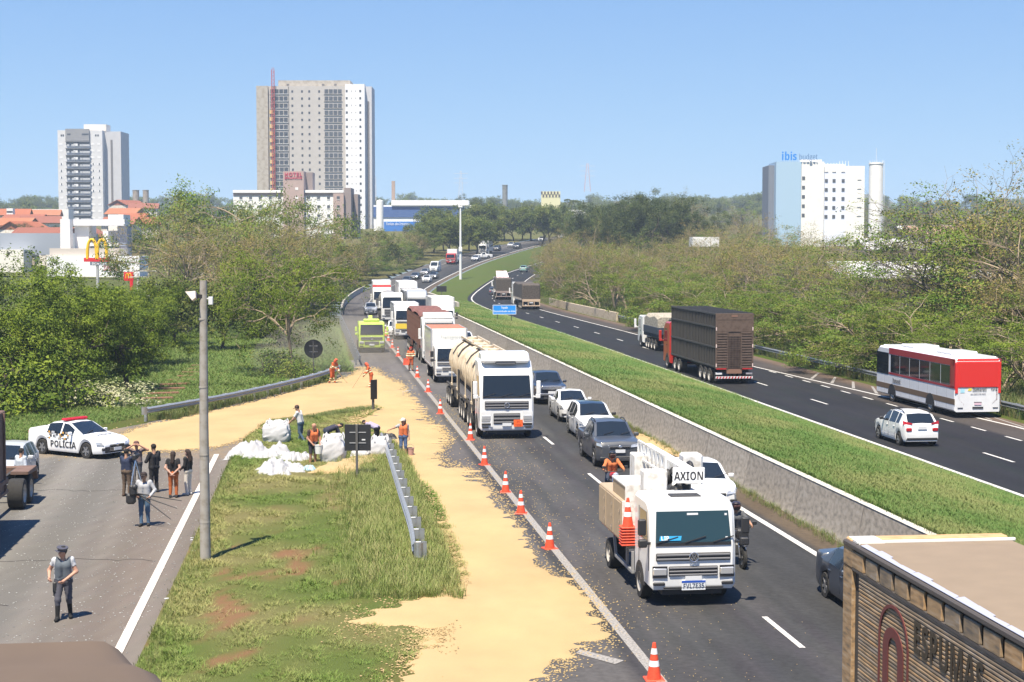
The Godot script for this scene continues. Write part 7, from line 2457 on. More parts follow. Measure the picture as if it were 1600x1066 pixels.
	put("tarpaulin", g, M("tarp_cream", Color(0.55, 0.49, 0.38), 0.9, 0.0, "blotch", 0.4), t)
	g = geo()
	g.box(Vector3(0, 1.75, -L / 2 - 1.4), Vector3(2.62, 0.6, L - 2.6), 0.02)
	put("side_boards", g, M("boards_blue", Color(0.05, 0.065, 0.095), 0.7, 0.0, "blotch", 1.5), t)
	g = geo()
	for k in 6: g.box(Vector3(-0.3 + 0.12 * k, 2.3, -L - 0.02), Vector3(0.03, 1.1, 0.03))
	for k in 5: g.box(Vector3(0, 1.9 + 0.2 * k, -L - 0.02), Vector3(0.75, 0.03, 0.03))
	put("rope_net", g, M("boards_blue"), t)
	g = geo()
	g.box(Vector3(0.3, 0.8, -L - 0.02), Vector3(0.8, 0.14, 0.04))
	put("number_plate", g, plate_m(), t)
	place(t, 1051, 550, ry, L)
	bus(ry)
	# white hatchback driving away
	var c := car("hatchback", "hatch", white, "white hatchback with red tail lamps driving away behind the bus", "car", {"rails": true, "mirror": black()})
	place(c, 1441, 699, ry, 4.05)
	g = geo()
	for s in [-1.0, 1.0]: g.slab(Vector3(s * 0.82, 0.98, -3.86), Vector3(s * 0.42, 1.0, -3.985), Vector3(s * 0.46, 1.06, -3.975), Vector3(s * 0.82, 1.15, -3.80), 0.03 * s)
	put("tail_light", g, tail_m(), c)
	# two tarpaulin lorries at the bend
	for e in [[830, 484, 226.0, "nearer of two brown tarpaulin lorries at the bend of the right carriageway", true], [787, 468.5, 262.0, "brown tarpaulin lorry with a torn pink and white load at the bend", false]]:
		t = thing("tarpaulin_truck", e[3], "truck")
		L = 14.0
		cab(t, truck_cab("heavy", white))
		chassis(t, -1.2, -L); for_axles(t, [-4.0, -L + 1.3, -L + 2.5, -L + 3.7])
		g = geo()
		g.prism([Vector2(-2.8, 1.4), Vector2(-2.8, 3.4), Vector2(-5, 3.75), Vector2(-9, 3.55), Vector2(-L + 0.4, 3.7), Vector2(-L, 3.4), Vector2(-L, 1.4)], 1.3, 0.12)
		put("tarpaulin", g, M("tarp_brown", Color(0.12, 0.098, 0.08), 0.85, 0.0, "blotch", 0.4), t)
		g = geo()
		g.box(Vector3(0, 1.3, -L - 0.01), Vector3(2.55, 0.34, 0.08)); g.box(Vector3(0, 0.55, -L - 0.01), Vector3(2.5, 0.14, 0.08))
		for s in [-1.0, -0.36, 0.36, 1.0]: g.box(Vector3(s * 1.18, 0.9, -L), Vector3(0.1, 0.8, 0.06))
		put("tailboard", g, M("tail_wood" if e[4] else "tail_grey", Color(0.50, 0.38, 0.27) if e[4] else Color(0.28, 0.22, 0.2), 0.8), t)
		g = geo()
		for k in 14: g.box(Vector3(-1.31, 1.45, -3.2 - 0.75 * k), Vector3(0.03, 0.3, 0.3)); g.box(Vector3(1.31, 1.45, -3.2 - 0.75 * k), Vector3(0.03, 0.3, 0.3))
		put("tarp_straps", g, M("strap_pale", Color(0.5, 0.45, 0.4), 0.8), t)
		g = geo()
		g.box(Vector3(0, 0.98, -L - 0.05), Vector3(0.5, 0.14, 0.03))
		put("number_plate", g, plate_m(), t)
		if not e[4]:
			g = geo()
			g.slab(Vector3(-0.9, 3.72, -L + 0.6), Vector3(1.15, 3.72, -L + 0.6), Vector3(1.0, 4.7, -6), Vector3(-0.8, 4.7, -6), 0.1)
			put("load_sheet", g, pink_white(), t)
		place(t, e[0], e[1], PI + heading(RL, e[2]), L)
	c = car("hatchback", "hatch", paint("paint_slate", Color(0.05, 0.055, 0.075), false), "dark car driving away left of the torn load lorry at the bend")
	place(c, 771, 462, PI + heading(RL, 285.0), 4.05)
	c = car("hatchback", "hatch", paint("paint_teal", Color(0.20, 0.36, 0.31)), "pale green car ahead of the tarpaulin lorries under the trees")
	var d := 375.0
	c.position = Vector3(RL(d) + 3.2, HR(d), -d); c.rotation.y = PI + heading(RL, d)


func for_axles(t: Node3D, zs: Array):
	for z in zs: axle_pair(t, z, 2.5)


func pink_white() -> StandardMaterial3D:
	var m := M("load_pink", Color(0.8, 0.75, 0.74), 0.8)
	m.albedo_texture = noise_tex("pinkish", 0.02, 0.55, 1.0, 2, FastNoiseLite.TYPE_CELLULAR, 256, Color(1, 0.97, 0.97), Color(1.0, 0.4, 0.45))
	m.uv1_triplanar = true
	m.uv1_scale = Vector3.ONE * 0.25
	return m


func bus(ry: float):
	var t := thing("city_bus", "red and white city bus on the right shoulder beside the guard rail", "bus")
	var L := 11.6
	var white := paint("paint_bus_white", Color(0.72, 0.73, 0.75))
	var red := paint("paint_bus_red", Color(0.62, 0.022, 0.018), false)
	var maroon := paint("paint_bus_maroon", Color(0.30, 0.015, 0.025), false)
	var g := geo()
	g.prism([Vector2(-L, 0.34), Vector2(0, 0.34), Vector2(0.0, 1.5), Vector2(-0.12, 2.9), Vector2(-0.45, 3.12), Vector2(-L + 0.25, 3.12), Vector2(-L, 2.95)], 1.25, 0.09)
	put("body", g, white, t)
	g = geo()
	g.box(Vector3(0, 3.14, -L / 2 - 0.2), Vector3(2.2, 0.1, L - 0.9), 0.05)
	put("roof", g, white, t)
	g = geo()
	for z in [-3.6, -8.8]: g.box(Vector3(0, 3.26, z), Vector3(1.5, 0.18, 2.0), 0.06)
	g.box(Vector3(0, 3.24, -5.9), Vector3(0.7, 0.12, 0.7), 0.03)
	put("roof_hatch", g, white, t)
	for s in [-1.0, 1.0]:
		g = geo()
		g.box(Vector3(s * 1.245, 2.90, -L / 2 - 1.0), Vector3(0.04, 0.36, L - 2.1), 0.01); g.box(Vector3(s * 1.245, 1.62, -L / 2 - 1.0), Vector3(0.04, 0.12, L - 2.1)); g.box(Vector3(s * 1.245, 2.3, -L + 0.34), Vector3(0.04, 1.5, 0.6))
		put("upper_stripe", g, maroon, t)
		for k in 6:
			g = geo()
			var z := -2.3 - 1.48 * k
			g.box(Vector3(s * 1.25, 2.2, z - 0.73), Vector3(0.03, 1.02, 1.40), 0.01)
			put("side_window", g, glass(), t)
		g = geo()
		g.box(Vector3(s * 1.25, 2.15, -1.05), Vector3(0.03, 1.25, 1.9), 0.01)
		put("front_side_window", g, glass(), t)
		g = geo()
		g.box(Vector3(s * 1.247, 0.86, -L / 2), Vector3(0.02, 0.30, L - 0.05))
		put("brown_band", g, M("bus_brown", Color(0.13, 0.085, 0.05), 0.6), t)
		g = geo()
		for k in 8: g.box(Vector3(s * 1.252, 1.0, -1.4 - 1.3 * k), Vector3(0.006, 1.05, 0.02))
		put("panel_seam", g, M("seam_grey", Color(0.3, 0.3, 0.32), 0.6), t)
		for z in [-2.6, -8.3]:
			var arch := []
			for k in 9: arch.append(Vector2(z + cos(PI * k / 8.0) * 0.62, 0.42 + sin(PI * k / 8.0) * 0.62))
			g = geo()
			g.x = Transform3D(Basis(), Vector3(s * 1.20, 0, 0))
			g.prism(arch, 0.068)
			put("wheel_arch", g, black(), t)
			wheel(t, Vector3(s * 1.08, 0, z), 0.48, 0.32, "truck")
		g = geo()
		g.slab(Vector3(s * 1.06, 1.78, -L - 0.0), Vector3(s * 0.98, 1.78, -L), Vector3(s * 0.98, 0.98, -L), Vector3(s * 1.06, 0.94, -L), 0.02 * s)
		g.slab(Vector3(s * 1.06, 0.98, -L), Vector3(s * 0.98, 0.98, -L), Vector3(s * 0.74, 0.76, -L), Vector3(s * 0.74, 0.68, -L), 0.02 * s)
		put("tail_light", g, tail_m(), t)
	g = geo()
	g.box(Vector3(0, 2.28, -L), Vector3(2.38, 1.36, 0.05), 0.02); g.box(Vector3(0, 3.0, -L + 0.09), Vector3(2.3, 0.2, 0.12), 0.05)
	for s in [-1.0, 1.0]: g.box(Vector3(s * 1.16, 2.1, -L), Vector3(0.15, 1.6, 0.07), 0.02)
	put("rear_panel", g, red, t)
	g = geo()
	g.box(Vector3(0, 2.27, -L - 0.03), Vector3(2.06, 1.28, 0.02), 0.01)
	put("rear_screen", g, red, t)
	var turn := Vector3(0, PI, 0)
	lettering("bus_letters", "Itamarati", 0.26, Color(0.12, 0.12, 0.13), t, Vector3(-0.08, 1.5, -L - 0.02), turn, true, 0.01, 0.75)
	lettering("bus_letters", "sac 0800 779 7970", 0.1, Color(0.3, 0.3, 0.32), t, Vector3(0.0, 1.28, -L - 0.02), turn, false, 0.01)
	lettering("bus_letters", "1514", 0.16, Color(0.12, 0.12, 0.13), t, Vector3(-0.86, 1.5, -L - 0.02), turn, true, 0.01)
	lettering("bus_letters", "Itamarati", 0.36, Color(0.16, 0.16, 0.17), t, Vector3(1.262, 1.25, -3.3), Vector3(0, PI / 2, 0), true, 0.01, 1.2)
	lettering("bus_letters", "Itamarati", 0.36, Color(0.16, 0.16, 0.17), t, Vector3(-1.262, 1.25, -3.3), Vector3(0, -PI / 2, 0), true, 0.01, 1.2)
	g = geo()
	g.slab(Vector3(0.55, 1.44, -L - 0.005), Vector3(0.37, 1.44, -L - 0.005), Vector3(0.32, 1.56, -L - 0.005), Vector3(0.50, 1.56, -L - 0.005), 0.012)
	put("emblem", g, M("emblem_yellow", Color(0.75, 0.60, 0.05), 0.5), t)
	g = geo()
	g.box(Vector3(0.84, 1.44, -L - 0.01), Vector3(0.22, 0.2, 0.01))
	put("sticker", g, M("sticker_pale_blue", Color(0.35, 0.62, 0.72), 0.5), t)
	g = geo()
	g.box(Vector3(0, 0.56, -L - 0.01), Vector3(0.58, 0.09, 0.04)); g.box(Vector3(0.95, 0.55, -L - 0.01), Vector3(0.28, 0.04, 0.03)); g.box(Vector3(-0.95, 0.55, -L - 0.01), Vector3(0.28, 0.04, 0.03)); g.box(Vector3(0, 0.84, -L - 0.01), Vector3(0.4, 0.03, 0.03))
	put("rear_grille", g, black(), t)
	g = geo()
	g.box(Vector3(0, 0.76, -L - 0.01), Vector3(0.38, 0.12, 0.03))
	put("number_plate", g, M("plate_pink", Color(0.6, 0.42, 0.5), 0.5), t)
	g = geo()
	g.slab(Vector3(-1.1, 1.3, 0), Vector3(1.1, 1.3, 0), Vector3(1.08, 2.85, -0.12), Vector3(-1.08, 2.85, -0.12), 0.02)
	put("windscreen", g, glass(), t)
	g = geo()
	g.box(Vector3(0, 0.55, -L / 2), Vector3(2.0, 0.5, L - 0.6))
	put("underfloor", g, black(), t)
	place(t, 1524, 654, ry, L)
	t.position += Vector3(0.12, 0, 0)


func far_traffic(white: Material, dark: Material):
	var list := [[318, 1.9, "hatch", "dark", "dark car leading the far queue below the hill"], [322, 5.4, "hatch", "white", "white car beside the dark one at the foot of the far hill"], [331, 5.3, "hatch", "dark", "black car second in the far wall-side lane"], [329, 1.8, "hatch", "dark", "dark car behind the leader of the far queue"], [350, 2.2, "van", "white", "white van climbing down the far road"], [384, 5.3, "sedan", "silver", "silver car on the far road"], [398, 5.2, "suv", "grey", "grey sport utility car behind the silver car on the far road"], [428, 1.9, "suv", "dark", "dark car behind the far white box lorry"], [440, 5.0, "suv", "dark", "dark car next to the last one on the far road"], [447, 1.9, "hatch", "silver", "silver car at the top of the far road"], [488, 2.0, "hatch", "white", "white car on the crest of the far road"], [515, 2.5, "van", "white", "white van on the crest of the far road"], [505, 5.4, "hatch", "white", "small white car on the crest of the far road"], [340, 1.9, "hatch", "grey", "grey car in front of the far white van"]]
	for e in list:
		var m: Material = {"white": white, "dark": dark, "silver": paint("paint_silver", Color(0.42, 0.43, 0.44)), "grey": paint("paint_grey", Color(0.20, 0.21, 0.22))}[e[3]]
		var c := car("van" if e[2] == "van" else "far_car", e[2], m, e[4], "van" if e[2] == "van" else "car")
		c.position = Vector3(EL(e[0]) + e[1], HL(e[0]) + 0.02, -e[0])
		c.rotation.y = heading(EL, e[0])
	for e in [[372, 1.9, Color(0.60, 0.05, 0.04), "white box lorry with a red cab on the far road"], [412, 1.9, Color(0.7, 0.7, 0.7), "white box lorry near the top of the far road"]]:
		var t := thing("box_truck", e[3], "truck")
		cab(t, truck_cab("mid", paint("paint_far_%s" % e[2].to_html(), e[2])))
		cargo_box(t, 2.45, 0.9, 3.6, -2.0, -8.0, white, M("roof_pale"))
		axle_pair(t, -6.4, 2.3, 0.45)
		t.position = Vector3(EL(e[0]) + e[1], HL(e[0]) + 0.02, -e[0])
		t.rotation.y = heading(EL, e[0])
	var c := car("small_pickup", "small_pickup", white, "white pickup on the side road by the lamp mast", "pickup")
	var p := far(742, 390, 395)
	c.position = Vector3(p.x, ground_at(p.x, 395) + 0.05, p.z); c.rotation.y = -1.2
	# round sign seen from behind on the far hill
	p = far(762, 384, 425)
	var t := thing("round_sign", "small dark round sign on the far grassy hill", "sign", on(p.x, 425.0))
	var g := geo()
	g.x = Transform3D(Basis(Vector3.RIGHT, PI / 2), Vector3(0, 2.4, 0))
	g.lathe([Vector2(0, -0.03), Vector2(0.55, -0.03), Vector2(0.55, 0.03), Vector2(0, 0.03)], 16)
	put("disc", g, black(), t)
	put("post", box_mesh(Vector3(0.1, 2.4, 0.1)), frame_m(), t, Vector3(0, 1.2, -0.08))


func ramp_vehicles(white: Material):
	# police car, seen from its right front
	var t := car("police_car", "sedan", paint("paint_police_white", Color(0.76, 0.77, 0.78), false), "white police car with a red roof light bar parked on the ramp edge", "police car")
	t.rotation.y = 1.0
	var f := W(183, 716)
	t.position = f
	var g := geo()
	g.box(Vector3(0, 1.53, -2.55), Vector3(1.25, 0.11, 0.3), 0.04)
	put("light_bar", g, M("beacon_red", Color(0.45, 0.015, 0.03), 0.2), t)
	g = geo()
	g.box(Vector3(0, 1.47, -2.55), Vector3(1.0, 0.05, 0.22))
	put("bar_mount", g, black(), t)
	for s in [-1.0, 1.0]:
		lettering("door_letters", "POLÍCIA", 0.36, Color(0.03, 0.03, 0.035), t, Vector3(s * 0.895, 0.52, -2.3), Vector3(0, s * PI / 2, 0), true, 0.012, 1.55)
		var cols := [Color(0.02, 0.02, 0.025), Color(0.62, 0.33, 0.06), Color(0.35, 0.30, 0.25), Color(0.45, 0.46, 0.48)]
		var r := RandomNumberGenerator.new()
		r.seed = 8
		for k in 4:
			g = geo()
			for q in 9:
				var z := -2.0 - r.randi() % 13 * 0.095
				var y := 0.62 + r.randi() % 4 * 0.085 + 0.1
				if s > 0: g.slab(Vector3(0.887, y, z + 0.045), Vector3(0.887, y, z - 0.045), Vector3(0.884, y + 0.08, z - 0.045), Vector3(0.884, y + 0.08, z + 0.045), 0.006)
				else: g.slab(Vector3(-0.887, y, z - 0.045), Vector3(-0.887, y, z + 0.045), Vector3(-0.884, y + 0.08, z + 0.045), Vector3(-0.884, y + 0.08, z - 0.045), 0.006)
			put("checker_marks", g, M("mark_%d" % k, cols[k], 0.5), t)
	lettering("hood_letters", "POLÍCIA", 0.22, Color(0.12, 0.12, 0.13), t, Vector3(0, 0.965, -0.75), Vector3(-PI / 2 + 0.12, 0, 0), true, 0.008, 0.8)
	g = geo()
	g.box(Vector3(0, 0.40, 0.0), Vector3(1.35, 0.26, 0.05), 0.04)
	put("lower_grille", g, black(), t)
	# silver hatchback beside it
	t = car("hatchback", "hatch", paint("paint_silver_dirty", Color(0.46, 0.47, 0.48)), "dusty silver hatchback beyond the brown lorry at the left border", "car")
	t.rotation.y = 0.1
	t.position = W(-7, 769)
	# brown grain lorry entering at the left border
	t = thing("grain_truck", "rust brown cargo lorry cut off by the left border of the photo", "truck")
	var brown := M("cargo_brown", Color(0.16, 0.098, 0.075), 0.8, 0.0, "dirt", 0.4)
	var L := 9.0
	g = geo()
	g.box(Vector3(0, 2.45, -6.0 - L / 2), Vector3(2.5, 2.6, L), 0.03)
	put("cargo_box", g, brown, t)
	for s in [-1.0, 1.0]:
		for k in 9:
			g = geo()
			g.box(Vector3(s * 1.28, 2.45, -6.4 - 0.95 * k), Vector3(0.07, 2.5, 0.1))
			put("stake", g, brown, t)
		g = geo()
		g.box(Vector3(s * 1.27, 1.55, -6.0 - L / 2), Vector3(0.08, 0.14, L)); g.box(Vector3(s * 1.27, 1.2, -6.0 - L / 2), Vector3(0.08, 0.1, L))
		put("side_rail", g, brown, t)
		for z in [-0.9, -2.15, -7.6, -8.8]:
			wheel(t, Vector3(s * 0.85, 0, z), 0.52, 0.5, "truck")
		g = geo()
		g.prism([Vector2(-0.15, 1.02), Vector2(0.1, 0.7), Vector2(0.18, 0.75), Vector2(-0.1, 1.2), Vector2(-1.7, 1.2), Vector2(-1.7, 1.1)], 0.3, 0.01)
		put("mudguard", g, brown, t, Vector3(s * 0.85, 0, 0))
	chassis(t, 0.2, -L - 5.0, 0.95)
	g = geo()
	g.box(Vector3(0, 1.0, 0.15), Vector3(1.9, 0.3, 0.2), 0.04)
	put("crossbeam", g, brown, t)
	t.rotation.y = PI + 0.12
	t.position = P(-17.9, 55.5)


func foreground_trucks():
	# box lorry at the lower right: its side is built of wooden slats
	var t := thing("box_truck", "weathered slatted box lorry with a pale roof filling the lower right corner", "truck")
	var yaw := 0.1142
	var H := 4.3
	var far_d := 24.85
	var corner := W(1322, 844, H)
	t.position = Vector3(corner.x, 0, corner.z)
	t.rotation.y = yaw  # local z runs back towards the bridge, x to the right
	var L := 13.0
	var Wd := 2.55
	var tones := []
	var cols := [Color(0.42, 0.325, 0.225), Color(0.36, 0.295, 0.225), Color(0.31, 0.275, 0.24), Color(0.46, 0.34, 0.22), Color(0.27, 0.24, 0.21)]
	for k in 5:
		var m := M("slat_%d" % k, cols[k], 0.85)
		m.albedo_texture = noise_tex("slat_wear", 0.02, 0.6, 1.0, 5, FastNoiseLite.TYPE_SIMPLEX_SMOOTH, 512, Color(0.9, 0.82, 0.7))
		m.uv1_triplanar = true
		m.uv1_scale = Vector3(0.6, 0.9, 0.18)
		tones.append(m)
	var g := geo()
	g.box(Vector3(Wd / 2, H / 2 + 0.5, L / 2), Vector3(Wd - 0.06, H - 1.1, L - 0.06))
	put("inner_box", g, M("slat_gap", Color(0.05, 0.042, 0.035), 0.9), t)
	var r := RandomNumberGenerator.new()
	r.seed = 4
	for k in 52:
		var y := H - 0.41 - 0.056 * k
		g = geo()
		g.box(Vector3(0, y, L / 2 + 0.35), Vector3(0.05 + r.randf() * 0.008, 0.049, L - 0.7), 0.012)
		put("slat", g, tones[r.randi() % 4 if k % 3 else 2], t)
	for k in 18:
		g = geo()
		g.box(Vector3(-0.01, H - 0.22, 0.65 + 0.62 * k), Vector3(0.05, 0.26, 0.5), 0.01)
		put("vent_panel", g, tones[(k * 7) % 5], t)
	g = geo()
	g.box(Vector3(0, H / 2 + 0.45, 0.2), Vector3(0.07, H - 1.0, 0.42), 0.01)
	put("corner_post", g, tones[0], t)
	g = geo()
	g.box(Vector3(0.0, H - 0.02, L / 2), Vector3(0.1, 0.09, L), 0.02); g.box(Vector3(0, H - 0.37, L / 2), Vector3(0.07, 0.04, L))
	put("top_rail", g, M("rail_dark", Color(0.07, 0.06, 0.055), 0.7), t)
	# roof: sheet with a bright end strip and curled tarpaulin edge
	g = geo()
	g.box(Vector3(Wd / 2, H + 0.01, L / 2 + 0.2), Vector3(Wd - 0.1, 0.05, L - 0.4), 0.01)
	put("roof", g, M("roof_tan", Color(0.225, 0.17, 0.115), 0.8, 0.0, "soft", 0.3), t)
	g = geo()
	g.box(Vector3(Wd / 2, H + 0.02, 0.12), Vector3(Wd, 0.08, 0.24), 0.02)
	put("roof_end", g, M("roof_ochre", Color(0.52, 0.33, 0.16), 0.6, 0.0, "dirt", 0.5), t)
	g = geo()
	g.box(Vector3(0.24, H + 0.035, 0.28), Vector3(0.42, 0.06, 0.5), 0.01); g.box(Vector3(Wd / 2, H + 0.055, 0.5), Vector3(Wd, 0.05, 0.05), 0.01)
	put("roof_flashing", g, M("flashing_white", Color(0.72, 0.70, 0.66), 0.5), t)
	g = geo()
	for k in 22:
		var z := 0.7 + 0.52 * k
		var w := 0.10 + 0.035 * sin(k * 1.9)
		g.slab(Vector3(0.0, H + 0.035, z), Vector3(0.0, H + 0.035, z + 0.54), Vector3(w, H + 0.05 + 0.01 * sin(k * 2.3), z + 0.52), Vector3(w + 0.02 * sin(k * 1.1), H + 0.05, z), 0.01)
	put("tarpaulin_edge", g, M("tarp_grey_blue", Color(0.33, 0.34, 0.40), 0.6), t)
	# painted lettering on the slats
	var side := Vector3(-PI / 2.0 * 0.0, -PI / 2, 0)
	lettering("side_letters", "ESPUMAS", 0.60, Color(0.022, 0.017, 0.014), t, Vector3(-0.036, 3.52, 4.22), side, true, 0.012, 2.35)
	var em := M("emblem_maroon", Color(0.125, 0.028, 0.024), 0.8)
	g = geo()
	for ring in [[0.62, 0.52, 0.85, 0.56, 0.80], [0.42, 0.20, 0.52, 0.20, 0.38]]:  # flat arches: half width outside, inside low, rise outside, half width inside, rise inside
		var o := []
		var n := []
		for k in 15:
			var a := PI * k / 14.0
			o.append(Vector3(-0.034, 2.92 + ring[2] * pow(sin(a), 0.6) if k % 14 else 1.3, 2.25 - cos(a) * ring[0]))
			n.append(Vector3(-0.034, 2.92 + ring[4] * pow(sin(a), 0.6) if k % 14 else 1.3, 2.25 - cos(a) * ring[3]))
		for k in 14: g.slab(o[k], n[k], n[k + 1], o[k + 1], 0.012)
	put("side_emblem", g, em, t)
	# lower right: wheels and frame below the box
	g = geo()
	g.box(Vector3(Wd / 2, 0.85, L / 2), Vector3(0.9, 0.3, L - 0.5))
	put("chassis", g, frame_m(), t)
	for z in [1.6, 2.8, 10.0]:
		for s in [0.25, Wd - 0.25]: wheel(t, Vector3(s, 0, z), 0.5, 0.4, "truck")
	# tarpaulin lorry at the lower left
	t = thing("tarpaulin_truck", "brown tarpaulin roof of a lorry filling the lower left corner", "truck")
	H = 4.0
	var cr := W(206, 1004, H)
	var canvas := M("tarp_umber", Color(0.108, 0.077, 0.054), 0.85, 0.0, "soft", 0.2)
	t.position = Vector3(cr.x, 0, cr.z)
	t.rotation.y = 0.12
	var rows := []
	for k in 13:
		var z := k * 0.62
		var row := PackedVector3Array()
		var sag := 0.09 * absf(sin(k * PI / 2.0 / 1.0))
		var wide := clampf(0.0 + z * 0.5, 0.0, 0.95)
		for q in 15:
			var u := q / 14.0
			var x := lerpf(-2.35, wide, u)
			var drop := 0.0
			var e := maxf(u - 0.8, 0) / 0.2
			var e2 := maxf(0.2 - u, 0) / 0.2
			drop = 0.42 * e * e * e + 0.3 * e2 * e2 * e2
			row.append(Vector3(x, H + 0.03 - drop - (0.10 if k % 2 else 0.0), z))
		rows.append(row)
	rows.reverse()
	var sm := sheet(rows)
	put("tarpaulin", sm, canvas, t)
	g = geo()
	g.box(Vector3(-0.85, 2.35, 3.95), Vector3(2.5, 2.6, 7.0), 0.04)
	put("cargo_box", g, M("cargo_brown", Color(0.16, 0.098, 0.075), 0.8, 0.0, "dirt", 0.4), t)
	g = geo()
	for k in 6: g.tube([Vector3(-2.1, H - 0.35, 0.62 + 1.24 * k), Vector3(-1.6, H - 0.12, 0.62 + 1.24 * k), Vector3(-0.6, H - 0.12, 0.62 + 1.24 * k), Vector3(0.1, H - 0.3, 0.62 + 1.24 * k)], [0.03, 0.03, 0.03, 0.03], 6)
	put("roof_bows", g, frame_m(), t)
	for z in [1.2, 2.4, 6.5]:
		for s in [-1.85, 0.1]: wheel(t, Vector3(s, 0, z), 0.5, 0.4, "truck")
	g = geo()
	g.box(Vector3(-0.85, 0.85, 3.8), Vector3(0.9, 0.3, 7.2))
	put("chassis", g, frame_m(), t)


func motorcycle(label: String, m: Material, at: Vector3, turn: float) -> Node3D:
	var t := thing("motorcycle", label, "motorcycle", at, turn)
	wheel(t, Vector3(0, 0, -0.32), 0.31, 0.1, "dark"); wheel(t, Vector3(0, 0, -1.62), 0.30, 0.12, "dark")
	var g := geo()
	for s in [-1.0, 1.0]: g.rod(Vector3(s * 0.09, 0.31, -0.32), Vector3(s * 0.09, 0.95, -0.58), 0.022)
	put("fork", g, chrome(), t)
	g = geo()
	g.tube([Vector3(-0.38, 1.10, -0.78), Vector3(-0.2, 1.06, -0.64), Vector3(0.2, 1.06, -0.64), Vector3(0.38, 1.10, -0.78)], [0.016, 0.016, 0.016, 0.016], 6)
	for s in [-1.0, 1.0]: g.box(Vector3(s * 0.4, 1.22, -0.62), Vector3(0.13, 0.1, 0.03), 0.02); g.rod(Vector3(s * 0.33, 1.1, -0.72), Vector3(s * 0.4, 1.2, -0.64), 0.01)
	put("handlebar", g, black(), t)
	g = geo()
	g.ball(Vector3(0, 0.95, -0.46), Vector3(0.11, 0.11, 0.08), 12)
	put("headlight", g, lamp_m(), t)
	g = geo()
	g.ball(Vector3(0, 0.90, -0.86), Vector3(0.15, 0.14, 0.27), 12)
	put("tank", g, m, t)
	g = geo()
	g.box(Vector3(0, 0.68, -0.30), Vector3(0.12, 0.05, 0.5), 0.02); g.box(Vector3(0, 0.74, -1.62), Vector3(0.16, 0.06, 0.5), 0.02)
	put("mudguard", g, m, t)
	g = geo()
	g.box(Vector3(0, 0.84, -1.3), Vector3(0.26, 0.1, 0.66), 0.04)
	put("seat", g, black(), t)
	g = geo()
	g.box(Vector3(0, 0.48, -0.92), Vector3(0.28, 0.34, 0.4), 0.05); g.bar(Vector3(0, 0.5, -0.7), Vector3(0, 0.95, -0.6), 0.06, 0.06); g.bar(Vector3(0.1, 0.35, -0.95), Vector3(0.14, 0.4, -1.75), 0.07, 0.07); g.bar(Vector3(-0.22, 0.34, -0.95), Vector3(0.22, 0.34, -0.95), 0.04, 0.04); g.bar(Vector3(0.08, 0.3, -1.62), Vector3(0.06, 0.6, -1.0), 0.05, 0.05)
	put("engine", g, M("engine_grey", Color(0.10, 0.10, 0.105), 0.5, 0.5), t)
	return t


var riders := []


func motorcycles(ly: float):
	var a := motorcycle("red motorcycle with a round headlamp behind the tool lockers of the bucket truck", paint("paint_moto_red", Color(0.35, 0.02, 0.02), false), W(966, 789), ly)
	var b := motorcycle("dark motorcycle passing the bucket truck on its far side", paint("paint_moto_dark", Color(0.03, 0.03, 0.035), false), W(1166, 893), ly)
	riders = [a.transform, b.transform]
	var g := geo()
	g.box(Vector3(0, 0.95, -0.40), Vector3(0.34, 0.3, 0.12), 0.05)
	put("fairing", g, black(), b)


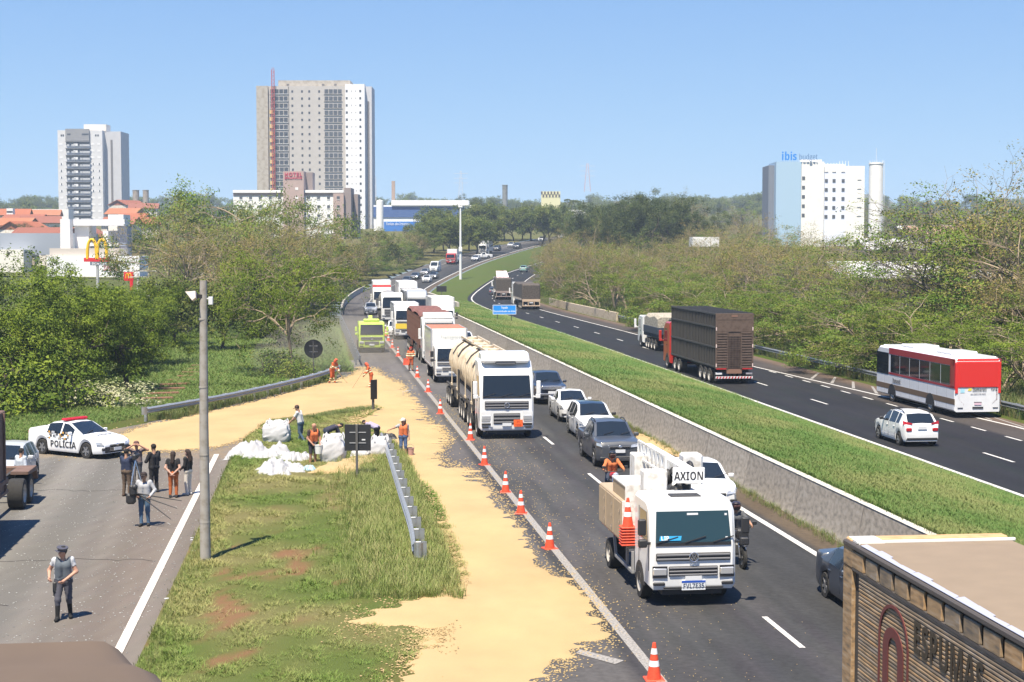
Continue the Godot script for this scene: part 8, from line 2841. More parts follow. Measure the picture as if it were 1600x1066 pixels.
# ---------- things by the road ----------
func make_roadside():
	# cones along the left edge line
	var spots := [[1022, 1063], [859, 858], [814, 803], [790, 770], [757, 727], [735, 688], [688, 647], [669, 613], [652, 590], [622, 557], [613, 544], [607, 533], [603, 525]]
	var words := ["nearest traffic cone, at the bottom border of the photo", "second nearest traffic cone, left of the utility truck", "third nearest traffic cone, left of the tool lockers", "fourth nearest traffic cone on the edge line", "fifth nearest traffic cone on the edge line", "traffic cone beside the front wheel of the tanker lorry", "traffic cone beside the tanker lorry's tanks", "traffic cone beside the rear of the tanker lorry", "traffic cone at the feet of the flagman in orange", "traffic cone just behind the flagman", "second traffic cone behind the flagman", "second farthest traffic cone beside the queue", "farthest traffic cone beside the green truck"]
	for i in spots.size():
		var c := cone(words[i], W(spots[i][0], spots[i][1]), "traffic cones along the edge line")
		c.rotation.y = 0.1 + 0.3 * sin(i * 2.0)
	# tall concrete pole with a siren horn and a small box
	var t := thing("concrete_pole", "tall grey concrete pole on the grass island beside the ramp line", "pole", W(321, 881) - Vector3(0, 0.05, 0))
	var conc := M("pole_grey_concrete", Color(0.33, 0.31, 0.28), 0.9, 0.0, "dirt", 0.6)
	var g := geo()
	g.tube([Vector3(0, 0, 0), Vector3(0.0, 4, 0), Vector3(0.03, 8.0, 0)], [0.15, 0.125, 0.10], 14)
	put("pole", g, conc, t)
	g = geo()
	for y in [1.2, 3.1, 5.0, 6.9]: g.lathe([Vector2(0.152 - y * 0.005, y), Vector2(0.156 - y * 0.005, y + 0.03), Vector2(0.152 - y * 0.005, y + 0.06)], 14)
	put("mould_seam", g, conc, t)
	g = geo()
	g.slab(Vector3(-0.42, 7.66, 0.10), Vector3(-0.22, 7.42, 0.16), Vector3(-0.12, 7.5, 0.16), Vector3(-0.14, 7.68, 0.1), 0.18)
	put("siren_horn", g, M("horn_pale", Color(0.6, 0.52, 0.46), 0.5), t)
	g = geo()
	g.bar(Vector3(-0.2, 7.58, 0.05), Vector3(0.02, 7.56, 0.05), 0.1, 0.1)
	put("bracket", g, black(), t)
	g = geo()
	g.box(Vector3(0.24, 7.44, 0.05), Vector3(0.12, 0.22, 0.1), 0.01); g.bar(Vector3(0.05, 7.5, 0), Vector3(0.2, 7.5, 0.03), 0.03, 0.03)
	put("signal_box", g, plate_m(), t)
	# sign backs
	var sign_m := M("sign_back", Color(0.018, 0.018, 0.02), 0.6)
	var post_m := M("sign_post", Color(0.10, 0.095, 0.09), 0.7)
	t = thing("road_sign", "black back of a rectangular road sign on the grass island among the sacks", "sign", W(558, 753) + Vector3(0, 0.06, 0))
	put("plate", box_mesh(Vector3(0.99, 1.0, 0.03), 0.01), sign_m, t, Vector3(0.03, 1.62, -0.02))
	put("post", box_mesh(Vector3(0.09, 2.12, 0.07), 0.01), post_m, t, Vector3(0, 1.06, 0.05))
	for y in [1.42, 1.82]: put("rail", box_mesh(Vector3(0.62, 0.035, 0.03)), M("rail_pale2", Color(0.3, 0.3, 0.31), 0.5), t, Vector3(0.03, y, 0.0))
	put("sticker", box_mesh(Vector3(0.13, 0.05, 0.01)), plate_m(), t, Vector3(0.25, 1.54, 0.0))
	t = thing("road_sign", "black back of a round road sign by the forked spreading tree", "sign", W(490, 590))
	g = geo()
	g.x = Transform3D(Basis(Vector3.RIGHT, PI / 2), Vector3(0, 1.95, 0))
	g.lathe([Vector2(0, -0.02), Vector2(0.64, -0.02), Vector2(0.64, 0.02), Vector2(0, 0.02)], 24)
	put("disc", g, sign_m, t)
	put("post", box_mesh(Vector3(0.09, 2.6, 0.07), 0.01), post_m, t, Vector3(0, 1.2, 0.05))
	for y in [1.75, 2.15]: put("rail", box_mesh(Vector3(0.6, 0.03, 0.03)), M("rail_pale2"), t, Vector3(0, y, 0.03))
	t = thing("chevron_sign", "narrow dark sign seen edge-on at the tip of the grass island", "sign", W(583, 645), 0.9)
	put("plate", box_mesh(Vector3(0.5, 1.05, 0.03), 0.01), sign_m, t, Vector3(0, 1.25, 0.06))
	put("post", box_mesh(Vector3(0.12, 1.75, 0.1), 0.01), post_m, t, Vector3(0, 0.85, 0))
	var d := 168.0
	var x := -14.0 * d / F + 0.15
	t = thing("blue_sign", "blue road sign with white lettering on the grass median", "sign", Vector3(x, 0.75, -d), 0.05)
	put("plate", box_mesh(Vector3(2.5, 1.02, 0.05), 0.01), M("sign_blue", Color(0.02, 0.26, 0.78), 0.4), t, Vector3(0, 1.45, 0))
	g = geo()
	for s in [-1.0, 1.0]: g.box(Vector3(s * 1.22, 1.45, 0.03), Vector3(0.05, 1.0, 0.01)); g.box(Vector3(0, 1.45 + s * 0.48, 0.03), Vector3(2.45, 0.05, 0.01))
	put("border", g, M("sign_white", Color(0.75, 0.78, 0.8), 0.4), t)
	for s in [-0.75, 0.75]: put("post", box_mesh(Vector3(0.1, 1.7, 0.1)), M("post_green", Color(0.07, 0.09, 0.05), 0.8), t, Vector3(s, 0.4, -0.06))
	lettering("sign_letters", "Tapado", 0.3, Color(0.75, 0.8, 0.85), t, Vector3(0, 1.66, 0.03), Vector3.ZERO, true, 0.01, 0.7)
	lettering("sign_letters", "Encaminhado ao Vale", 0.26, Color(0.75, 0.8, 0.85), t, Vector3(0, 1.27, 0.03), Vector3.ZERO, true, 0.01, 2.3)
	t = thing("small_sign_back", "dark back of a sign on the median near the far parapet", "sign", P(ER(250) + 4.0, 250, 0.3))
	put("plate", box_mesh(Vector3(1.6, 0.9, 0.05)), sign_m, t, Vector3(0, 1.9, 0))
	put("post", box_mesh(Vector3(0.1, 1.9, 0.1)), post_m, t, Vector3(0, 0.9, -0.06))
	# sacks, buckets, litter
	var cloth := M("sack_white", Color(0.50, 0.50, 0.51), 0.75, 0.0, "soft", 0.8)
	var blue := M("sack_blue_white", Color(0.52, 0.60, 0.68), 0.75, 0.0, "soft", 0.8)
	sack("full white bulk sack in the middle of the grass island beside the sign", W(520, 726), Vector3(1.15, 1.22, 1.0), cloth, 1)
	sack("half filled white bulk sack at the left of the heap of empty sacks", W(432, 694), Vector3(1.35, 1.05, 1.0), cloth, 2)
	sack("white bulk sack behind the rail end, right of the sign", W(592, 722), Vector3(0.9, 1.05, 0.8), cloth, 3)
	sack("small slumped white sack under the sign plate", W(563, 724), Vector3(0.85, 0.62, 0.7), cloth, 4)
	for e in [[408, 716, 1.4, 1.1, 0.72, "crumpled empty white sacks spread on the left of the island", 5], [440, 741, 1.0, 1.5, 0.62, "crumpled empty white sack nearest to the camera on the island", 6], [459, 722, 0.85, 0.9, 0.5, "crumpled white sack at the right of the empty sack heap", 8]]:
		crumple("empty_sack", e[5], W(e[0], e[1]), e[2], e[3], e[4], M("sack_empty", Color(0.40, 0.40, 0.41), 0.75, 0.0, "soft", 0.8), e[6])
	crumple("blue_sheet", "folded pale blue plastic sheet on the grass island", W(489, 741), 0.95, 0.42, 0.26, M("sheet_blue", Color(0.36, 0.54, 0.70), 0.5), 7)
	bucket("white plastic bucket held by the bald man in an orange vest", W(489, 727) + Vector3(0.26, 0.50, 0.22), M("pail_white", Color(0.68, 0.68, 0.66), 0.5))
	bucket("dull pink bucket beside the woman in the orange vest", W(641, 713), M("pail_pink", Color(0.45, 0.27, 0.23), 0.6))
	t = thing("steel_box", "grey steel box standing at the end of the island guard rail", "box", W(603, 719))
	put("body", box_mesh(Vector3(0.45, 0.62, 0.4), 0.02), M("box_steel", Color(0.36, 0.37, 0.38), 0.5, 0.4, "dirt", 1.0), t, Vector3(0, 0.31, 0))
	crumple("dark_bag", "small dark bag lying on the end of the island guard rail", W(606, 704), 0.4, 0.3, 0.3, black(), 9).position.y = 0.5
	# brick steps of the drain on the verge
	var brick := M("drain_brick", Color(0.28, 0.135, 0.08), 0.9, 0.0, "blotch", 1.0)
	t = thing("drain_steps", "old reddish brick drain steps in the grass left of the concrete pole", "steps")
	for k in 9:
		var p := W(244, 627).lerp(W(312, 575), k / 8.0)
		var b := put("step", box_mesh(Vector3(1.9 if k < 5 else 1.2, 0.3, 0.45), 0.03), brick, t, p + Vector3(0, 0.08, 0), 0.35)
		b.rotation.z = 0.03 * sin(k * 3.0)
	# litter
	var r := RandomNumberGenerator.new()
	r.seed = 2
	for k in 14:
		var dd := r.randf_range(34, 62)
		solo("paper_scrap", box_mesh(Vector3(r.randf_range(0.06, 0.18), 0.02, r.randf_range(0.05, 0.12))), plate_m(), "pale scrap of litter on the edge of the ramp", "litter", P(-8.55 - (dd - 36.0) * 0.12 + r.randf_range(0.2, 0.7), dd, 0.03), r.randf() * 3.0, "scraps along the ramp edge")
	# raised dust round the green truck
	var mist := FogVolume.new()
	mist.name = "dust_cloud"
	mist.size = Vector3(11, 5.0, 44)
	mist.shape = RenderingServer.FOG_VOLUME_SHAPE_ELLIPSOID
	var fm := FogMaterial.new()
	fm.density = 0.016
	fm.albedo = Color(0.88, 0.84, 0.76)
	mist.material = fm
	add_child(mist)
	mist.position = P(-14.0, 124, 0.9)
	mist.set_meta("kind", "stuff")


func sack(label: String, at: Vector3, s: Vector3, m: Material, sd: int):
	var t := thing("bulk_sack", label, "sack", at)
	var n := noise(sd, 1.6, 3)
	var rows := 12
	var seg := 28
	var g := geo()
	var ring := func(i):
		var v: float = i / float(rows)
		var out := []
		for k in seg:
			var a := TAU * k / seg
			var sq := pow(pow(absf(cos(a)), 4.0) + pow(absf(sin(a)), 4.0), -0.25)
			var bulge := 0.80 + 0.26 * sin(v * PI * 0.92 + 0.25) - 0.10 * smoothstep(0.75, 1.0, v)
			var w := n.get_noise_3d(cos(a) * 2.0, v * 4.0, sin(a) * 2.0)
			var k2 := (0.5 * sq * bulge * 0.86) * (1.0 + 0.16 * w)
			out.append(Vector3(cos(a) * k2 * s.x, v * s.y * (1.0 + 0.10 * w * v), sin(a) * k2 * s.z))
		return out
	for i in rows:
		var a: Array = ring.call(i)
		var b: Array = ring.call(i + 1)
		for k in seg: g.quad(a[(k + 1) % seg], a[k], b[k], b[(k + 1) % seg])
	var top: Array = ring.call(rows)
	for k in seg: g.tri(top[(k + 1) % seg], top[k], Vector3(0, s.y * 0.86, 0))
	put("sack_body", g, m, t, Vector3.ZERO, 0, 70)
	g = geo()
	for q in 4:
		var a := TAU * (q + 0.5) / 4.0
		var c := Vector3(cos(a) * s.x * 0.42, s.y * 0.95, sin(a) * s.z * 0.42)
		g.tube([c, c + Vector3(0.06, 0.12, 0.0), c + Vector3(0.1, 0.03, 0.06), c + Vector3(0.13, -0.12, 0.1)], [0.03, 0.03, 0.03, 0.03], 5)
	put("lifting_loop", g, m, t)


func crumple(called: String, label: String, at: Vector3, w: float, dp: float, h: float, m: Material, sd: int) -> MeshInstance3D:
	var n := noise(sd * 7, 1.1, 4)
	var rows := []
	for j in 39:
		var row := PackedVector3Array()
		for i in 47:
			var u := i / 23.0 - 1.0
			var v := 1.0 - j / 19.0
			var edge := 1.0 + 0.4 * n.get_noise_2d(atan2(v, u) * 1.9, sd * 3.0)
			var rr := sqrt(u * u + v * v)
			var sc := 1.0 if rr < 0.01 else maxf(absf(u), absf(v)) / rr
			var x := u * sc * w * edge
			var z := v * sc * dp * edge
			var f := maxf(absf(u), absf(v))
			var y := h * (1.0 - f * f * f * f) * clampf(0.5 + 0.9 * n.get_noise_2d(x * 0.8, z * 0.8), 0.15, 1.0)
			y += (0.20 * (0.5 - absf(n.get_noise_2d(x * 1.5 + 5.0, z * 1.5)) * 1.6) + 0.09 * (0.5 - absf(n.get_noise_2d(x * 3.6 + 9.0, z * 3.6)) * 1.8)) * (1.0 - f * f * 0.8)
			y = maxf(y, 0.03)
			if f > 0.99: y = 0.02
			row.append(Vector3(x, y, z))
		rows.append(row)
	return solo(called, sheet(rows), m, label, "sack" if called != "blue_sheet" else "sheet", at)


func bucket(label: String, at: Vector3, m: Material):
	var t := thing("bucket", label, "bucket", at)
	var g := geo()
	g.lathe([Vector2(0, 0.01), Vector2(0.13, 0), Vector2(0.165, 0.34), Vector2(0.175, 0.34), Vector2(0.175, 0.36), Vector2(0.155, 0.36), Vector2(0.125, 0.03), Vector2(0, 0.03)], 18)
	put("pail", g, m, t)
	g = geo()
	var pts := []
	var rr := []
	for k in 9: pts.append(Vector3(cos(PI * k / 8.0) * 0.17, 0.34 + sin(PI * k / 8.0) * 0.17, 0)); rr.append(0.007)
	g.tube(pts, rr, 5)
	put("handle", g, chrome(), t)


# ---------- people ----------
# A body is one surface: the distances to tapered capsules between joints, joined by a smooth minimum and meshed as surface nets.
func person(label: String, at: Vector3, turn: float, h: float, pose: Dictionary, look: Dictionary) -> Node3D:
	var t := thing("person", label, "person", at, turn)
	var s := h / 1.75
	var J := {"pel": Vector3(0, 0.95, 0), "che": Vector3(0, 1.28, 0.0), "nek": Vector3(0, 1.46, -0.01), "hed": Vector3(0, 1.60, 0.015), "shL": Vector3(0.185, 1.41, -0.01), "shR": Vector3(-0.185, 1.41, -0.01), "elL": Vector3(0.245, 1.13, -0.03), "elR": Vector3(-0.245, 1.13, -0.03), "wrL": Vector3(0.255, 0.89, 0.07), "wrR": Vector3(-0.255, 0.89, 0.07), "hiL": Vector3(0.09, 0.92, 0), "hiR": Vector3(-0.09, 0.92, 0), "knL": Vector3(0.105, 0.50, 0.02), "knR": Vector3(-0.105, 0.50, 0.02), "anL": Vector3(0.115, 0.085, -0.02), "anR": Vector3(-0.115, 0.085, -0.02)}
	var lean: float = pose.get("lean", 0.0)
	if lean != 0.0:
		for k in ["che", "nek", "hed", "shL", "shR", "elL", "elR", "wrL", "wrR"]:
			var q: Vector3 = J[k] - J.pel
			J[k] = J.pel + q.rotated(Vector3.RIGHT, lean)
	if pose.has("twist"):
		for k in ["che", "nek", "hed", "shL", "shR", "elL", "elR", "wrL", "wrR"]: J[k] = J.pel + (J[k] - J.pel).rotated(Vector3.UP, pose.twist)
	for k in pose:
		if pose[k] is Vector3: J[k] = pose[k]
	var drop: float = pose.get("sink", 0.0)
	if drop > 0.0:
		for k in J:
			if not k.begins_with("an") and not k.begins_with("kn") and not pose.has(k): J[k].y -= drop
	var face: Vector3 = Vector3(0, 0, 1).rotated(Vector3.UP, pose.get("look", 0.0) + pose.get("twist", 0.0)).rotated(Vector3.RIGHT, pose.get("nod", 0.0) + lean * 0.5)
	var up: Vector3 = (J.hed - J.nek).normalized()
	var sleeve: float = look.get("sleeve", 2.0)      # 0 short at the shoulder, 1 elbow, 2 wrist
	var leg: float = look.get("legs", 2.0)
	# bone: a, b, ra, rb, label (0 skin 1 shirt 2 trousers 3 shoes 4 hair)
	var B := []
	var wide: float = look.get("wide", 1.0)
	for q in [["L", 1.0], ["R", -1.0]]:
		var sg: float = q[1]
		var l: String = q[0]
		var cx: Vector3 = (J.shL - J.shR).normalized() * sg
		B.append([J["hi" + l] + Vector3(0, 0.03, 0), J.che + cx * 0.075, 0.105 * wide, 0.112 * wide, 1])
		B.append([J.che + cx * 0.075, J["sh" + l], 0.105 * wide, 0.062, 1])
		B.append([J["sh" + l], J["el" + l], 0.058, 0.046, 1 if sleeve >= 1.0 else 5])
		B.append([J["el" + l], J["wr" + l], 0.044, 0.031, 1 if sleeve >= 2.0 else 0])
		B.append([J["hi" + l], J["kn" + l], 0.098 * wide, 0.062, 2 if leg >= 1.0 else 6])
		B.append([J["kn" + l], J["an" + l], 0.060, 0.043, 2 if leg >= 2.0 else 3 if look.get("boots", false) else 0])
		var toe: Vector3 = J["an" + l] + Vector3(sg * 0.02, -0.035, 0.15).rotated(Vector3.UP, pose.get("foot" + l, 0.0))
		toe.y = maxf(toe.y, 0.045) if J["an" + l].y < 0.2 else toe.y
		B.append([J["an" + l] + Vector3(0, -0.03, -0.03), toe, 0.048, 0.040, 3])
		J["toe" + l] = toe
	B.append([J.hiL, J.hiR, 0.112 * wide, 0.112 * wide, 2])
	B.append([J.nek - up * 0.05, J.hed - up * 0.04, 0.058, 0.052, 0])
	B.append([J.hed - up * 0.025 + face * 0.012, J.hed + up * 0.055 - face * 0.012, 0.078, 0.092, 7])
	B.append([J.hed - up * 0.075 + face * 0.035, J.hed - up * 0.07 + face * 0.05, 0.048, 0.04, 0])
	B.append([J.hed - up * 0.01 + face * 0.09, J.hed - up * 0.03 + face * 0.108, 0.012, 0.017, 0])
	var earside := face.cross(up).normalized()
	for e in [-1.0, 1.0]: B.append([J.hed + earside * 0.088 * e + up * 0.012, J.hed + earside * 0.092 * e - up * 0.02, 0.016, 0.012, 0])
	if look.get("long_hair", false): B.append([J.hed + up * 0.02 - face * 0.06, J.nek - up * 0.12 - face * 0.09, 0.085, 0.06, 4])
	# the field
	var c := 0.019
	var lo := Vector3(9, 9, 9)
	var hi := -lo
	for b in B:
		var r := Vector3.ONE * (maxf(b[2], b[3]) + 0.05)
		lo = lo.min((b[0] as Vector3).min(b[1]) - r); hi = hi.max((b[0] as Vector3).max(b[1]) + r)
	var nx := int((hi.x - lo.x) / c) + 2
	var ny := int((hi.y - lo.y) / c) + 2
	var nz := int((hi.z - lo.z) / c) + 2
	var f := PackedFloat32Array()
	f.resize(nx * ny * nz)
	f.fill(1.0)
	var near := PackedFloat32Array()
	near.resize(f.size())
	near.fill(9.0)
	var lab := PackedByteArray()
	lab.resize(f.size())
	var K := 0.032
	for b in B:
		var a: Vector3 = b[0]
		var ab: Vector3 = b[1] - b[0]
		var l2 := maxf(ab.length_squared(), 1e-6)
		var ra: float = b[2]
		var rb: float = b[3]
		var r := Vector3.ONE * (maxf(ra, rb) + 0.045)
		var i0 := Vector3i(((a.min(b[1]) - r - lo) / c).floor())
		var i1 := Vector3i(((a.max(b[1]) + r - lo) / c).ceil())
		for z in range(maxi(i0.z, 0), mini(i1.z, nz - 1)):
			for y in range(maxi(i0.y, 0), mini(i1.y, ny - 1)):
				var row := (z * ny + y) * nx
				for x in range(maxi(i0.x, 0), mini(i1.x, nx - 1)):
					var p := lo + Vector3(x, y, z) * c
					var tt := clampf((p - a).dot(ab) / l2, 0.0, 1.0)
					var d := p.distance_to(a + ab * tt) - lerpf(ra, rb, tt)
					var i := row + x
					if d < near[i]:
						near[i] = d
						var g: int = b[4]
						if g == 5: g = 1 if tt < lerpf(0.45, 1.1, sleeve) else 0
						elif g == 6: g = 2 if tt < 0.8 else 0
						elif g == 7:
							var o: Vector3 = p - J.hed
							g = 4 if (o.dot(up) > 0.055 or (o.dot(face) < 0.0 and o.dot(up) > -0.03)) and not look.get("bald", false) else 0
						elif g == 2 and look.get("boots", false) and p.y < 0.36: g = 3
						lab[i] = g
					var e := f[i]
					var hh := clampf(0.5 + 0.5 * (e - d) / K, 0.0, 1.0)
					f[i] = lerpf(e, d, hh) - K * hh * (1.0 - hh)
	# surface nets
	var vid := PackedInt32Array()
	vid.resize(f.size())
	vid.fill(-1)
	var vs := PackedVector3Array()
	var vl := PackedByteArray()
	var off := [0, 1, nx, nx + 1, nx * ny, nx * ny + 1, nx * ny + nx, nx * ny + nx + 1]
	for z in nz - 1:
		for y in ny - 1:
			var row := (z * ny + y) * nx
			for x in nx - 1:
				var i := row + x
				if near[i] > 0.08: continue
				var neg := 0
				for o in 8:
					if f[i + off[o]] < 0.0: neg += 1
				if neg == 0 or neg == 8: continue
				var sum := Vector3()
				var n := 0
				for e in [[0, 1], [2, 3], [4, 5], [6, 7], [0, 2], [1, 3], [4, 6], [5, 7], [0, 4], [1, 5], [2, 6], [3, 7]]:
					var fa := f[i + off[e[0]]]
					var fb := f[i + off[e[1]]]
					if (fa < 0.0) == (fb < 0.0): continue
					var q := fa / (fa - fb)
					var pa := Vector3(e[0] & 1, (e[0] >> 1) & 1, e[0] >> 2)
					var pb := Vector3(e[1] & 1, (e[1] >> 1) & 1, e[1] >> 2)
					sum += pa.lerp(pb, q)
					n += 1
				vid[i] = vs.size()
				vs.append(lo + (Vector3(x, y, z) + sum / n) * c)
				vl.append(lab[i])
	var quads := []
	var sx := [1, nx, nx * ny]
	for z in range(1, nz - 1):
		for y in range(1, ny - 1):
			var row := (z * ny + y) * nx
			for x in range(1, nx - 1):
				var i := row + x
				if near[i] > 0.06: continue
				for ax in 3:
					var j: int = i + sx[ax]
					if (f[i] < 0.0) == (f[j] < 0.0): continue
					var u: int = sx[(ax + 1) % 3]
					var w: int = sx[(ax + 2) % 3]
					var q := [vid[i - u - w], vid[i - w], vid[i], vid[i - u]]
					if q.min() < 0: continue
					quads.append(q if f[i] < 0.0 else [q[3], q[2], q[1], q[0]])
	var nn := PackedVector3Array()
	nn.resize(vs.size())
	for q in quads:
		var k: Vector3 = (vs[q[2]] - vs[q[0]]).cross(vs[q[3]] - vs[q[1]])
		for e in q: nn[e] += k
	for i in nn.size(): nn[i] = nn[i].normalized()
	var skin: Color = look.get("skin", Color(0.34, 0.19, 0.12))
	var cols := {0: skin, 1: look.shirt, 2: look.trousers, 3: look.get("shoes", Color(0.03, 0.03, 0.03)), 4: look.get("hair", Color(0.012, 0.01, 0.008))}
	var fold := noise(hash(label) % 900, 9.0, 2)
	var emit := func(keep: Callable, grow: float, tinted: bool) -> ArrayMesh:
		var v := PackedVector3Array()
		var n := PackedVector3Array()
		var cc := PackedColorArray()
		for q in quads:
			if not keep.call(q): continue
			for e in [0, 3, 2, 0, 2, 1]:
				var k: int = q[e]
				v.append((vs[k] + nn[k] * (grow + (0.016 * fold.get_noise_3d(vs[k].x, vs[k].y * 1.6, vs[k].z) if grow > 0.01 and grow < 0.03 else 0.0))) * s); n.append(nn[k])
				if tinted: cc.append(cols[vl[k]])
		if v.is_empty(): return null
		var arr := []
		arr.resize(Mesh.ARRAY_MAX)
		arr[Mesh.ARRAY_VERTEX] = v
		arr[Mesh.ARRAY_NORMAL] = n
		if tinted: arr[Mesh.ARRAY_COLOR] = cc
		var m := ArrayMesh.new()
		m.add_surface_from_arrays(Mesh.PRIMITIVE_TRIANGLES, arr)
		return m
	var body: ArrayMesh = emit.call(func(_q): return true, 0.0, true)
	# hands: palm and five fingers, joined to the body's mesh
	var hand := geo()
	hand.tinted = true
	hand.col = look.get("gloves", skin)
	hand.x = Transform3D(Basis().scaled(Vector3.ONE * s), Vector3.ZERO)
	for q in [["L", 1.0], ["R", -1.0]]:
		var wr: Vector3 = J["wr" + q[0]]
		var dir: Vector3 = (wr - J["el" + q[0]]).normalized()
		var across: Vector3 = dir.cross(Vector3.RIGHT * q[1] if absf(dir.x) < 0.9 else Vector3.UP).normalized()
		var palm := dir.cross(across).normalized()
		var knuckle := wr + dir * 0.085
		hand.tube([wr - dir * 0.02, wr + dir * 0.03, knuckle], [0.028, 0.036, 0.03], 8)
		for k in 4:
			var base_p := knuckle + across * (-0.030 + 0.020 * k)
			var ln: float = [0.062, 0.075, 0.07, 0.055][k]
			hand.tube([base_p - dir * 0.03, base_p, base_p + (dir * 0.85 + palm * 0.35) * ln * 0.55, base_p + (dir * 0.75 + palm * 0.9) * ln], [0.011, 0.0105, 0.0095, 0.007], 6)
		hand.tube([wr + dir * 0.02 + across * -0.02, wr + dir * 0.055 + across * -0.052, wr + dir * 0.09 + across * -0.06 + palm * 0.02], [0.014, 0.012, 0.009], 6)
	var hm := hand.mesh(50)
	var ha := hm.surface_get_arrays(0)
	var b0 := body.surface_get_arrays(0)
	# eyes and mouth
	var eyes := geo()
	eyes.x = hand.x
	eyes.tinted = true
	for e in [-1.0, 1.0]:
		eyes.col = Color(0.02, 0.015, 0.012)
		eyes.ball(J.hed + up * 0.012 + face * 0.083 + earside * 0.032 * e, Vector3(0.011, 0.007, 0.011), 6)
	eyes.col = Color(0.20, 0.07, 0.055)
	eyes.bar(J.hed - up * 0.062 + face * 0.086 - earside * 0.022, J.hed - up * 0.062 + face * 0.086 + earside * 0.022, 0.008, 0.01)
	var ea := eyes.mesh(60).surface_get_arrays(0)
	var ba := []
	ba.resize(Mesh.ARRAY_MAX)
	for k in [Mesh.ARRAY_VERTEX, Mesh.ARRAY_NORMAL, Mesh.ARRAY_COLOR]: ba[k] = b0[k] + ha[k] + ea[k]
	body = ArrayMesh.new()
	body.add_surface_from_arrays(Mesh.PRIMITIVE_TRIANGLES, ba)
	put("body", body, M("body_tint", Color(1, 1, 1), 0.7, 0.0, "", 1.0, true), t)
	for e in [["shirt", 1, 0.012], ["trousers", 2, 0.011], ["shoes", 3, 0.006], ["hair", 4, 0.008]]:
		var want: int = e[1]
		var m: ArrayMesh = emit.call(func(q): return vl[q[0]] == want and vl[q[2]] == want, e[2], false)
		if m: put(e[0] if e[0] != "shoes" or not look.get("boots", false) else "boots", m, M("wear_%s" % cols[want].to_html(), cols[want], 0.85, 0.0, "fine", 2.0), t)
	if look.has("vest"):
		var vest_m: ArrayMesh = emit.call(func(q): return vl[q[0]] == 1 and vl[q[2]] == 1 and near_torso(vs[q[0]], J) , 0.024, false)
		if vest_m: put("vest", vest_m, M("wear_%s" % look.vest.to_html(), look.vest, 0.8, 0.0, "fine", 2.0), t)
	if look.has("bands"):
		var bm: ArrayMesh = emit.call(func(q):
			var p: Vector3 = vs[q[0]]
			var k: float = (p - J.pel).dot((J.nek - J.pel).normalized())
			return (vl[q[0]] == 1 and (absf(k - 0.16) < 0.03 or absf(k - 0.30) < 0.025)) or (vl[q[0]] == 2 and (absf(p.y - 0.22) < 0.03 or absf(p.y - 0.36) < 0.025)), 0.03, false)
		if bm: put("reflective_band", bm, M("band_lime", Color(0.66, 0.68, 0.45), 0.4), t)
	var hx := Transform3D(Basis(earside * -1.0, up, face).scaled(Vector3.ONE * s), J.hed * s)
	var g := geo()
	g.x = hx
	match look.get("hat", ""):
		"cap":
			g.lathe([Vector2(0.108, 0.035), Vector2(0.108, 0.06), Vector2(0.098, 0.11), Vector2(0.06, 0.148), Vector2(0, 0.157)], 16)
			g.box(Vector3(0, 0.052, 0.135), Vector3(0.15, 0.014, 0.11), 0.006)
			put("cap", g, M("cap_%s" % look.hat_col.to_html(), look.hat_col, 0.8), t)
		"peaked":
			g.lathe([Vector2(0.104, 0.04), Vector2(0.106, 0.09), Vector2(0.135, 0.115), Vector2(0.13, 0.135), Vector2(0, 0.14)], 18)
			g.box(Vector3(0, 0.05, 0.125), Vector3(0.16, 0.014, 0.08), 0.006)
			put("peaked_cap", g, M("cap_%s" % look.hat_col.to_html(), look.hat_col, 0.7), t)
		"helmet":
			g.lathe([Vector2(0.10, -0.10), Vector2(0.135, -0.06), Vector2(0.142, 0.03), Vector2(0.125, 0.11), Vector2(0.07, 0.155), Vector2(0, 0.165)], 20)
			put("helmet", g, paint("helmet_%s" % look.hat_col.to_html(), look.hat_col, false), t)
			g = geo()
			g.x = hx
			g.box(Vector3(0, 0.01, 0.125), Vector3(0.20, 0.10, 0.05), 0.03)
			put("visor", g, M("visor_tint", Color(0.10, 0.05, 0.04), 0.15), t)
		"hood":
			g.lathe([Vector2(0.09, -0.13), Vector2(0.125, -0.08), Vector2(0.125, 0.05), Vector2(0.10, 0.13), Vector2(0, 0.16)], 16, 0.85)
			put("hood", g, M("cap_%s" % look.hat_col.to_html(), look.hat_col, 0.8), t, -face * 0.03 * s)
	t.set_meta("joints", 0)
	t.remove_meta("joints")
	last_joints = {}
	for k in J: last_joints[k] = t.transform * (J[k] * s)
	return t


var last_joints := {}


func near_torso(p: Vector3, J: Dictionary) -> bool:
	var q := Geometry3D.get_closest_point_to_segment(p, J.pel, J.nek)
	return p.distance_to(q) < 0.19 and absf((p - J.nek).dot((J.shL - J.shR).normalized())) < 0.17


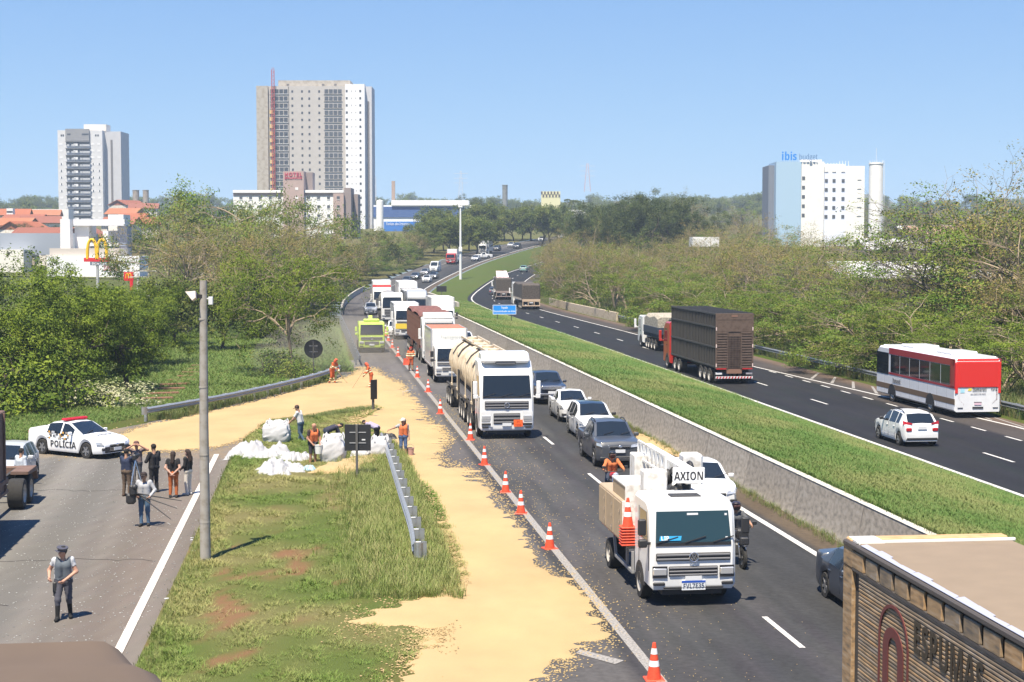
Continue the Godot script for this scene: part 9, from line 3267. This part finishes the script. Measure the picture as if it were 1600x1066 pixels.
func make_people():
	var orange := Color(0.72, 0.15, 0.045)
	var vest := Color(0.80, 0.20, 0.06)
	var tan_skin := Color(0.36, 0.20, 0.13)
	# police officer on the ramp
	var t := person("police officer in a grey vest and tall boots walking on the ramp, head turned left", W(100, 968), 0.15, 1.78, {"look": -1.0, "lean": 0.05, "wrR": Vector3(-0.30, 1.03, 0.16), "elR": Vector3(-0.33, 1.16, -0.08), "wrL": Vector3(0.06, 0.98, 0.25), "elL": Vector3(0.30, 1.13, 0.02), "anR": Vector3(-0.13, 0.085, 0.16), "anL": Vector3(0.13, 0.085, -0.14), "knL": Vector3(0.12, 0.50, 0.02), "knR": Vector3(-0.12, 0.5, 0.14)}, {"shirt": Color(0.66, 0.67, 0.70), "trousers": Color(0.085, 0.085, 0.11), "vest": Color(0.12, 0.145, 0.175), "sleeve": 0.1, "boots": true, "shoes": Color(0.012, 0.012, 0.013), "hat": "peaked", "hat_col": Color(0.055, 0.055, 0.075), "skin": Color(0.46, 0.25, 0.17)})
	var g := geo()
	g.lathe([Vector2(0.172, 0.93), Vector2(0.18, 0.94), Vector2(0.18, 0.995), Vector2(0.172, 1.0)], 20, 0.72)
	put("belt", g, black(), t)
	g = geo()
	g.box(Vector3(-0.19, 0.80, 0.08), Vector3(0.09, 0.26, 0.14), 0.02); g.box(Vector3(-0.19, 0.66, 0.06), Vector3(0.08, 0.16, 0.1), 0.02)
	put("holster", g, black(), t)
	# man with tripods
	person("man in a pale grey sweater and blue jeans carrying folded tripods", W(226, 822), 0.0, 1.74, {"wrR": Vector3(-0.20, 1.02, 0.24), "elR": Vector3(-0.32, 1.14, 0.0), "wrL": Vector3(0.24, 1.0, 0.24), "elL": Vector3(0.34, 1.16, 0.0), "anR": Vector3(-0.10, 0.085, 0.05)}, {"shirt": Color(0.50, 0.51, 0.54), "trousers": Color(0.085, 0.165, 0.28), "hat": "cap", "hat_col": Color(0.03, 0.02, 0.02), "skin": tan_skin})
	t = thing("tripod", "folded black camera tripods carried by the man in the grey sweater", "tripod", W(226, 822) + Vector3(0, 0, 0.26))
	for e in [[Vector3(-0.22, 1.12, 0), Vector3(0.95, 0.30, 0.25)], [Vector3(-0.2, 1.08, 0.05), Vector3(1.12, 0.62, 0.1)], [Vector3(-0.16, 1.1, 0.1), Vector3(1.18, 0.80, -0.3)]]:
		g = geo()
		g.tube([e[0], e[1]], [0.028, 0.012], 6)
		put("leg", g, black(), t)
	g = geo()
	g.box(Vector3(-0.28, 1.2, 0.05), Vector3(0.22, 0.34, 0.24), 0.05); g.box(Vector3(-0.36, 0.92, 0.02), Vector3(0.3, 0.34, 0.2), 0.06); g.ball(Vector3(-0.22, 1.3, 0.1), Vector3(0.1, 0.1, 0.1), 10)
	put("camera_head", g, black(), t)
	# camera group
	person("man in a navy jacket and brown trousers filming with his back turned", W(198, 776), PI - 0.35, 1.72, {"wrL": Vector3(0.05, 1.32, 0.42), "elL": Vector3(0.30, 1.2, 0.16), "wrR": Vector3(-0.1, 1.30, 0.42), "elR": Vector3(-0.30, 1.18, 0.16)}, {"shirt": Color(0.022, 0.035, 0.085), "trousers": Color(0.16, 0.11, 0.075), "shoes": Color(0.09, 0.05, 0.03), "skin": tan_skin})
	person("man in a checked shirt raising both arms behind the tripod camera", W(214, 762), 0.1, 1.74, {"elL": Vector3(0.42, 1.42, 0.1), "wrL": Vector3(0.14, 1.60, 0.2), "elR": Vector3(-0.40, 1.42, 0.1), "wrR": Vector3(-0.12, 1.6, 0.2)}, {"shirt": Color(0.22, 0.16, 0.15), "trousers": Color(0.07, 0.075, 0.09), "sleeve": 0.2, "hat": "cap", "hat_col": Color(0.12, 0.06, 0.05), "skin": Color(0.42, 0.23, 0.15)})
	var cp := W(212, 777)
	t = thing("video_camera", "video camera on a tripod between the men with cameras", "camera", cp)
	g = geo()
	g.box(Vector3(0, 1.45, 0), Vector3(0.16, 0.2, 0.42), 0.04); g.tube([Vector3(0, 1.45, -0.2), Vector3(0, 1.45, -0.38)], [0.07, 0.08], 10); g.box(Vector3(0, 1.6, 0.0), Vector3(0.05, 0.06, 0.3), 0.02)
	put("camera_body", g, black(), t)
	for k in 3:
		g = geo()
		g.tube([Vector3(0, 1.3, 0), Vector3(cos(TAU * k / 3.0) * 0.35, 0.0, sin(TAU * k / 3.0) * 0.35)], [0.025, 0.018], 6)
		put("leg", g, chrome(), t)
	person("man in a black jacket and black trousers watching the filming", W(241, 770), PI + 0.9, 1.78, {"wrL": Vector3(0.12, 1.10, 0.30), "elL": Vector3(0.30, 1.14, 0.06), "wrR": Vector3(-0.1, 1.12, 0.3), "elR": Vector3(-0.28, 1.14, 0.06)}, {"shirt": Color(0.018, 0.018, 0.022), "trousers": Color(0.02, 0.021, 0.027), "skin": tan_skin})
	person("woman with a black top and orange trousers, hands behind her back", W(271, 778), PI, 1.66, {"elL": Vector3(0.27, 1.14, -0.10), "wrL": Vector3(0.04, 0.92, -0.17), "elR": Vector3(-0.27, 1.14, -0.10), "wrR": Vector3(-0.04, 0.93, -0.17)}, {"shirt": Color(0.014, 0.014, 0.016), "trousers": Color(0.52, 0.14, 0.035), "sleeve": 0.2, "long_hair": true, "hair": Color(0.03, 0.015, 0.01), "skin": Color(0.45, 0.27, 0.2), "wide": 0.95})
	person("woman with a black top and white trousers, holding a microphone", W(294, 774), PI + 1.2, 1.66, {"elL": Vector3(0.24, 1.14, 0.0), "wrL": Vector3(0.12, 1.0, 0.24), "elR": Vector3(-0.22, 1.14, 0.0), "wrR": Vector3(-0.08, 1.02, 0.25)}, {"shirt": Color(0.014, 0.014, 0.016), "trousers": Color(0.80, 0.74, 0.66), "long_hair": true, "hair": Color(0.035, 0.018, 0.012), "shoes": Color(0.6, 0.58, 0.55), "skin": Color(0.45, 0.27, 0.2), "wide": 0.92})
	person("man in a white shirt beside the dusty silver hatchback", W(34, 776), 2.6, 1.74, {}, {"shirt": Color(0.62, 0.68, 0.76), "trousers": Color(0.03, 0.03, 0.04), "skin": tan_skin})
	# people with the sacks
	person("man in a white T-shirt, jeans and a dark cap reaching to a sack", W(470, 693), -PI / 2 - 0.25, 1.76, {"lean": 0.22, "nod": 0.3, "elR": Vector3(-0.24, 1.12, 0.30), "wrR": Vector3(-0.2, 0.98, 0.52), "elL": Vector3(0.24, 1.10, 0.28), "wrL": Vector3(0.2, 0.94, 0.46), "anL": Vector3(0.12, 0.085, -0.24), "anR": Vector3(-0.12, 0.085, 0.16)}, {"shirt": Color(0.70, 0.70, 0.69), "trousers": Color(0.075, 0.13, 0.20), "sleeve": 0.25, "hat": "cap", "hat_col": Color(0.05, 0.025, 0.02), "skin": tan_skin})
	person("bald man in an orange vest and dark shorts pouring from a white bucket", W(489, 727), 0.55, 1.74, {"lean": 0.18, "nod": 0.4, "look": 0.6, "elL": Vector3(0.27, 1.10, 0.12), "wrL": Vector3(0.22, 0.86, 0.22), "elR": Vector3(-0.26, 1.12, 0.05), "wrR": Vector3(-0.12, 0.9, 0.24)}, {"shirt": Color(0.05, 0.03, 0.028), "trousers": Color(0.05, 0.045, 0.06), "vest": vest, "legs": 1.0, "sleeve": 0.3, "bald": true, "skin": Color(0.40, 0.2, 0.13)})
	person("person in dark blue bending over behind the full white sack", W(510, 706), 1.9, 1.72, {"lean": 1.25, "nod": 0.3, "elL": Vector3(0.2, 0.88, 0.52), "wrL": Vector3(0.14, 0.64, 0.5), "elR": Vector3(-0.2, 0.88, 0.52), "wrR": Vector3(-0.14, 0.64, 0.5)}, {"shirt": Color(0.035, 0.035, 0.065), "trousers": Color(0.04, 0.06, 0.10), "skin": tan_skin})
	person("person in lilac and black bending over right of the sign plate", W(589, 700), -1.9, 1.66, {"lean": 1.2, "nod": 0.4, "elL": Vector3(0.2, 0.86, 0.5), "wrL": Vector3(0.14, 0.6, 0.46), "elR": Vector3(-0.2, 0.86, 0.5), "wrR": Vector3(-0.14, 0.6, 0.46)}, {"shirt": Color(0.45, 0.40, 0.56), "trousers": Color(0.014, 0.014, 0.017), "skin": tan_skin})
	person("person in dark clothes stooping behind the sign post to fill a sack", W(571, 722), -1.1, 1.68, {"lean": 1.45, "nod": 0.4, "elL": Vector3(0.2, 0.72, 0.46), "wrL": Vector3(0.12, 0.42, 0.40), "elR": Vector3(-0.2, 0.72, 0.46), "wrR": Vector3(-0.12, 0.42, 0.40)}, {"shirt": Color(0.02, 0.018, 0.02), "trousers": Color(0.06, 0.03, 0.03), "sleeve": 0.4, "skin": Color(0.38, 0.2, 0.13)})
	person("woman in an orange vest, blue jeans and tan boots pointing to the left", W(630, 714), 0.25, 1.66, {"look": -0.9, "elR": Vector3(-0.42, 1.32, 0.06), "wrR": Vector3(-0.62, 1.26, 0.12), "wrL": Vector3(0.26, 0.86, 0.06)}, {"shirt": Color(0.42, 0.44, 0.46), "trousers": Color(0.12, 0.19, 0.36), "vest": vest, "boots": true, "shoes": Color(0.50, 0.33, 0.18), "sleeve": 0.45, "long_hair": true, "hair": Color(0.05, 0.02, 0.015), "skin": tan_skin, "hat": "cap", "hat_col": Color(0.55, 0.5, 0.45)})
	# road workers in orange
	for e in [["road worker in orange sweeping corn beside the ramp guard rail", 519, 600, 1.0, 0.5], ["road worker in orange raking corn behind the narrow sign", 580, 608, -1.4, 0.45]]:
		person(e[0], W(e[1], e[2]), e[3], 1.74, {"lean": e[4], "nod": 0.3, "elL": Vector3(0.24, 1.06, 0.30), "wrL": Vector3(0.12, 0.86, 0.46), "elR": Vector3(-0.24, 1.1, 0.26), "wrR": Vector3(-0.08, 1.0, 0.44), "anL": Vector3(0.13, 0.085, 0.14), "anR": Vector3(-0.13, 0.085, -0.14)}, {"shirt": orange, "trousers": orange, "bands": true, "hat": "hood", "hat_col": Color(0.62, 0.11, 0.05), "skin": tan_skin})
		var a: Vector3 = last_joints.wrR
		var b: Vector3 = last_joints.wrL
		var tip := a + (b - a) * 1.0
		var dir := Vector3(sin(e[3]), 0, cos(e[3]))
		t = thing("rake", "long-handled rake of the %s" % ["worker by the guard rail", "worker behind the narrow sign"][0 if e[1] == 519 else 1], "rake")
		g = geo()
		g.rod(a + (a - b).normalized() * 0.35, Vector3(tip.x, 0.05, tip.z) + dir * 0.75, 0.016)
		put("handle", g, M("wood_handle", Color(0.34, 0.22, 0.12), 0.7), t)
		g = geo()
		g.bar(Vector3(tip.x, 0.06, tip.z) + dir * 0.75 - dir.cross(Vector3.UP) * 0.25, Vector3(tip.x, 0.06, tip.z) + dir * 0.75 + dir.cross(Vector3.UP) * 0.25, 0.05, 0.06)
		put("head", g, frame_m(), t)
	person("flagman in orange with a hard hat standing between the cones and the grain lorry", W(642, 580), 0.2, 1.74, {"elR": Vector3(-0.27, 1.15, 0.0), "wrR": Vector3(-0.3, 0.96, 0.16), "wrL": Vector3(0.08, 1.05, 0.26), "elL": Vector3(0.28, 1.14, 0.04)}, {"shirt": orange, "trousers": orange, "bands": true, "hat": "hood", "hat_col": Color(0.6, 0.06, 0.03), "skin": tan_skin})
	g = geo()
	g.slab(Vector3(-0.2, 0, 0), Vector3(0.2, 0.0, 0.05), Vector3(0.24, 0.45, 0.0), Vector3(-0.16, 0.5, 0.06), 0.015)
	solo("signal_flag", g, M("flag_red", Color(0.70, 0.10, 0.05), 0.7), "red signal flag hanging from the flagman's hand", "flag", last_joints.wrR + Vector3(-0.08, -0.5, 0.05))
	# riders
	var seat := {"pel": Vector3(0, 0.96, 0), "che": Vector3(0, 1.28, 0.08), "nek": Vector3(0, 1.45, 0.10), "hed": Vector3(0, 1.60, 0.14), "shL": Vector3(0.19, 1.40, 0.10), "shR": Vector3(-0.19, 1.40, 0.10), "elL": Vector3(0.34, 1.18, 0.28), "elR": Vector3(-0.34, 1.18, 0.28), "wrL": Vector3(0.36, 1.13, 0.50), "wrR": Vector3(-0.36, 1.13, 0.50), "hiL": Vector3(0.10, 0.93, 0.0), "hiR": Vector3(-0.10, 0.93, 0.0), "knL": Vector3(0.24, 0.74, 0.40), "knR": Vector3(-0.24, 0.74, 0.40), "anL": Vector3(0.20, 0.38, 0.22), "anR": Vector3(-0.20, 0.38, 0.22)}
	var q: Transform3D = riders[0]
	person("motorcyclist in an orange jacket and dark helmet riding the red motorcycle", q * Vector3(0, 0, -1.25), 0.1263, 1.72, seat, {"shirt": Color(0.75, 0.22, 0.07), "trousers": Color(0.03, 0.045, 0.08), "hat": "helmet", "hat_col": Color(0.012, 0.012, 0.016), "skin": tan_skin})
	q = riders[1]
	person("motorcyclist in a grey shirt and dark helmet riding past the bucket truck", q * Vector3(0, 0, -1.25), 0.1263, 1.76, seat, {"shirt": Color(0.12, 0.125, 0.135), "trousers": Color(0.02, 0.02, 0.025), "sleeve": 0.5, "hat": "helmet", "hat_col": Color(0.02, 0.012, 0.014), "skin": tan_skin})
